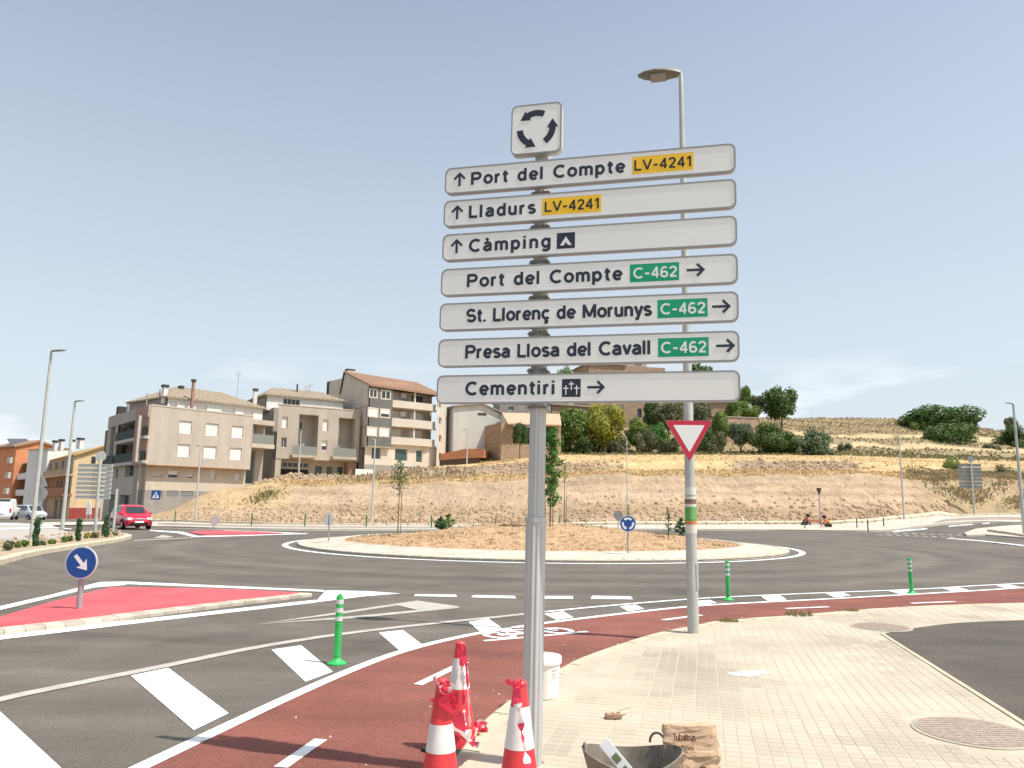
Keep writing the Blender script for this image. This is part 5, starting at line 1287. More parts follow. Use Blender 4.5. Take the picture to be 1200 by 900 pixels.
# attic with hipped tile roof, chimneys
a0, ze_ = f1.uz(192, 464, -3.5); a1 = f1.uz(309, 464, -3.5)[0]
wa = [f1.rect(199, 468, 208, 476, -3.5), f1.rect(230, 470, 243, 477, -3.5), f1.rect(260, 473, 276, 479, -3.5), f1.rect(286, 475, 297, 481, -3.5)]
wa = [(h[0], h[1], zt1+.2, ze_-.45) for h in wa]
wall(f1, B1, mWhiteW, a0+.5, a1, zt1-.4, ze_, wa, off=-3.5)
for h in wa: window(f1, B1, h, off=-3.5, kind='shutter')
massing(B1, [f1.P(a0+.5, 0, -4.0), f1.P(a1, 0, -4.0), f1.P(a1, 0, -D1+.5), f1.P(a0+.5, 0, -D1+.5)], zt1-.5, ze_, mGreyW, 'attic')
hiproof(B1, f1, a0+.5, a1, -3.5, -D1+.5, ze_, ze_+1.9, mRoof, hip=.7)
chimney(B1, f1, 226.5, 447.5, 478, 5, -2.6, mBrick); chimney(B1, f1, 194.3, 454, 466, 6, -4, mWhiteW); chimney(B1, f1, 187.5, 456, 466, 2, -5, mGalv, False); chimney(B1, f1, 234.5, 447, 463, 1.4, -5, mGalv, False)
chimney(B1, f1, 213, 455, 462, 4, -7, mGreyW); chimney(B1, fs_, 137.5, 476, 484, 3, -1.5, mCap, False); chimney(B1, fs_, 149.5, 470, 480, 2.5, -1.5, mGalv, False); chimney(B1, f1, 172.5, 461, 472, 2, -4, mGreyW, False)
antenna(B1, f1, 278, 436, 464, -8)

# ---- sand coloured block in the middle
f2 = Fac(320, 95, 418, 101); 
B2 = empty('apartment_block', f2.P(0, 3), world=True); tag(B2, 'sand coloured block with tall recessed balconies between its two larger neighbours', 'building')
z2t = f2.uz(322, 473.5)[1]; z2b = f2.uz(322, 537.5)[1]; L2 = f2.L
massing(B2, [f2.P(0, 0, -1.9), f2.P(L2, 0, -1.9), f2.P(L2, 0, -12), f2.P(0, 0, -12)], .5, z2t-.2, mB1b)
r4 = lambda f, *a: f.rect(*C4(*a[:2]), *C4(*a[2:]))
ws = [r4(f2, 165, 372, 203, 445), r4(f2, 162, 505, 196, 570), r4(f2, 427, 390, 462, 464), r4(f2, 420, 525, 455, 588)]
rc = [r4(f2, 270, 360, 395, 632), r4(f2, 525, 382, 632, 622)]
rc = [(a, b, z2b+.6, d) for a, b, c, d in rc]
wall(f2, B2, mB2, 0, L2, z2b, z2t, ws+rc, depth=.3)
for k, h in enumerate(ws): window(f2, B2, h, kind=('shutter', 'glass', 'shutter', 'half')[k])
for k, h in enumerate(rc):
    zz = lerp(h[2], h[3], .45); hw = lerp(h[0], h[1], .42)
    hh = [(h[0]+.15, hw, zz+.6, zz+2.1), (h[0]+.15, hw, h[2]+.1, h[2]+2.0)] if k == 0 else [(h[0]+.3, lerp(h[0], h[1], .35), zz+.3, zz+2), (h[0]+.4, lerp(h[0], h[1], .45), h[2]+.2, h[2]+1.6), (lerp(h[0], h[1], .6), h[1]-.2, h[2]+.2, h[2]+1.4)]
    wall(f2, B2, mB1b, h[0], h[1], h[2], h[3], hh, off=-1.6, depth=.15, name='recess_wall')
    for q in hh: window(f2, B2, q, off=-1.6, depth=.1, kind='glass' if k == 0 else 'shutter')
    mb = MB(); o = 1.6
    for a, b, c, d in ((h[0], h[0], h[2], h[3]), (h[1], h[1], h[2], h[3])): mb.add([f2.P(a, c, -.3), f2.P(a, c, -o), f2.P(a, d, -o), f2.P(a, d, -.3)], [(0, 1, 2, 3)])
    mb.add([f2.P(h[0], h[3], -.3), f2.P(h[1], h[3], -.3), f2.P(h[1], h[3], -o), f2.P(h[0], h[3], -o)], [(0, 1, 2, 3)]); mb.build('recess_side', mB2, B2)
    slab(f2, B2, h[0]-.9, h[1]+(.0 if k else -.3), h[2]-.35, h[2]-.02, -1.6, .9, mB2, 'balcony_slab'); slab(f2, B2, h[0]-.85, h[1]-(.05 if k else .35), h[2], h[2]+1.05, .8, .84, mGRail, 'glass_rail')
slab(f2, B2, -.02, L2, z2t-.02, z2t+.1, -.4, .05, mB1c, 'coping')
zl = f2.uz(330, 560)[1]-1
lw = [(.7, f2.uz(366, 550)[0], f2.uz(340, 547)[1], z2b-.25), (.7, f2.uz(366, 550)[0], zl, f2.uz(340, 548.2)[1]-.1)]
gl = [(f2.uz(a, 545)[0], f2.uz(b, 545)[0], zl+.3, z2b-.5) for a, b in ((374, 383.5), (387.5, 396), (400, 408))]
wall(f2, B2, mB1b, 0, f2.uz(408, 550)[0]+.1, zl, z2b, lw+gl, off=-1.5, depth=.3)
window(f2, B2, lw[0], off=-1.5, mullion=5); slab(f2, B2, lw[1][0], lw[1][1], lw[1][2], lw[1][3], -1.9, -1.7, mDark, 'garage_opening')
for h in gl: window(f2, B2, h, off=-1.5, kind='green', mullion=1)
slab(f2, B2, f2.uz(408, 550)[0], L2-.2, zl, z2b, -1.9, -.1, mBrick, 'brick_pier'); slab(f2, B2, 0, .7, zl, z2b, -1.9, -.05, mB2, 'corner_pier'); slab(f2, B2, 0, L2, z2b, z2b+.08, -1.9, .0, mB1b, 'soffit')
a0, ze_ = f2.uz(313, 462, -3.5); a1 = f2.uz(402, 469, -3.5)[0]; ws = [f2.rect(332, 467, 352, 474, -3.5)]; ws = [(h[0], h[1], z2t+.2, ze_-.3) for h in ws]
wall(f2, B2, mWhiteW, a0, a1, z2t-.4, ze_, ws, off=-3.5); window(f2, B2, ws[0], off=-3.5, mullion=3)
massing(B2, [f2.P(a0, 0, -4), f2.P(a1, 0, -4), f2.P(a1, 0, -11.5), f2.P(a0, 0, -11.5)], z2t-.5, ze_, mGreyW, 'attic')
hiproof(B2, f2, a0, a1, -3.5, -11.5, ze_, ze_+1.5, mRoof, hip=.45)
chimney(B2, f2, 299.5, 458, 472, 5, -4.5, mWhiteW); chimney(B2, f2, 348.5, 450, 462, 2.2, -6, mCap, False); chimney(B2, f2, 345, 457, 462, 7, -7, mGreyW, False); antenna(B2, f2, 363, 449, 464, -7); antenna(B2, f2, 359, 452, 466, -4)

# ---- tall block with long balconies and a red roof
f3 = Fac(427, 100, 512, 107.5); fl3 = Fac(427, 100, 394, 108)
B3 = empty('apartment_block', f3.P(0, 4), world=True); tag(B3, 'tallest cream apartment block with slate window bay, long white balconies and red tiled roof', 'building')
z3t = f3.uz(427, 451)[1]; z3b = f3.uz(420, 522)[1]; z3g = f3.uz(420, 543.5)[1]; L3 = f3.L; zf = 4.
massing(B3, [f3.P(.2, 0, -2.2), f3.P(L3-.1, 0, -2.2), f3.P(L3-.1, 0, -13), fl3.P(fl3.L, 0, -1.4)], 3, z3t-.2, mB3)
ug = f3.uz(457.8, 500)[0]
ws = [r4(f3, 715, 195, 770, 255), r4(f3, 790, 205, 855, 265), r4(f3, 705, 315, 775, 378), r4(f3, 785, 322, 850, 383), r4(f3, 700, 437, 768, 498), r4(f3, 778, 443, 845, 503)]
wall(f3, B3, mB3g, 0, ug, z3b, z3t, ws, off=.3, depth=.3, name='slate_bay')
slab(f3, B3, 0, ug, z3b-.05, z3b+.02, -2.2, .3, mB3, 'soffit'); mb = MB(); mb.add([f3.P(ug, z3b, .3), f3.P(ug, z3b, -2.2), f3.P(ug, z3t, -2.2), f3.P(ug, z3t, .3)], [(0, 1, 2, 3)]); mb.build('bay_side', mB3g, B3)
for k, h in enumerate(ws): window(f3, B3, h, off=.3, depth=.05, frame=.17, fm=mB3, kind='glass' if k < 2 else 'half' if k == 3 else 'shutter')
lf = fl3.L; hl = [(2.0, 3.4, z3t-3.2, z3t-2.0)]
wall(fl3, B3, mB3, 0, lf, z3b, z3t, (), off=.0, name='flank_wall')
mb = MB(); gp = fl3.uz(404.5, 436)[0]; zp = fl3.uz(404.5, 436)[1]; mb.add([fl3.P(0, z3t, 0), fl3.P(lf, z3t, 0), fl3.P(gp, zp, 0)], [(0, 1, 2)]); mb.build('gable', mB3, B3)
for zz in (lerp(z3b, z3t, .33), lerp(z3b, z3t, .66)): slab(fl3, B3, .1, lf*.45, zz-.08, zz+.08, 0, .06, mB1b, 'string_course')
# balconies
par = [(265, 310), (380, 432), (500, 548)]; uc = f3.uz(486, 480)[0]; flz = []
for a, b in par:
    z0, z1 = f3.uz(*C4(875, b))[1], f3.uz(*C4(875, a))[1]; flz.append(z0)
    mb = MB(); pts = [(ug, .0), (uc, .25), (L3-1.8, .25), (L3-.6, -.1), (L3+.1, -1.1)]
    for i, ((p, o), (q, r)) in enumerate(zip(pts, pts[1:])):
        P4 = [f3.P(p, z0, o), f3.P(q, z0, r), f3.P(q, z1, r), f3.P(p, z1, o)]; I4 = [v-f3.n*.15 for v in P4]; mb.add(P4+I4, [(0, 1, 2, 3), (7, 6, 5, 4), (3, 2, 6, 7), (0, 4, 5, 1)])
    mb.build('balcony_parapet', mSlab if a > 265 else mB3, B3); slab(f3, B3, ug, L3-.5, z0-.02, z0+.14, -2.2, .1, mB3, 'balcony_floor')
tops = [z3t, flz[0], flz[1]]
for k, z0 in enumerate(flz):
    zt_ = tops[k]; hh = [(ug+1.2, uc-.8, z0+.3, z0+2.3), (uc+.6, L3-1.5, z0+.3, z0+2.3)]
    wall(f3, B3, mB1, ug, L3, z0+.1, zt_, hh, off=-1.9, depth=.15, name='recess_wall')
    for j, h in enumerate(hh): window(f3, B3, h, off=-1.9, depth=.1, kind='glass' if (k, j) == (0, 1) else 'shutter', mullion=2)
    slab(f3, B3, uc-.12, uc+.12, z0+.1, zt_, -.2, .02, mB3, 'balcony_pier')
    if k < 2: slab(f3, B3, uc-1.3, uc-.4, z0+1.6, z0+2.3, -1.9, -1.5, mWht, 'air_conditioner')
gw_ = [r4(f3, 655, 560, 710, 640), r4(f3, 745, 568, 805, 645), r4(f3, 895, 575, 975, 655), r4(f3, 1030, 585, 1070, 665)]
gw_ = [(max(.15, a), b, c, d) for a, b, c, d in gw_]
wall(f3, B3, mB3, -.1, L3+.05, z3g, flz[2], gw_, off=-.25, depth=.3)
for h in gw_: window(f3, B3, h, off=-.25, kind='green', mullion=1, depth=.2)
slab(f3, B3, -.1, L3, 3, z3g, -.6, -.2, mGreyW, 'plinth'); 
ga = f3.rect(416.5, 550, 437, 558, -.2); slab(f3, B3, ga[0], ga[1], ga[2]-.5, ga[3], -.25, -.17, mShut, 'garage_door')
fr3 = Fac(510, 106.4, 520.5, 112.5); ws = [fr3.rect(514.5, y, 517.5, y+8) for y in (470, 489, 510, 531)]
wall(fr3, B3, mB3, 0, fr3.L, 4, z3t-.1, ws, depth=.25); 
for h in ws: window(fr3, B3, h, kind='glass', mullion=0)
mb = MB(); A, Bp = f3.P(-.3, z3t+.05, .6), f3.P(L3+.4, z3t-.1, .3); ctr = fl3.P(gp, zp+.1, .25); cr = At(489, 448.5, 113.5); cb, cl = f3.P(L3+.4, z3t-.1, -13.5), fl3.P(lf+.3, z3t-.1, .25)
mb.add([A, Bp, cr, ctr, cb, cl]+[v-Vector((0, 0, .18)) for v in (A, Bp, cr, ctr, cb, cl)], [(0, 1, 2, 3), (1, 4, 2), (4, 5, 3, 2), (6, 7, 1, 0), (6, 0, 3, 9), (9, 3, 5, 11)]); rf_ = mb.build('roof', mRoofR, B3)
mb = MB(); N = 34; nrm = (Bp-A).cross(ctr-A).normalized(); nrm = nrm if nrm.z > 0 else -nrm
for k in range(N):
    t = (k+.5)/N; lo = A.lerp(Bp, t); hi = ctr.lerp(cr, t); w = (Bp-A).normalized()*.11; mb.add([lo-w+nrm*.01, lo+nrm*.09, lo+w+nrm*.01, hi-w+nrm*.01, hi+nrm*.09, hi+w+nrm*.01], [(0, 1, 4, 3), (1, 2, 5, 4)])
tag(mb.build('tile_courses', mRoofR, rf_), kind='stuff')
chimney(B3, fl3, 406, 434, 440, 3.6, -1.6, mB3); chimney(B3, fl3, 385, 446, 470, 6, 0, mCap, False, 'flue')
low = Fac(394, 108, 379, 111); wall(low, B3, mB3, 0, low.L, 8, low.uz(386, 447)[1], (), name='rear_wing_wall'); slab(low, B3, 0, low.L, 8, low.uz(386, 449)[1], -6, -.05, mB3, 'rear_wing'); antenna(B3, f3, 331, 458, 470, -9) if False else None

# ---- white gabled house and low orange shed
f5 = Fac(529, 112, 586, 114); B5 = empty('white_house', f5.P(0, 5), world=True); tag(B5, 'plain white gabled house wall to the right of the tallest apartment block', 'building')
z5 = f5.uz(555, 547)[1]; pk = f5.uz(565, 474); l5, r5 = f5.uz(529, 477), f5.uz(586, 485.5)
v = [(0, z5-1), (f5.L, z5-1), (f5.L, r5[1]), (pk[0], pk[1]), (0, l5[1])]
mb = MB(); plate(mb, v, f5.P, -9, 0); mb.build('wall', mat('wall_pale_grey', (.56, .57, .53), .9, var=.04, scale=.6), B5)
mb = MB(); plate(mb, [(-.3, l5[1]), (pk[0], pk[1]), (f5.L+.4, r5[1]), (f5.L+.4, r5[1]+.22), (pk[0], pk[1]+.22), (-.3, l5[1]+.22)], f5.P, -9.3, .3); mb.build('roof', mRoof, B5)
vt = f5.rect(560, 484, 570, 486.5); slab(f5, B5, *vt[:2], min(vt[2:]), max(vt[2:]), 0, .05, mCap, 'vent_slot')
f5b = Fac(520.5, 115, 529, 113.5); slab(f5b, B5, 0, f5b.L, z5-1, f5b.uz(524, 477)[1], -3, 0, mGreyW, 'side_wing'); slab(f5b, B5, .35, .6, z5-1, f5b.uz(524, 479)[1], 0, .06, mCap, 'downpipe')
f6 = Fac(514, 108.5, 566, 107.5); B6 = empty('shed', f6.P(0, 5), world=True); tag(B6, 'low shed with orange brick parapet in front of the white gabled house', 'shed')
z6 = f6.uz(540, 550)[1]; zp1, zp0 = f6.uz(540, 526.5)[1], f6.uz(540, 537)[1]
slab(f6, B6, 0, f6.L*.9, z6-1, zp0, -5, -.15, mat('shed_dark', (.12, .08, .06), .9), 'shed_wall'); mb = MB(); plate(mb, [(0, zp0-.3), (f6.L*.55, zp0), (f6.L, zp0+.1), (f6.L, zp1), (f6.L*.6, zp1+.1), (0, zp1-.7)], f6.P, -5.2, 0); mb.build('parapet', mat('shed_orange', (.42, .19, .10), .9, var=.15, scale=2), B6)
# ---- rustic house with low tile roof
f7 = Fac(586, 108, 657, 112); B7 = empty('rustic_house', f7.P(0, 5), world=True); tag(B7, 'low rustic stone house with pinkish tile roof behind the signpost', 'building')
z7 = f7.uz(620, 545)[1]; uo0, uo1 = f7.uz(601, 520)[0], f7.uz(650, 520)[0]; zo = f7.uz(620, 498)[1]
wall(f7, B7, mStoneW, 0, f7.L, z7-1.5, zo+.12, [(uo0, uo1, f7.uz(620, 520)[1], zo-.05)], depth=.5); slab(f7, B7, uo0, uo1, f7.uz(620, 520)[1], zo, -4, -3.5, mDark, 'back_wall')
slab(f7, B7, 0, .2, z7-1.5, zo+.1, -6, -.02, mStoneW, 'side_wall')
A = At(588, 483.5, 113.5); Bq = At(656, 485, 117.5); Cq = At(658, 497.5, 110.8); Dq = At(595, 495.8, 107.2); t = Vector((0, 0, .18)); mb = MB(); mb.add([A, Bq, Cq, Dq, A-t, Bq-t, Cq-t, Dq-t], [(0, 3, 2, 1), (3, 7, 6, 2), (0, 4, 7, 3), (2, 6, 5, 1), (4, 5, 6, 7)]); mb.build('roof', mat('roof_tile_pink', (.50, .34, .23), .9, var=.15, scale=4, bump=.8, bscale=9), B7)
f8 = Fac(584, 128, 645, 130); B8 = empty('flat_house', f8.P(0, 8), world=True); tag(B8, 'flat roofed grey house above the rustic house, mostly hidden by the signpost', 'building')
hw_ = [f8.rect(596, 476, 602, 481), f8.rect(630, 475, 636, 480)]; wall(f8, B8, mGreyW, 0, f8.L, 6, f8.uz(600, 470)[1], hw_, depth=.2); slab(f8, B8, .1, f8.L-.1, 6, f8.uz(600, 470)[1]-.02, -6, -.45, mGreyW, 'shell'); slab(f8, B8, -.2, f8.L+.2, f8.uz(600, 470)[1], f8.uz(600, 467)[1], -6, .2, mB3, 'roof_slab')
for h in hw_: window(f8, B8, h, kind='glass')
# ---- stone farmhouse on the hill
f9 = Fac(690, 138, 790, 142); B9 = empty('stone_farmhouse', f9.P(0, 12), world=True); tag(B9, 'big old stone farmhouse on the hill behind the trees', 'building')
z9 = f9.uz(740, 500)[1]; t9 = f9.uz(740, 429)[1]
hs9 = [f9.rect(723.5, 474, 730.5, 490), f9.rect(747, 479, 752, 489), f9.rect(770, 478, 775, 486), f9.rect(705, 452, 712, 462), f9.rect(740, 452, 747, 462), f9.rect(768, 452, 775, 462)]
wall(f9, B9, mStoneW, 0, f9.L*.92, z9-3, t9, hs9, depth=.5); 
for k, h in enumerate(hs9): window(f9, B9, h, kind='half' if k == 0 else 'darkframe', mullion=0, depth=.3)
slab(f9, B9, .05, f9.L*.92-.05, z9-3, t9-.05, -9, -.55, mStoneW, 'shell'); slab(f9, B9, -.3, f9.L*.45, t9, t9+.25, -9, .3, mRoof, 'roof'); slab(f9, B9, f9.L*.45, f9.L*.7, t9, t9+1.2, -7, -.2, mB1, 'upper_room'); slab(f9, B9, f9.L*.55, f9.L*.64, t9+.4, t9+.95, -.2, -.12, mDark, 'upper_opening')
f10 = Fac(646, 131, 694, 134); B10 = empty('stone_barn', f10.P(0, 10), world=True); tag(B10, 'low stone barn with brown tile roof left of the farmhouse', 'building')
hb_ = [f10.rect(664, 481, 669, 487)]; wall(f10, B10, mStoneW, 0, f10.L, 8, f10.uz(670, 476)[1], hb_, depth=.4); window(f10, B10, hb_[0], kind='darkframe', mullion=0); slab(f10, B10, .05, f10.L-.05, 8, f10.uz(670, 476)[1]-.05, -7, -.45, mStoneW, 'shell'); slab(f10, B10, -.3, f10.L+.3, f10.uz(670, 476)[1], f10.uz(670, 474)[1], -7, .4, mRoof, 'roof')
f11 = Fac(806, 136, 866, 138); B11 = empty('stone_cottage', f11.P(0, 14), world=True); tag(B11, 'long brown stone cottage with small openings right of the street lamp', 'building')
hc = [f11.rect(x, 474, x+5, 483) for x in (827, 853)]; wall(f11, B11, mStoneW, 0, f11.L, f11.uz(830, 500)[1], f11.uz(830, 470)[1], hc, depth=.4)
for h in hc: window(f11, B11, h, kind='darkframe', mullion=0)
slab(f11, B11, .05, f11.L-.05, f11.uz(830, 500)[1], f11.uz(830, 470)[1]-.05, -6, -.45, mStoneW, 'shell'); slab(f11, B11, -.3, f11.L+.3, f11.uz(830, 470)[1], f11.uz(830, 468)[1], -6, .4, mRoof, 'roof')
tw = f11.P(f11.L*.75, 0, 2); rw = Fac(838, 127, 892, 129); RWl = empty('stone_terrace_wall', rw.P(0, 10), world=True); tag(RWl, 'low pinkish terrace wall below the cottage and the round tree', 'wall')
slab(rw, RWl, 0, rw.L, 5, rw.uz(860, 489)[1], -.5, 0, mat('terrace_stone', (.45, .31, .22), .95, var=.2, scale=2), 'wall_face'); slab(rw, RWl, -.05, rw.L+.05, rw.uz(860, 489)[1], rw.uz(860, 488.2)[1], -.6, .1, mConc, 'coping')

# ---- the row of houses on the far left
f12 = Fac(82, 112, 20, 158); f13 = Fac(82, 112, 118, 117)
B12 = empty('terraced_house', f12.P(0, -1.4), world=True); tag(B12, 'yellow gabled terraced house with terracotta balconies and a dark red dado', 'building')
C7 = lambda x, y: (x/7.5, y/7.5+500)
za = f12.uz(82, 534)[1]; zg_ = -2.2; L12 = f12.uz(47, 550)[0]
fl1, fl2 = f12.uz(82, 580)[1], f12.uz(82, 557)[1]
h12 = []
for k in range(5):
    a = .8+k*(L12-1.2)/5; w = (L12-1.2)/5*.55; h12 += [(a, a+w, fl2+1.0, fl2+2.4)]
b12 = [(.8, 2.8, fl1+.1, fl1+2.3), (4, 6, fl1+.1, fl1+2.3), (7.5, 9.5, fl1+.1, fl1+2.3), (11, 13, fl1+.1, fl1+2.3)]; b12 = [h for h in b12 if h[1] < L12]
s12 = [(2.2, 4.6, zg_, fl1-.6), (6, 8.2, zg_, fl1-.6), (10, 13, zg_, fl1-.6)]; s12 = [h for h in s12 if h[1] < L12]
wall(f12, B12, mOchre, 0, L12, fl2, za, h12, depth=.25); wall(f12, B12, mTerra, 0, L12, fl1, fl2, b12, depth=.4); wall(f12, B12, mOchre, 0, L12, zg_, fl1, s12, depth=.5)
for h in h12+b12+s12: window(f12, B12, h, kind='glass', depth=.2)
slab(f12, B12, 0, L12, fl1-.15, fl1+.1, -.2, 1.1, mTerra, 'balcony_slab'); slab(f12, B12, 0, L12, fl2-.1, fl2+.12, -.2, .9, mYelW, 'balcony_slab'); slab(f12, B12, 0, L12, fl1+.1, fl1+1.05, 1.02, 1.08, mTerra, 'balcony_front'); slab(f12, B12, 0, L12, fl2+.12, fl2+.95, .82, .88, mOchre, 'balcony_front')
gz_ = f13.uz(116, 520)[1]; vt = [(0, zg_), (f13.L, zg_), (f13.L, gz_), (0, za)]
mb = MB(); plate(mb, vt, f13.P, -.3, 0); mb.build('gable_wall', mYelW, B12); slab(f13, B12, -.02, f13.L, zg_, f13.uz(90, 595)[1], 0, .04, mat('dado_red', (.28, .06, .05), .8, var=.15, scale=1), 'dado')
wv = f13.rect(107, 535, 112, 543); slab(f13, B12, wv[0], wv[1], wv[2], wv[3], -.02, .05, mGlass, 'gable_window')
mb = MB(); A, Bq = f13.P(-.4, za, .4), f13.P(f13.L+.2, gz_+.1, .4); v2 = f12.e*L12; mb.add([A, Bq, Bq+v2, A+v2]+[q-Vector((0, 0, .25)) for q in (A, Bq, Bq+v2, A+v2)], [(0, 1, 2, 3), (0, 4, 5, 1), (3, 7, 4, 0), (7, 6, 5, 4), (1, 5, 6, 2)]); mb.build('roof', mat('roof_tile_ochre', (.36, .24, .10), .9, var=.2, scale=3, bump=.6), B12)
for x, y0, y1, w in ((66, 518.5, 524, 4), (73.5, 517, 523, 4), (86, 517.5, 523, 3.5), (96, 515.5, 521, 5)): chimney(B12, f13, x if x > 82 else x, y0, y1, w, -4, mWhiteW)
B13 = empty('grey_house', f12.P(L12, -1.4), world=True); tag(B13, 'narrow greyish house with white balconies between yellow and orange buildings', 'building')
Lb_ = f12.L; h13 = [(L12+1+k*4, L12+3.2+k*4, z, z+1.9) for k in range(4) for z in (fl1+.2, fl2+.5)]; h13 = [h for h in h13 if h[1] < Lb_-.3]
wall(f12, B13, mGreyW, L12+.05, Lb_, zg_, za+.1, h13, depth=.3)
for h in h13: window(f12, B13, h, kind='glass')
for z in (fl1, fl2+.2): slab(f12, B13, L12+2, Lb_-3, z-.15, z+.05, .0, 1.4, mSlab, 'balcony_slab'); slab(f12, B13, L12+2, Lb_-3, z+.05, z+1.0, 1.3, 1.36, mWhiteW, 'balcony_front')
slab(f12, B13, L12+.05, Lb_, za+.1, za+.35, -6, .7, mRoof, 'roof'); slab(f12, B13, L12+.05, Lb_, zg_, za+.05, -6, -.5, mGreyW, 'shell')
f14 = Fac(12, 150, 64, 157); B14 = empty('orange_house', f14.P(0, -1), world=True); tag(B14, 'tall orange rendered apartment house at the far left with stacked balconies', 'building')
mb = MB(); plate(mb, [(0, -2.5), (f14.L, -2.5), (f14.L, f14.uz(64, 526)[1]), (f14.uz(45, 518)[0], f14.uz(45, 518)[1]), (0, f14.uz(12, 524)[1])], f14.P, -9, 0); mb.build('wall', mOranW, B14)
mb = MB(); plate(mb, [(-.5, f14.uz(12, 524)[1]), (f14.uz(45, 518)[0], f14.uz(45, 518)[1]), (f14.L+.5, f14.uz(64, 526)[1]-.1), (f14.L+.5, f14.uz(64, 526)[1]+.25), (f14.uz(45, 518)[0], f14.uz(45, 518)[1]+.4), (-.5, f14.uz(12, 524)[1]+.35)], f14.P, -9.3, .4); mb.build('roof', mRoofR, B14)
sp_ = [f14.P(f14.uz(19, 522)[0], f14.uz(19, 521.5)[1], -2), f14.P(f14.uz(44, 520)[0], f14.uz(46, 520)[1], -2), f14.P(f14.uz(46, 513)[0], f14.uz(46, 513)[1], -5), f14.P(f14.uz(23, 513)[0], f14.uz(23, 513)[1], -5)]
mb = MB(); mb.prism(sp_, (0, .1, -.15)); mb.build('solar_panel', mat('solar_dark', (.10, .09, .10), .4), B14)
f14b = Fac(12, 150, -40, 178); z_ = [f14b.uz(5, y)[1] for y in (603, 578, 560, 543, 528)]
wall(f14b, B14, mOranW, 0, f14b.L, -2.5, f14.uz(12, 524)[1], [(1, f14b.L-1, z+.1, z+2.5) for z in (z_[1], z_[2], z_[3])], depth=1.2)
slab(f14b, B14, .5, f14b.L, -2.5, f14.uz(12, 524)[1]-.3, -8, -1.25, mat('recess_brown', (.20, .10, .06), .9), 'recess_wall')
for z in z_[1:4]: slab(f14b, B14, .6, f14b.L-.6, z-.2, z+1.0, -.2, .7, mSlab, 'balcony_front')
slab(f12, B13, Lb_-9, Lb_-5, zg_, fl1-1.2, -.1, .12, mat('shop_blue', (.13, .30, .42), .6), 'blue_shopfront')
f15 = Fac(50, 128, 75, 131); B15 = empty('white_outbuilding', f15.P(0, 0), world=True); tag(B15, 'bright white rooftop building showing above the terraced houses', 'building')
mb = MB(); plate(mb, [(0, -2), (f15.L, -2), (f15.L, f15.uz(74, 525)[1]), (0, f15.uz(50, 526)[1])], f15.P, -6, 0); mb.build('wall', mWhiteW, B15); mb = MB(); plate(mb, [(-.2, f15.uz(50, 526)[1]), (f15.L+.2, f15.uz(74, 525)[1]), (f15.L+.2, f15.uz(74, 524.2)[1]), (-.2, f15.uz(50, 525.2)[1])], f15.P, -6.2, .2); mb.build('roof', mRoof, B15)

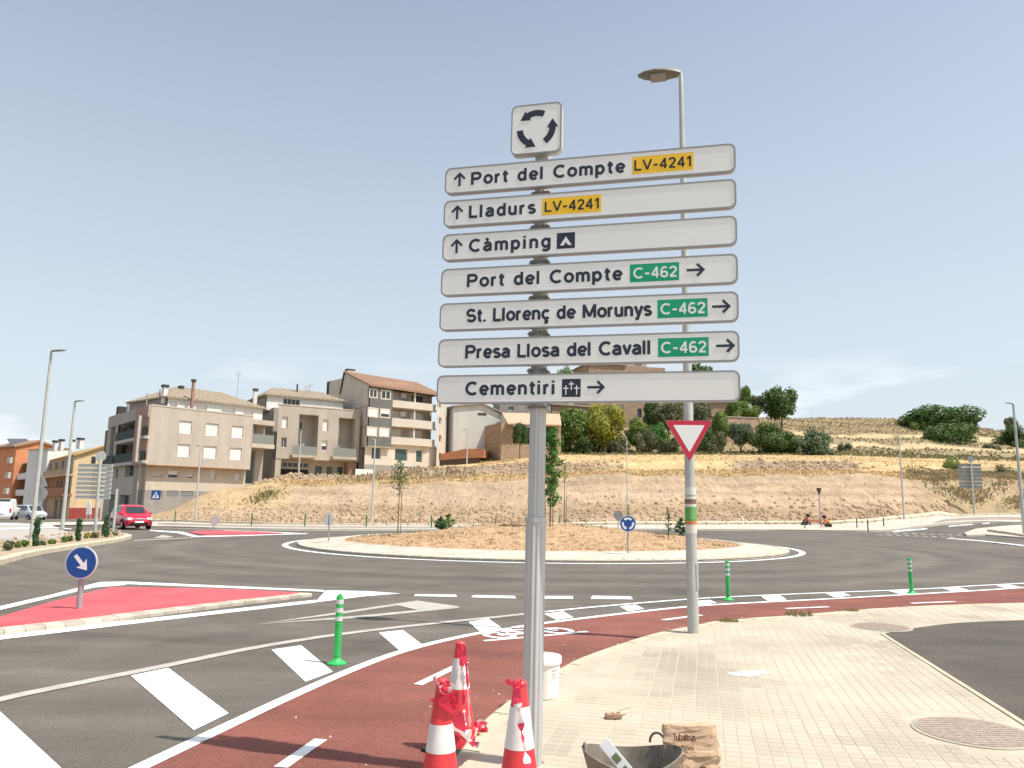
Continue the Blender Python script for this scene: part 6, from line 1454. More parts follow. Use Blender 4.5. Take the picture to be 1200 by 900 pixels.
# ================================================================ VEHICLES
def car(name, loc, rz, m, st, L, W, wheels, wr, label, cat, glass_from, group=None, plate_=True, rear=False):
    """st: stations (x, z_bottom, z_belt, z_roof, halfwidth, roof halfwidth); +x is the front"""
    o = empty(name, loc, rz); tag(o, label, cat, group)
    def ringp(s):
        x, zb, zm, zr, w, rw_ = s
        return [(x, -w*.88, zb), (x, -w, zb+.18), (x, -w, lerp(zb, zm, .6)), (x, -w*.955, zm), (x, -rw_, max(zm, zr-.06)), (x, -rw_*.8, zr), (x, rw_*.8, zr), (x, rw_, max(zm, zr-.06)), (x, w*.955, zm), (x, w, lerp(zb, zm, .6)), (x, w, zb+.18), (x, w*.88, zb)]
    vs = []; n = 12
    for s in st: vs += ringp(s)
    fs = [(i*n+k, (i+1)*n+k, (i+1)*n+(k+1) % n, i*n+(k+1) % n) for i in range(len(st)-1) for k in range(n)]+[tuple(range(n)), tuple(range(len(st)*n-1, (len(st)-1)*n-1, -1))]
    mb = MB(); mb.add(vs, fs); body = mb.build('body', m, o, off=(0, 0, 0), smooth=True)
    def gq(i, j, k0, k1, nm, ins=.06, out=.012):
        a, b, c, d = (Vector(ringp(st[i])[k0]), Vector(ringp(st[j])[k0]), Vector(ringp(st[j])[k1]), Vector(ringp(st[i])[k1])); ce = (a+b+c+d)/4
        q = [v.lerp(ce, ins*1.6) for v in (a, b, c, d)]; nr = (q[1]-q[0]).cross(q[3]-q[0]).normalized(); cc = Vector(((st[i][0]+st[j][0])/2, 0, .8)); nr = nr if nr.dot(ce-cc) > 0 else -nr
        mb = MB(); mb.prism([v+nr*out*.2 for v in q], nr*out); return mb.build(nm, mGlass, o, off=(0, 0, 0))
    for (i, j) in glass_from['side']: gq(i, j, 3, 4, 'side_window'); gq(i, j, 8, 7, 'side_window')
    for nm in ('windscreen', 'rear_window'):
        if nm in glass_from:
            i, j = glass_from[nm]; a, b = ringp(st[i]), ringp(st[j])
            q = [Vector(a[5]), Vector(a[6]), Vector(b[6]), Vector(b[5])] if True else None
            q = [Vector((a[4][0], a[4][1]*.95, a[5][2])), Vector((a[7][0], a[7][1]*.95, a[6][2])), Vector((b[7][0], b[7][1]*.93, b[6][2])), Vector((b[4][0], b[4][1]*.93, b[5][2]))]
            ce = sum(q, Vector())/4; q = [v.lerp(ce, .07) for v in q]; nr = (q[1]-q[0]).cross(q[3]-q[0]).normalized(); nr = nr if nr.z > 0 else -nr
            mb = MB(); mb.prism([v+nr*.006 for v in q], nr*.012); mb.build(nm, mGlass, o, off=(0, 0, 0))
    for x in wheels:
        for s in (-1, 1):
            y = s*(W/2-.10); mb = MB(); pts = [(x, y-.10, wr), (x, y+.10, wr)]; mb.tube(pts, wr, 20); w = mb.build('wheel', mTyre, o, off=(0, 0, 0), smooth=True)
            mb = MB(); mb.tube([(x, y+s*.09, wr), (x, y+s*.112, wr)], wr*.62, 16); mb.build('rim', mRimC, w, off=(0, 0, 0))
            mb = MB(); pr = [(x+(wr+.07)*math.cos(t), wr+(wr+.07)*math.sin(t)) for t in [math.pi*k/10 for k in range(11)]]; pi = [(x+(wr+.01)*math.cos(t), wr+(wr+.01)*math.sin(t)) for t in [math.pi*(10-k)/10 for k in range(11)]]
            mb.prism([(a, y+s*.085, b) for a, b in pr+pi], (0, s*.03, 0)); mb.build('wheel_arch', mTyre, o, off=(0, 0, 0))
    xf = L/2; f0 = st[-1]
    for s in (-1, 1):
        mb = MB(); mb.box((xf-.10, s*W*.36, .68), (.26, .30, .16), rz=-s*.35); mb.build('headlight', mLampG, o, off=(0, 0, 0)); mb = MB(); mb.box((-xf+.05, s*W*.41, .85), (.14, .14, .34)); mb.build('tail_light', mSRed, o, off=(0, 0, 0))
        mb = MB(); mb.box((glass_from['mirror'], s*(W/2+.06), .98), (.12, .2, .13)); mb.build('wing_mirror', m, o, off=(0, 0, 0))
    mb = MB(); mb.box((xf-.02, 0, .36), (.12, W*.62, .16)); mb.build('lower_grille', mTyre, o, off=(0, 0, 0)); mb = MB(); mb.box((xf-.0, 0, .66), (.07, .50, .07)); mb.build('upper_grille', mGalv, o, off=(0, 0, 0))
    mb = MB(); mb.box((xf+.03, 0, .48), (.03, .52, .115)); mb.build('number_plate', mWht, o, off=(0, 0, 0)); mb = MB(); mb.box((-xf-.03, 0, .62), (.03, .52, .115)); mb.build('number_plate', mWht, o, off=(0, 0, 0))
    return o
rc_ = G(152.5, 619.5, .004)
red = [(-2.0,.30,.75,.76,.70,.62),(-1.95,.24,.98,1.2,.80,.62),(-1.75,.22,1.0,1.46,.84,.62),(-.6,.20,1.0,1.53,.85,.63),(.30,.20,.99,1.50,.85,.62),(.55,.20,.98,1.42,.85,.60),(1.15,.20,.95,.98,.84,.66),(1.6,.21,.86,.88,.82,.62),(1.9,.24,.70,.76,.76,.56),(2.0,.32,.55,.62,.66,.48)]
car('parked_car', rc_, R(-50), mCarRed, red, 4.0, 1.70, (-1.25, 1.28), .30, 'red compact people carrier driving towards the roundabout on the left', 'car', {'side': [(2, 3), (3, 4)], 'windscreen': (5, 6), 'mirror': .75}).scale = (.93, .93, .93)
van = [(-2.2,.30,.8,.9,.80,.70),(-2.15,.28,1.1,1.6,.86,.72),(-2.0,.26,1.12,1.82,.88,.74),(.3,.24,1.1,1.86,.88,.74),(.75,.24,1.08,1.78,.88,.70),(1.35,.24,1.02,1.06,.86,.70),(1.95,.26,.90,.92,.82,.64),(2.2,.34,.6,.7,.7,.5)]
vb = At(5, 605, 70); vb.z = tz(vb.x, 70); car('white_van', Vector((vb.x, vb.y, vb.z)), R(115), mCarW, van, 4.4, 1.76, (-1.35, 1.35), .31, 'white van seen from behind at the left edge of the picture', 'van', {'side': [(3, 4)], 'rear_window': (1, 2), 'windscreen': (4, 5), 'mirror': 1.0})
vb = At(35, 605, 88); vb.z = tz(vb.x, 88); car('silver_car', Vector((vb.x, vb.y, vb.z)), R(-32), mCarS, [(a, b, c, d*.93 if d > 1.2 else d, e, f) for a, b, c, d, e, f in van], 4.4, 1.76, (-1.35, 1.35), .31, 'silver people carrier seen from the side beside the white van', 'car', {'side': [(2, 3), (3, 4)], 'windscreen': (4, 5), 'mirror': 1.0})

# ================================================================ PEOPLE
def skinned(name, verts, edges, radii, m, parent, sub=2, root=0):
    me = bpy.data.meshes.new(name); me.from_pydata(verts, edges, []); o = bpy.data.objects.new(name, me); COL.objects.link(o); o.parent = parent
    sk = o.modifiers.new('skin', 'SKIN'); sk.use_smooth_shade = True
    if not me.skin_vertices: me.attributes
    for i, r in enumerate(radii):
        me.skin_vertices[0].data[i].radius = (r, r) if not isinstance(r, tuple) else r
        me.skin_vertices[0].data[i].use_root = (i == root)
    ss = o.modifiers.new('sub', 'SUBSURF'); ss.levels = sub; ss.render_levels = sub; me.materials.append(m); return o
def worker(loc, rz, label, top_m, skinm=mSkin):
    """a person crouching on their heels, bent forward, both hands down on the kerb in front; +x is where they face"""
    o = empty('person', loc, rz); tag(o, label, 'person')
    J = dict(pelvis=(-.12,0,.30), spine=(-.06,0,.47), chest=(.08,0,.62), neck=(.20,0,.74), head0=(.25,0,.80), head1=(.30,0,.90))
    ver = []; ed = []; rad = []
    def add(p, r, par=None):
        ver.append(p); rad.append(r)
        if par is not None: ed.append((par, len(ver)-1))
        return len(ver)-1
    pv_ = add(J['pelvis'], (.14, .11)); sp1 = add(J['spine'], (.13, .10), pv_); ch = add(J['chest'], (.15, .11), sp1); nk = add(J['neck'], .055, ch); h0 = add(J['head0'], .075, nk); h1 = add(J['head1'], (.085, .095), h0); add((.32, 0, .96), .06, h1)
    hands = []
    for s in (-1, 1):
        sh = add((.12, s*.17, .64), .06, ch); el = add((.30, s*.22, .42), .042, sh); wr_ = add((.46, s*.12, .26), .026, el); pa = add((.50, s*.11, .20), (.034, .018), wr_)
        for k in range(4):
            f1_ = add((.535, s*(.085+.018*k), .165), .010, pa); add((.535+.012*k % .02, s*(.085+.018*k), .125-.006*(k % 2)), .008, f1_)
        t1 = add((.505, s*.075, .18), .011, pa); add((.52, s*.062, .145), .009, t1)
        hp = add((-.10, s*.11, .28), .10, pv_); kn = add((.24, s*.20, .44), .065, hp); an = add((.02, s*.17, .10), .042, kn); hl_ = add((.0, s*.17, .05), .04, an); add((.22, s*.18, .035), .035, hl_)
    skinned('body', ver, ed, rad, skinm, o)
    # clothing over the same pose
    def cloth(nm, keys, m):
        v = [k[0] for k in keys]; e = [(k[2], i) for i, k in enumerate(keys) if k[2] is not None]; skinned(nm, v, e, [k[1] for k in keys], m, o)
    cloth('jacket', [((-.13,0,.36),(.16,.12),None), ((-.06,0,.48),(.155,.12),0), ((.08,0,.63),(.175,.13),1), ((.16,0,.70),.08,2), ((.12,.175,.64),.075,2), ((.24,.21,.49),.058,4), ((.12,-.175,.64),.075,2), ((.24,-.21,.49),.058,6)], top_m)
    cloth('trousers', [((-.13,0,.30),(.15,.125),None), ((-.10,.11,.28),.115,0), ((.24,.20,.44),.082,1), ((.04,.175,.15),.055,2), ((-.10,-.11,.28),.115,0), ((.24,-.20,.44),.082,4), ((.04,-.175,.15),.055,5)], mDarkCl)
    for s in (-1, 1):
        mb = MB(); mb.add([(x-.02, s*.175+y, z) for x, y, z in ((-.06,-.05,0),(.28,-.055,0),(.30,.0,0),(.28,.055,0),(-.06,.05,0),(-.05,-.04,.09),(.12,-.045,.10),(.26,-.04,.05),(.28,0,.045),(.26,.04,.05),(.12,.045,.10),(-.05,.04,.09))], [(4,3,2,1,0),(0,1,6,5),(1,2,8,7),(1,7,6),(2,3,9,8),(3,4,11,10),(3,10,9),(4,0,5,11),(5,6,10,11),(6,7,8,9,10)]); mb.build('boot', mRub, o, off=(0, 0, 0))
    mb = MB(); mb.ico((.26, 0, .925), (.19, .19, .15), jit=.04); mb.build('hair', mHair, o, off=(0, 0, 0), smooth=True)
    mb = MB(); mb.ico((.40, 0, .865), (.05, .035, .05), jit=.05); mb.build('nose', skinm, o, off=(0, 0, 0))
    for s in (-1, 1):
        mb = MB(); mb.ico((.385, s*.035, .89), .022, jit=.02); mb.build('eye', mRub, o, off=(0, 0, 0)); mb = MB(); mb.ico((.29, s*.098, .87), (.05, .02, .07), jit=.05); mb.build('ear', skinm, o, off=(0, 0, 0))
    mb = MB(); mb.box((.375, 0, .82), (.02, .05, .012)); mb.build('mouth', mSRed, o, off=(0, 0, 0))
    return o
w1 = hit(970.5, 621.5); w1.z += .1; worker(w1, R(185), 'worker in orange top crouching at the far kerb, bent to the left', mOrange)
w2 = hit(943.5, 620); w2.z += .1; worker(w2, R(-8), 'second crouching worker in dark red shirt left of the one in orange', mRedCl, mat('skin_tan', (.36, .18, .12), .6))
pk_ = hit(956, 620.5); pk_.z += .12; bar = empty('work_trestle', pk_, 0); tag(bar, 'reddish board on two legs between the crouching workers', 'board')
mb = MB(); mb.box((0, 0, .50), (1.1, .06, .16)); mb.build('plank', mat('board_terracotta', (.45, .16, .10), .8), bar, off=(0, 0, 0))
for s in (-1, 1): mb = MB(); mb.box((s*.45, 0, .22), (.05, .3, .44)); mb.build('leg', mGalv, bar, off=(0, 0, 0))

# ================================================================ FAR LAMPS AND SIGNS
def far_lamp(px_b, py_b, px_t, py_t, headpx, label, group='slender street lamps', r=.09, terr=True, Y=None, arm=None, size=None):
    b = hit(px_b, py_b) if Y is None else None
    if b is None: b = At(px_b, py_b, Y); b.z = tz(b.x, b.y, True)-.2
    top = At(px_t, py_t, b.y); H = top.z-b.z
    arm = abs(At(headpx, py_t, b.y).x-top.x) if arm is None else arm
    return lamp_post(b, H, 0 if headpx > px_t else math.pi, max(.5, arm), r, r*.55, label, group, headsize=size or .8, n=8, name='street_lamp')
G1 = 'slender street lamps round the junction'
far_lamp(36, 637, 59, 413, 76, 'tall street lamp at the far left with its arm to the right', G1, .085)
far_lamp(72.5, 622.5, 87, 471.5, 98, 'second street lamp from the left, in front of the terraced houses', G1, .10)
far_lamp(228.5, 613.5, 235, 523.5, 229, 'slender lamp in front of the beige corner block', G1, .08)
far_lamp(349.8, 557, 348.5, 505, 345, 'pale lamp on the rubble mound before the sand coloured block', G1, .10, Y=84)
far_lamp(435.5, 617.5, 440.5, 516, 437, 'slender lamp at the foot of the bank before the tallest block', G1, .085)
far_lamp(547, 545, 547, 504, 540, 'small lamp in front of the white gabled house', G1, .10, Y=100)
far_lamp(735.5, 616.5, 734, 513, 730, 'slender lamp above the blue roundabout sign', G1, .055)
far_lamp(1059.8, 612, 1054.2, 512, 1051, 'slender lamp at the foot of the pale bank on the right', G1, .085)
far_lamp(1201, 628, 1186, 474, 1177, 'tall street lamp at the right edge of the picture', G1, .11)
far_lamp(151, 606, 156.3, 536, 150, 'short lamp beside the corner of the beige block', G1, .10)
# post with a small dark head
b_ = hit(961.7, 616); t_ = At(961, 575, b_.y); o = empty('marker_pole', b_); tag(o, 'thin pole with a small dark box on top beside the worker in orange', 'pole')
mb = MB(); mb.tube([(0, 0, 0), (0, 0, t_.z-b_.z)], .045, 6); mb.build('shaft', mGalv, o, off=(0, 0, 0)); mb = MB(); mb.prism([(-.16, -.1, t_.z-b_.z), (.16, -.1, t_.z-b_.z), (.16, .1, t_.z-b_.z), (-.16, .1, t_.z-b_.z)], (0, 0, .22)); mb.tube([(0, 0, t_.z-b_.z-.35), (0, 0, t_.z-b_.z)], [.03, .13], 6); mb.build('box', mCap, o, off=(0, 0, 0))
def back_boards(px_b, py_b, px_t, py_t, x0, x1, y0, y1, nb, label, m, sq=True):
    b = hit(px_b, py_b); t_ = At(px_t, py_t, b.y); o = empty('direction_signpost', b, world=True); tag(o, label, 'signpost')
    mb = MB(); mb.tube([b, t_], .085, 8); mb.build('post', mGalvL, o)
    q0, q1, q2 = At(x0, y0, b.y+.12), At(x1, y0, b.y+.12), At(x0, y1, b.y+.12); H = (q0.z-q2.z)/nb
    ev = (q1-q0); ev.z = 0; L_ = ev.length; ev.normalize()
    for k in range(nb):
        P = lambda u, v, q: Vector((q0.x, q0.y, 0))+ev*u+Vector((0, q, v)); mb = MB(); z1 = q0.z-k*H; z0 = z1-H*.80; plate(mb, rrect(0, L_, z0, z1, .03, 2), P, 0, .05)
        for zz in (z0, z1-.03): plate(mb, [(0.02, zz), (L_-.02, zz), (L_-.02, zz+.03), (.02, zz+.03)], P, -.03, 0)
        mb.build('board', m, o)
    if sq: q = At(px_t, py_t-3, b.y+.1); mb = MB(); s_ = .3; mb.prism([q+Vector((s_*math.cos(R(22.5+45*k)), 0, s_*math.sin(R(22.5+45*k)))) for k in range(8)], (0, .05, 0)); mb.build('top_panel', m, o)
back_boards(111.5, 622.5, 117.8, 538, 92, 132.5, 543.5, 585.5, 8, 'signpost seen from behind with eight pale boards on the left island', mat('board_back_pale', (.50, .50, .47), .6))
back_boards(1142, 605, 1137.5, 541, 1122.5, 1149.5, 543.5, 573, 7, 'signpost seen from behind with seven grey boards on the right', mat('board_back_grey', (.24, .25, .25), .6))
# zebra crossing sign
b_ = hit(181.5, 613.5); o = empty('crossing_sign', b_, world=True); tag(o, 'blue and white pedestrian crossing sign in front of the louvred wall', 'road sign')
mb = MB(); mb.tube([b_, At(183, 578, b_.y)], .035, 6); mb.build('post', mGalv, o); q = At(183, 580, b_.y); yy = q.y-.06
PZ = lambda u, v, k: Vector((q.x+u, yy-k, q.z+v))
mb = MB(); plate(mb, rrect(-.36, .36, -.36, .36, .05), PZ, -.02, 0); pn = mb.build('panel', mSBlue, o); mb = MB(); plate(mb, [(-.27, -.24), (.27, -.24), (0, .27)], PZ, 0, .006); mb.build('white_triangle', mWht, pn)
mb = MB(); stroke(mb, [(0, .12), (0, -.02), (.07, -.20)], .05, PZ, .006, .004); stroke(mb, [(0, -.02), (-.08, -.20)], .05, PZ, .006, .006); stroke(mb, [(-.08, .02), (0, .07), (.08, 0)], .035, PZ, .006, .008); stroke(mb, [(0, .17), (0, .20)], .05, PZ, .006, .004); mb.build('walker', mInk, pn)
mb = MB()
for k in (-1, 0, 1): plate(mb, [(.5*k-.5 if False else -.62, .1*k-.0), (-.40, .1*k), (-.40, .1*k+.05), (-.62, .1*k+.05)], PZ, -.02, 0)
# pole with a round top sign near the car
b_ = hit(132.5, 623); t_ = At(137, 574, b_.y); o = empty('sign_pole', b_, world=True); tag(o, 'bare pale pole immediately left of the red car', 'pole'); mb = MB(); mb.tube([b_, t_], .075, 8); mb.build('shaft', mGalvL, o); mb = MB(); mb.tube([t_, t_+Vector((0, 0, .05))], .085, 8); mb.build('cap', mGalvL, o)
# triangular and round sign backs on the tall lamp at far left
b_ = G(36, 637, 0); o = empty('sign_pair', b_+Vector((0, 0, 3)), world=True); tag(o, 'grey backs of a triangular and a round sign on the far left lamp', 'road sign')
yy = b_.y+.16; tri_ = [At(x, y, yy) for x, y in ((43.5, 571), (55, 569.5), (48.8, 555.5))]; mb = MB(); mb.prism(tri_, (0, .03, 0)); mb.build('triangle_panel', mGalv, o)
cq = At(47, 579, yy); mb = MB(); mb.prism([cq+Vector((.27*math.cos(k*.35), 0, .27*math.sin(k*.35))) for k in range(18)], (0, .03, 0)); mb.build('round_panel', mGalv, o)
# pale board figure by the red dado
b_ = hit(104, 611); o = empty('info_panel', b_, world=True); tag(o, 'pale upright panel on two legs in front of the red dado', 'panel'); P_ = lambda x, y: At(x, y, b_.y)
mb = MB(); mb.prism([P_(100.5, 603), P_(106.8, 603), P_(106.5, 591), P_(104.5, 586), P_(102, 590)], (0, .08, 0)); mb.build('panel', mWhiteW, o)
for x in (101.5, 105.8): mb = MB(); mb.tube([P_(x, 611), P_(x, 602)], .05, 5); mb.build('leg', mGalv, o)
# small white marker beyond the roundabout
b_ = hit(870.5, 617.5); o = empty('white_marker', b_); tag(o, 'small white marker post at the far kerb behind the street lamp', 'marker post'); mb = MB(); mb.tube([(0, 0, 0), (0, 0, .75)], .06, 8); mb.build('shaft', mWht, o, off=(0, 0, 0)); mb = MB(); mb.tube([(0, 0, .75), (0, 0, .82)], [.065, .03], 8); mb.build('cap', mWht, o, off=(0, 0, 0))

# ================================================================ TREES AND SHRUBS
def leafcloud(n, blobs, size, seed, lo=0.):
    rnd = random.Random(seed); mb = MB(); vs, fs = [], []; tot = sum(b[3]**2 for b in blobs)
    for (cx, cy, cz, r) in blobs:
        for _ in range(int(n*r*r/tot)):
            while True:
                d = Vector((rnd.gauss(0, 1), rnd.gauss(0, 1), rnd.gauss(0, 1)))
                if d.length > .1: break
            d.normalize(); rr = r*(1-.55*rnd.random()**2.0)*(1+.16*mnoise(Vector((d.x*2.4+cx*5, d.y*2.4+seed, d.z*2.4)))*2)
            p = Vector((cx, cy, cz))+d*rr
            if p.z < lo: continue
            nrm = (d+Vector((rnd.gauss(0, .55), rnd.gauss(0, .55), rnd.gauss(.25, .55)))).normalized(); a = nrm.orthogonal().normalized(); a = Matrix.Rotation(rnd.uniform(0, 6.28), 3, nrm) @ a; b = nrm.cross(a); s = size*rnd.uniform(.6, 1.4)
            o = len(vs); vs += [p-a*s, p+b*s*.55+nrm*s*.15, p+a*s, p-b*s*.55+nrm*s*.15]; fs.append((o, o+1, o+2, o+3))
    mb.add(vs, fs); return mb
def blobs_round(seed, k=16, flat=1.):
    rnd = random.Random(seed); out = [(0, 0, .5, .30)]
    for i in range(k):
        a = rnd.uniform(0, 6.28); e = rnd.uniform(-.7, 1.25); r = rnd.uniform(.24, .36); x, y, z = r*math.cos(a)*math.cos(e), r*math.sin(a)*math.cos(e), .5+.30*math.sin(e)
        out.append((x, y, z, rnd.uniform(.13, .20)))
    return out
def blobs_bush(seed, k=14):
    rnd = random.Random(seed); out = [(0, 0, .35, .3)]
    for i in range(k):
        a = rnd.uniform(0, 6.28); r = rnd.uniform(.12, .38); out.append((r*math.cos(a), r*math.sin(a), rnd.uniform(.2, .78)*(1.1-r), rnd.uniform(.13, .22)))
    return out
PROTO = {}
def proto(kind, seed, m, n=2600, size=.028):
    key = (kind, seed, m.name)
    if key not in PROTO:
        bl_ = blobs_round(seed) if kind == 'round' else blobs_bush(seed); PROTO[key] = leafcloud(n, bl_, size, seed, 0.).mesh('foliage', m)
    return PROTO[key]
def plant(nm, cat, label, px, py0, py1, wpx, Y, m, kind='round', trunk=True, group=None, seed=0, n=2600, size=.028, zb=None, depth=1.):
    b = At(px, py1, Y); g0 = tz(b.x, Y, True); zb = b.z if zb is None else zb
    t = At(px, py0, Y); H = t.z-b.z; W = wpx/F*Y*1.0
    o = empty(nm, Vector((b.x, Y, min(b.z, g0+.3)-.15))); tag(o, label, cat, group); dz = b.z-o.location.z
    cl = bpy.data.objects.new('crown' if trunk else 'foliage', proto(kind, seed, m, n, size)); COL.objects.link(cl); cl.parent = o
    th = H*.08 if trunk else 0
    cl.location = (0, 0, dz+th*.6-(.19*H if kind == 'round' and trunk else .10*H if kind == 'round' else .04*H)); cl.scale = (W/.86, W*depth/.86, (H-th*.6)*(1.21 if kind == 'round' else 1.05)/ (.94 if kind == 'round' else .78)); cl.rotation_euler[2] = seed*1.3
    if trunk:
        mb = MB(); r = max(.08, W*.03); zt_ = dz+H*.62; rnd = random.Random(seed); mb.tube([(0, 0, 0), (r*.4, 0, zt_*.4), (0, 0, zt_)], [r, r*.75, r*.35], 7)
        for k in range(5):
            a = k*1.3+rnd.random(); z0 = zt_*rnd.uniform(.4, .75); mb.tube([(0, 0, z0), (W*.14*math.cos(a), W*.14*math.sin(a), z0+H*.14), (W*.3*math.cos(a), W*.3*math.sin(a), z0+H*.28)], [r*.45, r*.3, r*.12], 5)
        mb.build('trunk', mTrunk, o, off=(0, 0, 0), smooth=True)
    else:
        mb = MB(); mb.tube([(0, 0, 0), (0, 0, dz+H*.5)], [.09, .03], 5); mb.tube([(0, 0, .1), (W*.2, 0, dz+H*.5)], [.06, .02], 5); mb.tube([(0, 0, .1), (-W*.2, .1, dz+H*.45)], [.06, .02], 5); mb.build('stem', mTrunk, o, off=(0, 0, 0))
    return o
GT, GS = 'trees on the hillside', 'shrubs at the top of the field'
T = [
 ('broadleaf_tree','tree','bright yellow green tree with a short trunk in front of the farmhouse',707,471,531,54,119,mLeafY,'round',True,GT,1),
 ('broadleaf_tree','tree','dark rounded tree immediately left of the yellow green one',667,479,534,56,121,mLeafM,'round',True,GT,2),
 ('dense_shrub','shrub','dark shrub right behind the signpost beside the rustic house',644,496,536,28,117,mLeafD,'bush',False,GS,3),
 ('broadleaf_tree','tree','dark tree in the opening of the rustic house left of the signpost',609,494,522,20,105,mLeafD,'round',True,GT,4),
 ('broadleaf_tree','tree','small mid green rounded tree below the farmhouse window',746,490,526,28,121,mLeafM,'round',True,GT,5),
 ('dense_shrub','shrub','olive bush under the small rounded tree',757,506,533,26,118,mLeafO,'bush',False,GS,6),
 ('broadleaf_tree','tree','loose leafy tree left of the give way sign',771,494,530,24,119,mLeafN,'round',True,GT,7),
 ('broadleaf_tree','tree','yellowish tree covering the cottage front above the give way sign',783,470,505,40,128,mLeafO,'round',True,GT,8),
 ('dense_shrub','shrub','low brown green bush right under the left arm of the give way sign',786,512,533,26,117,mLeafO,'bush',False,GS,9),
 ('dense_shrub','shrub','small dry bush between the yellow green and the rounded tree',725,512,532,26,118,mLeafO,'bush',False,GS,10),
 ('broadleaf_tree','tree','fresh green upright tree just right of the give way sign',845,482,524,24,122,mLeafM,'round',True,GT,11),
 ('dense_shrub','shrub','rounded olive bush right of the lamp at the field edge',841,506,535,22,117,mLeafO,'bush',False,GS,12),
 ('dense_shrub','shrub','dark green bush behind the lamp post at the field edge',822,498,532,26,120,mLeafD,'bush',False,GS,13),
 ('dense_shrub','shrub','blue green poplar like shrub left of the widest dark bush',868,496,527,28,120,mLeafB,'round',False,GS,14),
 ('dense_shrub','shrub','widest dark green bush at the top of the field',902,500,533,50,118,mLeafD,'bush',False,GS,15),
 ('dense_shrub','shrub','pale blue green reed like bush right of the widest dark bush',957,508,537,42,116,mLeafB,'bush',False,GS,16),
 ('broadleaf_tree','tree','small tree top rising above the right end of the lowest board',874,453,478,15,150,mLeafM,'round',True,GT,17),
 ('dense_shrub','shrub','greyish tree beside the round isolated tree',888,464,484,16,150,mLeafO,'round',False,GS,18),
 ('dense_shrub','shrub','dark hedge like bush below the small tree top',876,473,490,40,146,mLeafM,'bush',False,GS,19),
 ('round_tree','tree','isolated dark round tree against the sky right of the boards',916,451,496,38,146,mLeafD,'round',True,GT,20),
 ('umbrella_pine','tree','dark flat pine top seen between the two lowest boards',823,425,470,42,165,mLeafD,'round',True,GT,21),
 ('broadleaf_tree','tree','thin tree top between the two lowest boards beside the post',662,430,480,22,160,mLeafM,'round',True,GT,22),
 ('broadleaf_tree','tree','second thin tree top between the two lowest boards',692,428,476,24,160,mLeafO,'round',True,GT,23),
 ('dense_shrub','shrub','broad dark bush mass on the right skyline',1114,478,515,88,158,mLeafD,'bush',False,'big bushes on the right hill',24),
 ('dense_shrub','shrub','left lobe of green bush leaning against the broad skyline bush',1080,492,514,26,155,mLeafM,'bush',False,'big bushes on the right hill',25),
 ('dense_shrub','shrub','dark green bush in front of the broad skyline bush',1118,500,539,60,140,mLeafD,'bush',False,'big bushes on the right hill',26),
 ('dense_shrub','shrub','dark bush behind the tall lamp at the right edge',1196,505,540,46,140,mLeafD,'bush',False,'big bushes on the right hill',27),
 ('small_tree','tree','small pale olive tree on the ridge behind the right hand lamp',1184.5,489,505,17,170,mLeafO,'round',True,GT,28),
 ('dense_shrub','shrub','bright green bush on the bank left of the grey signpost',1098,550,568,20,89,mLeafM,'bush',False,'bushes on the right bank',29),
 ('dense_shrub','shrub','leafy bush just behind the grey signpost boards',1116,538,562,18,92,mLeafM,'bush',False,'bushes on the right bank',30),
 ('dense_shrub','shrub','green bush right of the grey signpost boards',1178,548,572,26,90,mLeafO,'bush',False,'bushes on the right bank',31),
 ('dense_shrub','shrub','yellowish bush at the top of the right bank',1158,552,572,26,88,mWeed,'bush',False,'bushes on the right bank',32),
 ('dense_shrub','shrub','small bush on the grassy terrace under the skyline bush',1030,524,535,18,126,mLeafO,'bush',False,GS,33),
 ('dense_shrub','shrub','low bush at the right end of the field edge',990,520,535,16,124,mLeafO,'bush',False,GS,34),
 ('dense_shrub','shrub','low scrub behind the right end of the broad skyline bush',1160,522,540,24,134,mLeafO,'bush',False,GS,36),
 ('dense_shrub','shrub','low bush immediately right of the widest dark bush',928,512,534,20,120,mLeafO,'bush',False,GS,37),
 ('broadleaf_tree','tree','olive tree against the cottage wall just right of the street lamp',822,470,506,26,128,mLeafO,'round',True,GT,39),
 ('broadleaf_tree','tree','small green tree at the right end of the cottage',862,468,500,22,130,mLeafM,'round',True,GT,40),
 ('broadleaf_tree','tree','dark tree between the farmhouse and the yellowish tree',764,468,508,22,130,mLeafD,'round',True,GT,41),
 ('dense_shrub','shrub','brown bush under the dark rounded tree',684,514,535,26,117,mLeafD,'bush',False,GS,38),
]
for t in T: plant(*t[:6], t[6], t[7], t[8], t[9], t[10], t[11], seed=t[12], n=5200 if t[6] < 45 else 9000, size=.033 if t[6] < 45 else .025)

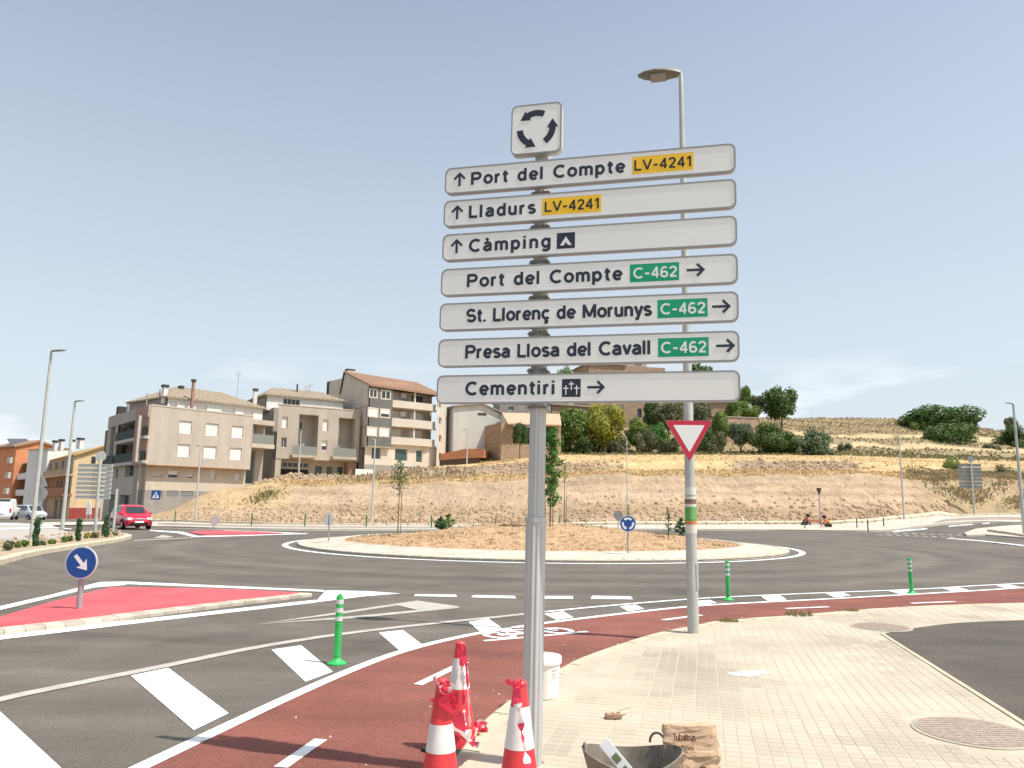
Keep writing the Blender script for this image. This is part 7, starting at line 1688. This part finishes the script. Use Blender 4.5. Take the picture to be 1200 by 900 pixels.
# saplings on the roundabout
def sapling(px, py_b, py_t, y_low, wpx, Y, m, label, seed, n=700, size=.045, dens=None, group='saplings on the roundabout', stake=True, nm='sapling'):
    b = At(px, py_b, Y); gzz = mound(b.x, b.y)-.05 if (b-RC).length < 12 and math.hypot(b.x-RC.x, b.y-RC.y) < 8.6 else b.z; base = Vector((b.x, b.y, gzz)); top = At(px+ (wpx*.15), py_t, Y); H = top.z-base.z; lo = At(px, y_low, Y).z-base.z; W = wpx/F*Y
    o = empty(nm, base); tag(o, label, 'sapling', group); rnd = random.Random(seed); lean = top.x-base.x
    ln = lambda z: lean*(z/H)**1.5
    mb = MB(); mb.tube([(ln(H*t), .02*math.sin(t*7), H*t) for t in (0, .25, .5, .75, .97)], [.035, .03, .022, .014, .006], 6)
    tips = []
    for k in range(16):
        z = lerp(lo, H*.93, k/15); a = k*2.4; l = W*.5*(.6+.5*rnd.random())*(1-.55*((z-lo)/(H-lo))**2); e = (ln(z)+l*math.cos(a), l*math.sin(a), z+l*.55); mb.tube([(ln(z), 0, z), e], [.010, .004], 4); tips.append(e)
    mb.build('trunk', mTrunk, o, off=(0, 0, 0), smooth=True)
    bl_ = [(x*.75, y*.75, z, W*(.21 if n > 2000 else .20)) for x, y, z in tips]+[(ln(z), 0, z, W*(.24 if n > 2000 else .22)) for z in [lerp(lo, H, q/7) for q in range(8)]]
    leafcloud(n, bl_, size, seed).build('crown', m, o, off=(0, 0, 0))
    if stake: mb = MB(); mb.tube([(.12, .1, 0), (.12, .1, H*.55)], .018, 5); mb.build('stake', mTrunk, o, off=(0, 0, 0))
    return o
sapling(644.5, 640, 505, 588, 26, 32.5, mLeafN, 'tall fresh green sapling on the mulch just right of the signpost', 51, 2300, .06)
sapling(636, 622, 535, 575, 12, 40, mLeafM, 'thin sparse sapling half hidden behind the signpost', 52, 260, .05)
sapling(466, 627, 541, 576, 22, 38, mLeafD, 'sparse dark sapling on the left part of the roundabout', 53, 420, .055)
sapling(661, 622, 540, 566, 9, 41, mLeafM, 'bare thin sapling behind the tall fresh green one', 54, 110, .05)
def conifer(px, py_b, py_t, wpx, Y, label, seed, m=mConif, sparse=1., round_=False, nm='young_conifer'):
    b = At(px, py_b, Y); base = Vector((b.x, b.y, mound(b.x, b.y)-.03)) if math.hypot(b.x-RC.x, b.y-RC.y) < 8.6 else b; top = At(px, py_t, Y); H = top.z-base.z; W = wpx/F*Y; rnd = random.Random(seed)
    o = empty(nm, base); tag(o, label, 'young conifer', 'young conifers and bushes on the roundabout'); mb = MB(); mb.tube([(0, 0, 0), (0, 0, H*.96)], [.03, .006], 6); lf_ = MB()
    for k in range(int(26*sparse)+8):
        t = rnd.uniform(.06, 1); z = H*t; l = W*.5*((1-t)*1.0+.08 if not round_ else math.sin(math.pi*min(.98, t*.9+.12)))*rnd.uniform(.7, 1.15); a = rnd.uniform(0, 6.28); d = Vector((math.cos(a), math.sin(a), .25)); mb.tube([(0, 0, z), Vector((0, 0, z))+d*l], [.01, .003], 4)
        for j in range(int(16*(1 if not round_ else 2.2))):
            q = Vector((0, 0, z))+d*l*rnd.uniform(.15, 1); s = Vector((rnd.gauss(0, 1), rnd.gauss(0, 1), rnd.gauss(.3, .7))).normalized()*rnd.uniform(.04, .09); w = s.orthogonal().normalized()*.014*(2 if round_ else 1); lf_.add([q-w, q+w, q+s*.9+w*.5, q+s], [(0, 1, 2), (0, 2, 3)])
    mb.build('trunk', mTrunk, o, off=(0, 0, 0)); lf_.build('needles', m, o, off=(0, 0, 0)); return o
conifer(516.5, 630, 607, 17, 35, 'bushy dark conifer on the left of the mulch bed', 61, sparse=1.8, round_=True)
conifer(525, 627, 602, 17, 36.5, 'lighter loose bush behind the bushy dark conifer', 62, m=mLeafM, sparse=.9, round_=True)
conifer(783.5, 635, 596, 17, 33.5, 'tall sparse young conifer left of the street lamp', 63, sparse=1.0)
conifer(798, 629.5, 607, 15, 36, 'smaller denser conifer touching the street lamp', 64, sparse=1.6, round_=True)
conifer(736.5, 622, 592, 9, 40, 'small green shoot just above the blue roundabout sign', 65, m=mLeafN, sparse=.7)
conifer(641.5, 638.5, 632, 7, 33.2, 'tiny green tuft at the foot of the tall sapling', 66, m=mLeafM, sparse=.3, round_=True)
# plants on the left island
def bedplant(px, py_b, py_t, wpx, label, m, kind, seed, cat='shrub'):
    b = G(px, py_b, .12); t = At(px, py_t, b.y); H = t.z-b.z; W = wpx/F*b.y; o = empty('columnar_cypress' if kind == 'col' else 'bedding_shrub', b); tag(o, label, cat, 'plants on the left island')
    if kind == 'col': bl_ = [(.02*math.sin(k), .02*math.cos(k*2), H*(.08+.84*k/13), max(.09, W*.5*(1-.6*(k/13)**2))) for k in range(14)]; n = 900
    else: bl_ = [(x*W, y*W, z*H, r*min(W, H*1.6)) for x, y, z, r in blobs_bush(seed, 8)]; n = 420
    leafcloud(n, bl_, .045, seed, -.02).build('foliage', m, o, off=(0, 0, 0)); mb = MB(); mb.tube([(0, 0, 0), (0, 0, H*.6)], [.03, .01], 5); mb.build('stem', mTrunk, o, off=(0, 0, 0)); return o
for k, a in enumerate([(8, 645, 632, 16, 'wide olive bush at the left end of the planted kerb', mLeafO, 'b'), (21, 642, 633, 8, 'small green bush next to the wide olive one', mLeafM, 'b'), (29, 641, 630, 9, 'low bush just left of the tall lamp foot', mLeafM, 'b'),
    (41, 640, 606, 6, 'narrow cypress close to the tall lamp at the far left', mConif, 'col'), (49, 639, 631, 8, 'small reddish green bush right of the lamp foot', mLeafO, 'b'), (61, 637.5, 631, 8, 'tiny round bush in the middle of the bed', mLeafM, 'b'),
    (75, 635.5, 627, 8, 'fresh green bush between the two middle cypresses', mLeafM, 'b'), (82, 634.5, 626, 6, 'olive bush left of the middle cypress', mLeafO, 'b'), (91, 634, 607, 5.5, 'narrow cypress in the middle of the bed', mConif, 'col'),
    (101, 631, 623, 8, 'yellowish bush right of the middle cypress', mLeafY, 'b'), (112, 630.5, 622, 13, 'wide dry yellow bush near the right end of the bed', mWeed, 'b'), (123, 629.5, 603, 8, 'tallest narrow cypress near the right end of the bed', mConif, 'col'), (136, 627.5, 623, 12, 'low dry bush at the rounded end of the bed', mWeed, 'b')]):
    bedplant(a[0], a[1], a[2], a[3], a[4], a[5], a[6], 80+k)
# stones scattered in the bed
mb = MB()
for _ in range(90):
    x = random.uniform(0, 140); q = G(x, lerp(632, 641, random.random())-(x*.09), .12); mb.ico((q.x, q.y, .14), random.uniform(.04, .10))
o = mb.build('bed_stones', mStoneR); tag(o, kind='stuff')

# dry grass, weeds and rubble on the hill
def on_band(px, Y):
    c = col_at(px); y0, y1 = c[8][0], c[9][0]; t = (Y-y0)/(y1-y0); return px > 930 and any(abs(t-q) < .085 for q in (.30, .78))
def scatter_tufts(nm, m, n, region, h, w, seed):
    rnd = random.Random(seed); vs, fs = [], []
    for _ in range(n):
        px, Y = region(rnd)
        if on_band(px, Y): continue
        x = (px-600)/911*Y; z = tz(x, Y)-.04; a = rnd.uniform(0, 6.28); hh = h*rnd.uniform(.5, 1.3); dx, dy = w*math.cos(a), w*math.sin(a); lx, ly = rnd.gauss(0, .3)*hh, rnd.gauss(0, .3)*hh; o = len(vs)
        vs += [(x-dx, Y-dy, z), (x+dx, Y+dy, z), (x+dx*.9+lx, Y+dy*.9+ly, z+hh), (x-dx*.8+lx, Y-dy*.8+ly, z+hh*.75)]; fs += [(o, o+1, o+2), (o, o+2, o+3)]
    mb = MB(); mb.add(vs, fs); ob = mb.build(nm, m); tag(ob, kind='stuff')
def reg(p0, p1, r0, r1):
    def f(rnd):
        px = rnd.uniform(p0, p1); c = col_at(px); k = rnd.uniform(r0, r1); i = int(k); return px, lerp(c[i][0], c[i+1][0], k-i)
    return f
def regg(p, sp, k0, sk):
    def f(rnd):
        px = rnd.gauss(p, sp); c = col_at(px); k = max(2.1, rnd.gauss(k0+(px-p)*.004, sk)); i = int(k); return px, lerp(c[i][0], c[i+1][0], k-i)
    return f
def regr(r0, r1):
    def f(rnd):
        while True:
            k = rnd.uniform(r0, r1); px = rnd.uniform(1060, 1300); x = (px-600)/911*85
            if px < 1072+(3.1-min(k, 3.1))*80+rnd.gauss(0, 8): continue
            if mnoise(Vector((x*.35, k*2.2, 4)))+rnd.gauss(0, .22) < -.02: continue
            c = col_at(px); i = int(k); return px, lerp(c[i][0], c[i+1][0], k-i)
    return f
scatter_tufts('straw_stubble', mStraw, 8000, reg(330, 1240, 3.0, 4.1), .16, .09, 1)
scatter_tufts('field_stubble', mStraw, 9000, reg(560, 1240, 5.7, 7.0), .10, .10, 2)
scatter_tufts('bank_weeds', mStraw, 900, reg(190, 1080, 2.2, 3.0), .16, .05, 3)
scatter_tufts('hill_scrub', mWeed, 6000, reg(560, 1240, 7.0, 8.9), .35, .16, 4)
scatter_tufts('right_bank_weeds', mWeed, 2600, regr(2.3, 4.6), .28, .06, 5)
scatter_tufts('right_bank_grass', mScrub, 8000, regr(2.15, 4.7), .26, .06, 6)
scatter_tufts('bank_green_weeds', mWeed, 260, regg(312, 10, 2.72, .09), .30, .07, 7)
scatter_tufts('mound_weeds', mScrub, 900, reg(395, 560, 3.6, 5.0), .35, .08, 8)
scatter_tufts('ridge_grass', mScrub, 9000, reg(560, 1300, 8.9, 10.0), .35, .13, 9)
mb = MB(); rnd = random.Random(11)
for _ in range(1500):
    px = rnd.choice((rnd.uniform(300, 560), rnd.uniform(560, 690)+abs(rnd.gauss(0, 25)), rnd.gauss(940, 38))); c = col_at(px); k = rnd.uniform(4.0, 5.2) if rnd.random() < .75 else rnd.uniform(1.98, 2.12); i = int(k); Y = lerp(c[i][0], c[i+1][0], k-i); x = (px-600)/911*Y
    mb.ico((x, Y, tz(x, Y)+.02), rnd.uniform(.06, .28), jit=.35)
o = mb.build('rubble', mStoneR); tag(o, kind='stuff')
mb = MB(); rnd = random.Random(21)
for _ in range(420):
    a = rnd.uniform(0, 6.283); r_ = 8.3*math.sqrt(rnd.random()); x, y = RC.x+r_*math.cos(a), RC.y+r_*math.sin(a)
    if mnoise(Vector((x*.5, y*.5, 3))) < .05: continue
    for _k in range(7):
        h = rnd.uniform(.05, .18); b_ = rnd.uniform(0, 6.28); q = (x+rnd.gauss(0, .07), y+rnd.gauss(0, .07)); mb.add([(q[0]-.012, q[1], mound(*q)), (q[0]+.012, q[1], mound(*q)), (q[0]+.06*math.cos(b_), q[1]+.06*math.sin(b_), mound(*q)+h)], [(0, 1, 2)])
tag(mb.build('mulch_weeds', mWeed), kind='stuff')
mb = MB(); rnd = random.Random(22)
for _ in range(2600):
    px = rnd.uniform(190, 1120); c = col_at(px); k = 2+abs(rnd.gauss(0, .22)); k = min(k, 2.9); Y = lerp(c[2][0], c[3][0], k-2); x = (px-600)/911*Y
    mb.ico((x, Y, tz(x, Y)), rnd.uniform(.05, .20), jit=.35)
tag(mb.build('bank_stones', mStoneR), kind='stuff')
# loose grit along the red lane and kerb
mb = MB(); rnd = random.Random(5)
for _ in range(130):
    p = rnd.choice(kerb); q = p+Vector((rnd.gauss(-.25, .35), rnd.gauss(.1, .3), 0)); z = .009
    if inside(Vector((q.x, q.y, 0)), [Vector((v.x, v.y, 0)) for v in kerb]+[Vector((40, -6, 0)), Vector((-1, -14, 0))]): z = .121
    mb.ico((q.x, q.y, z), rnd.uniform(.006, .014), jit=.3)
o = mb.build('grit', mKerb); tag(o, kind='stuff')
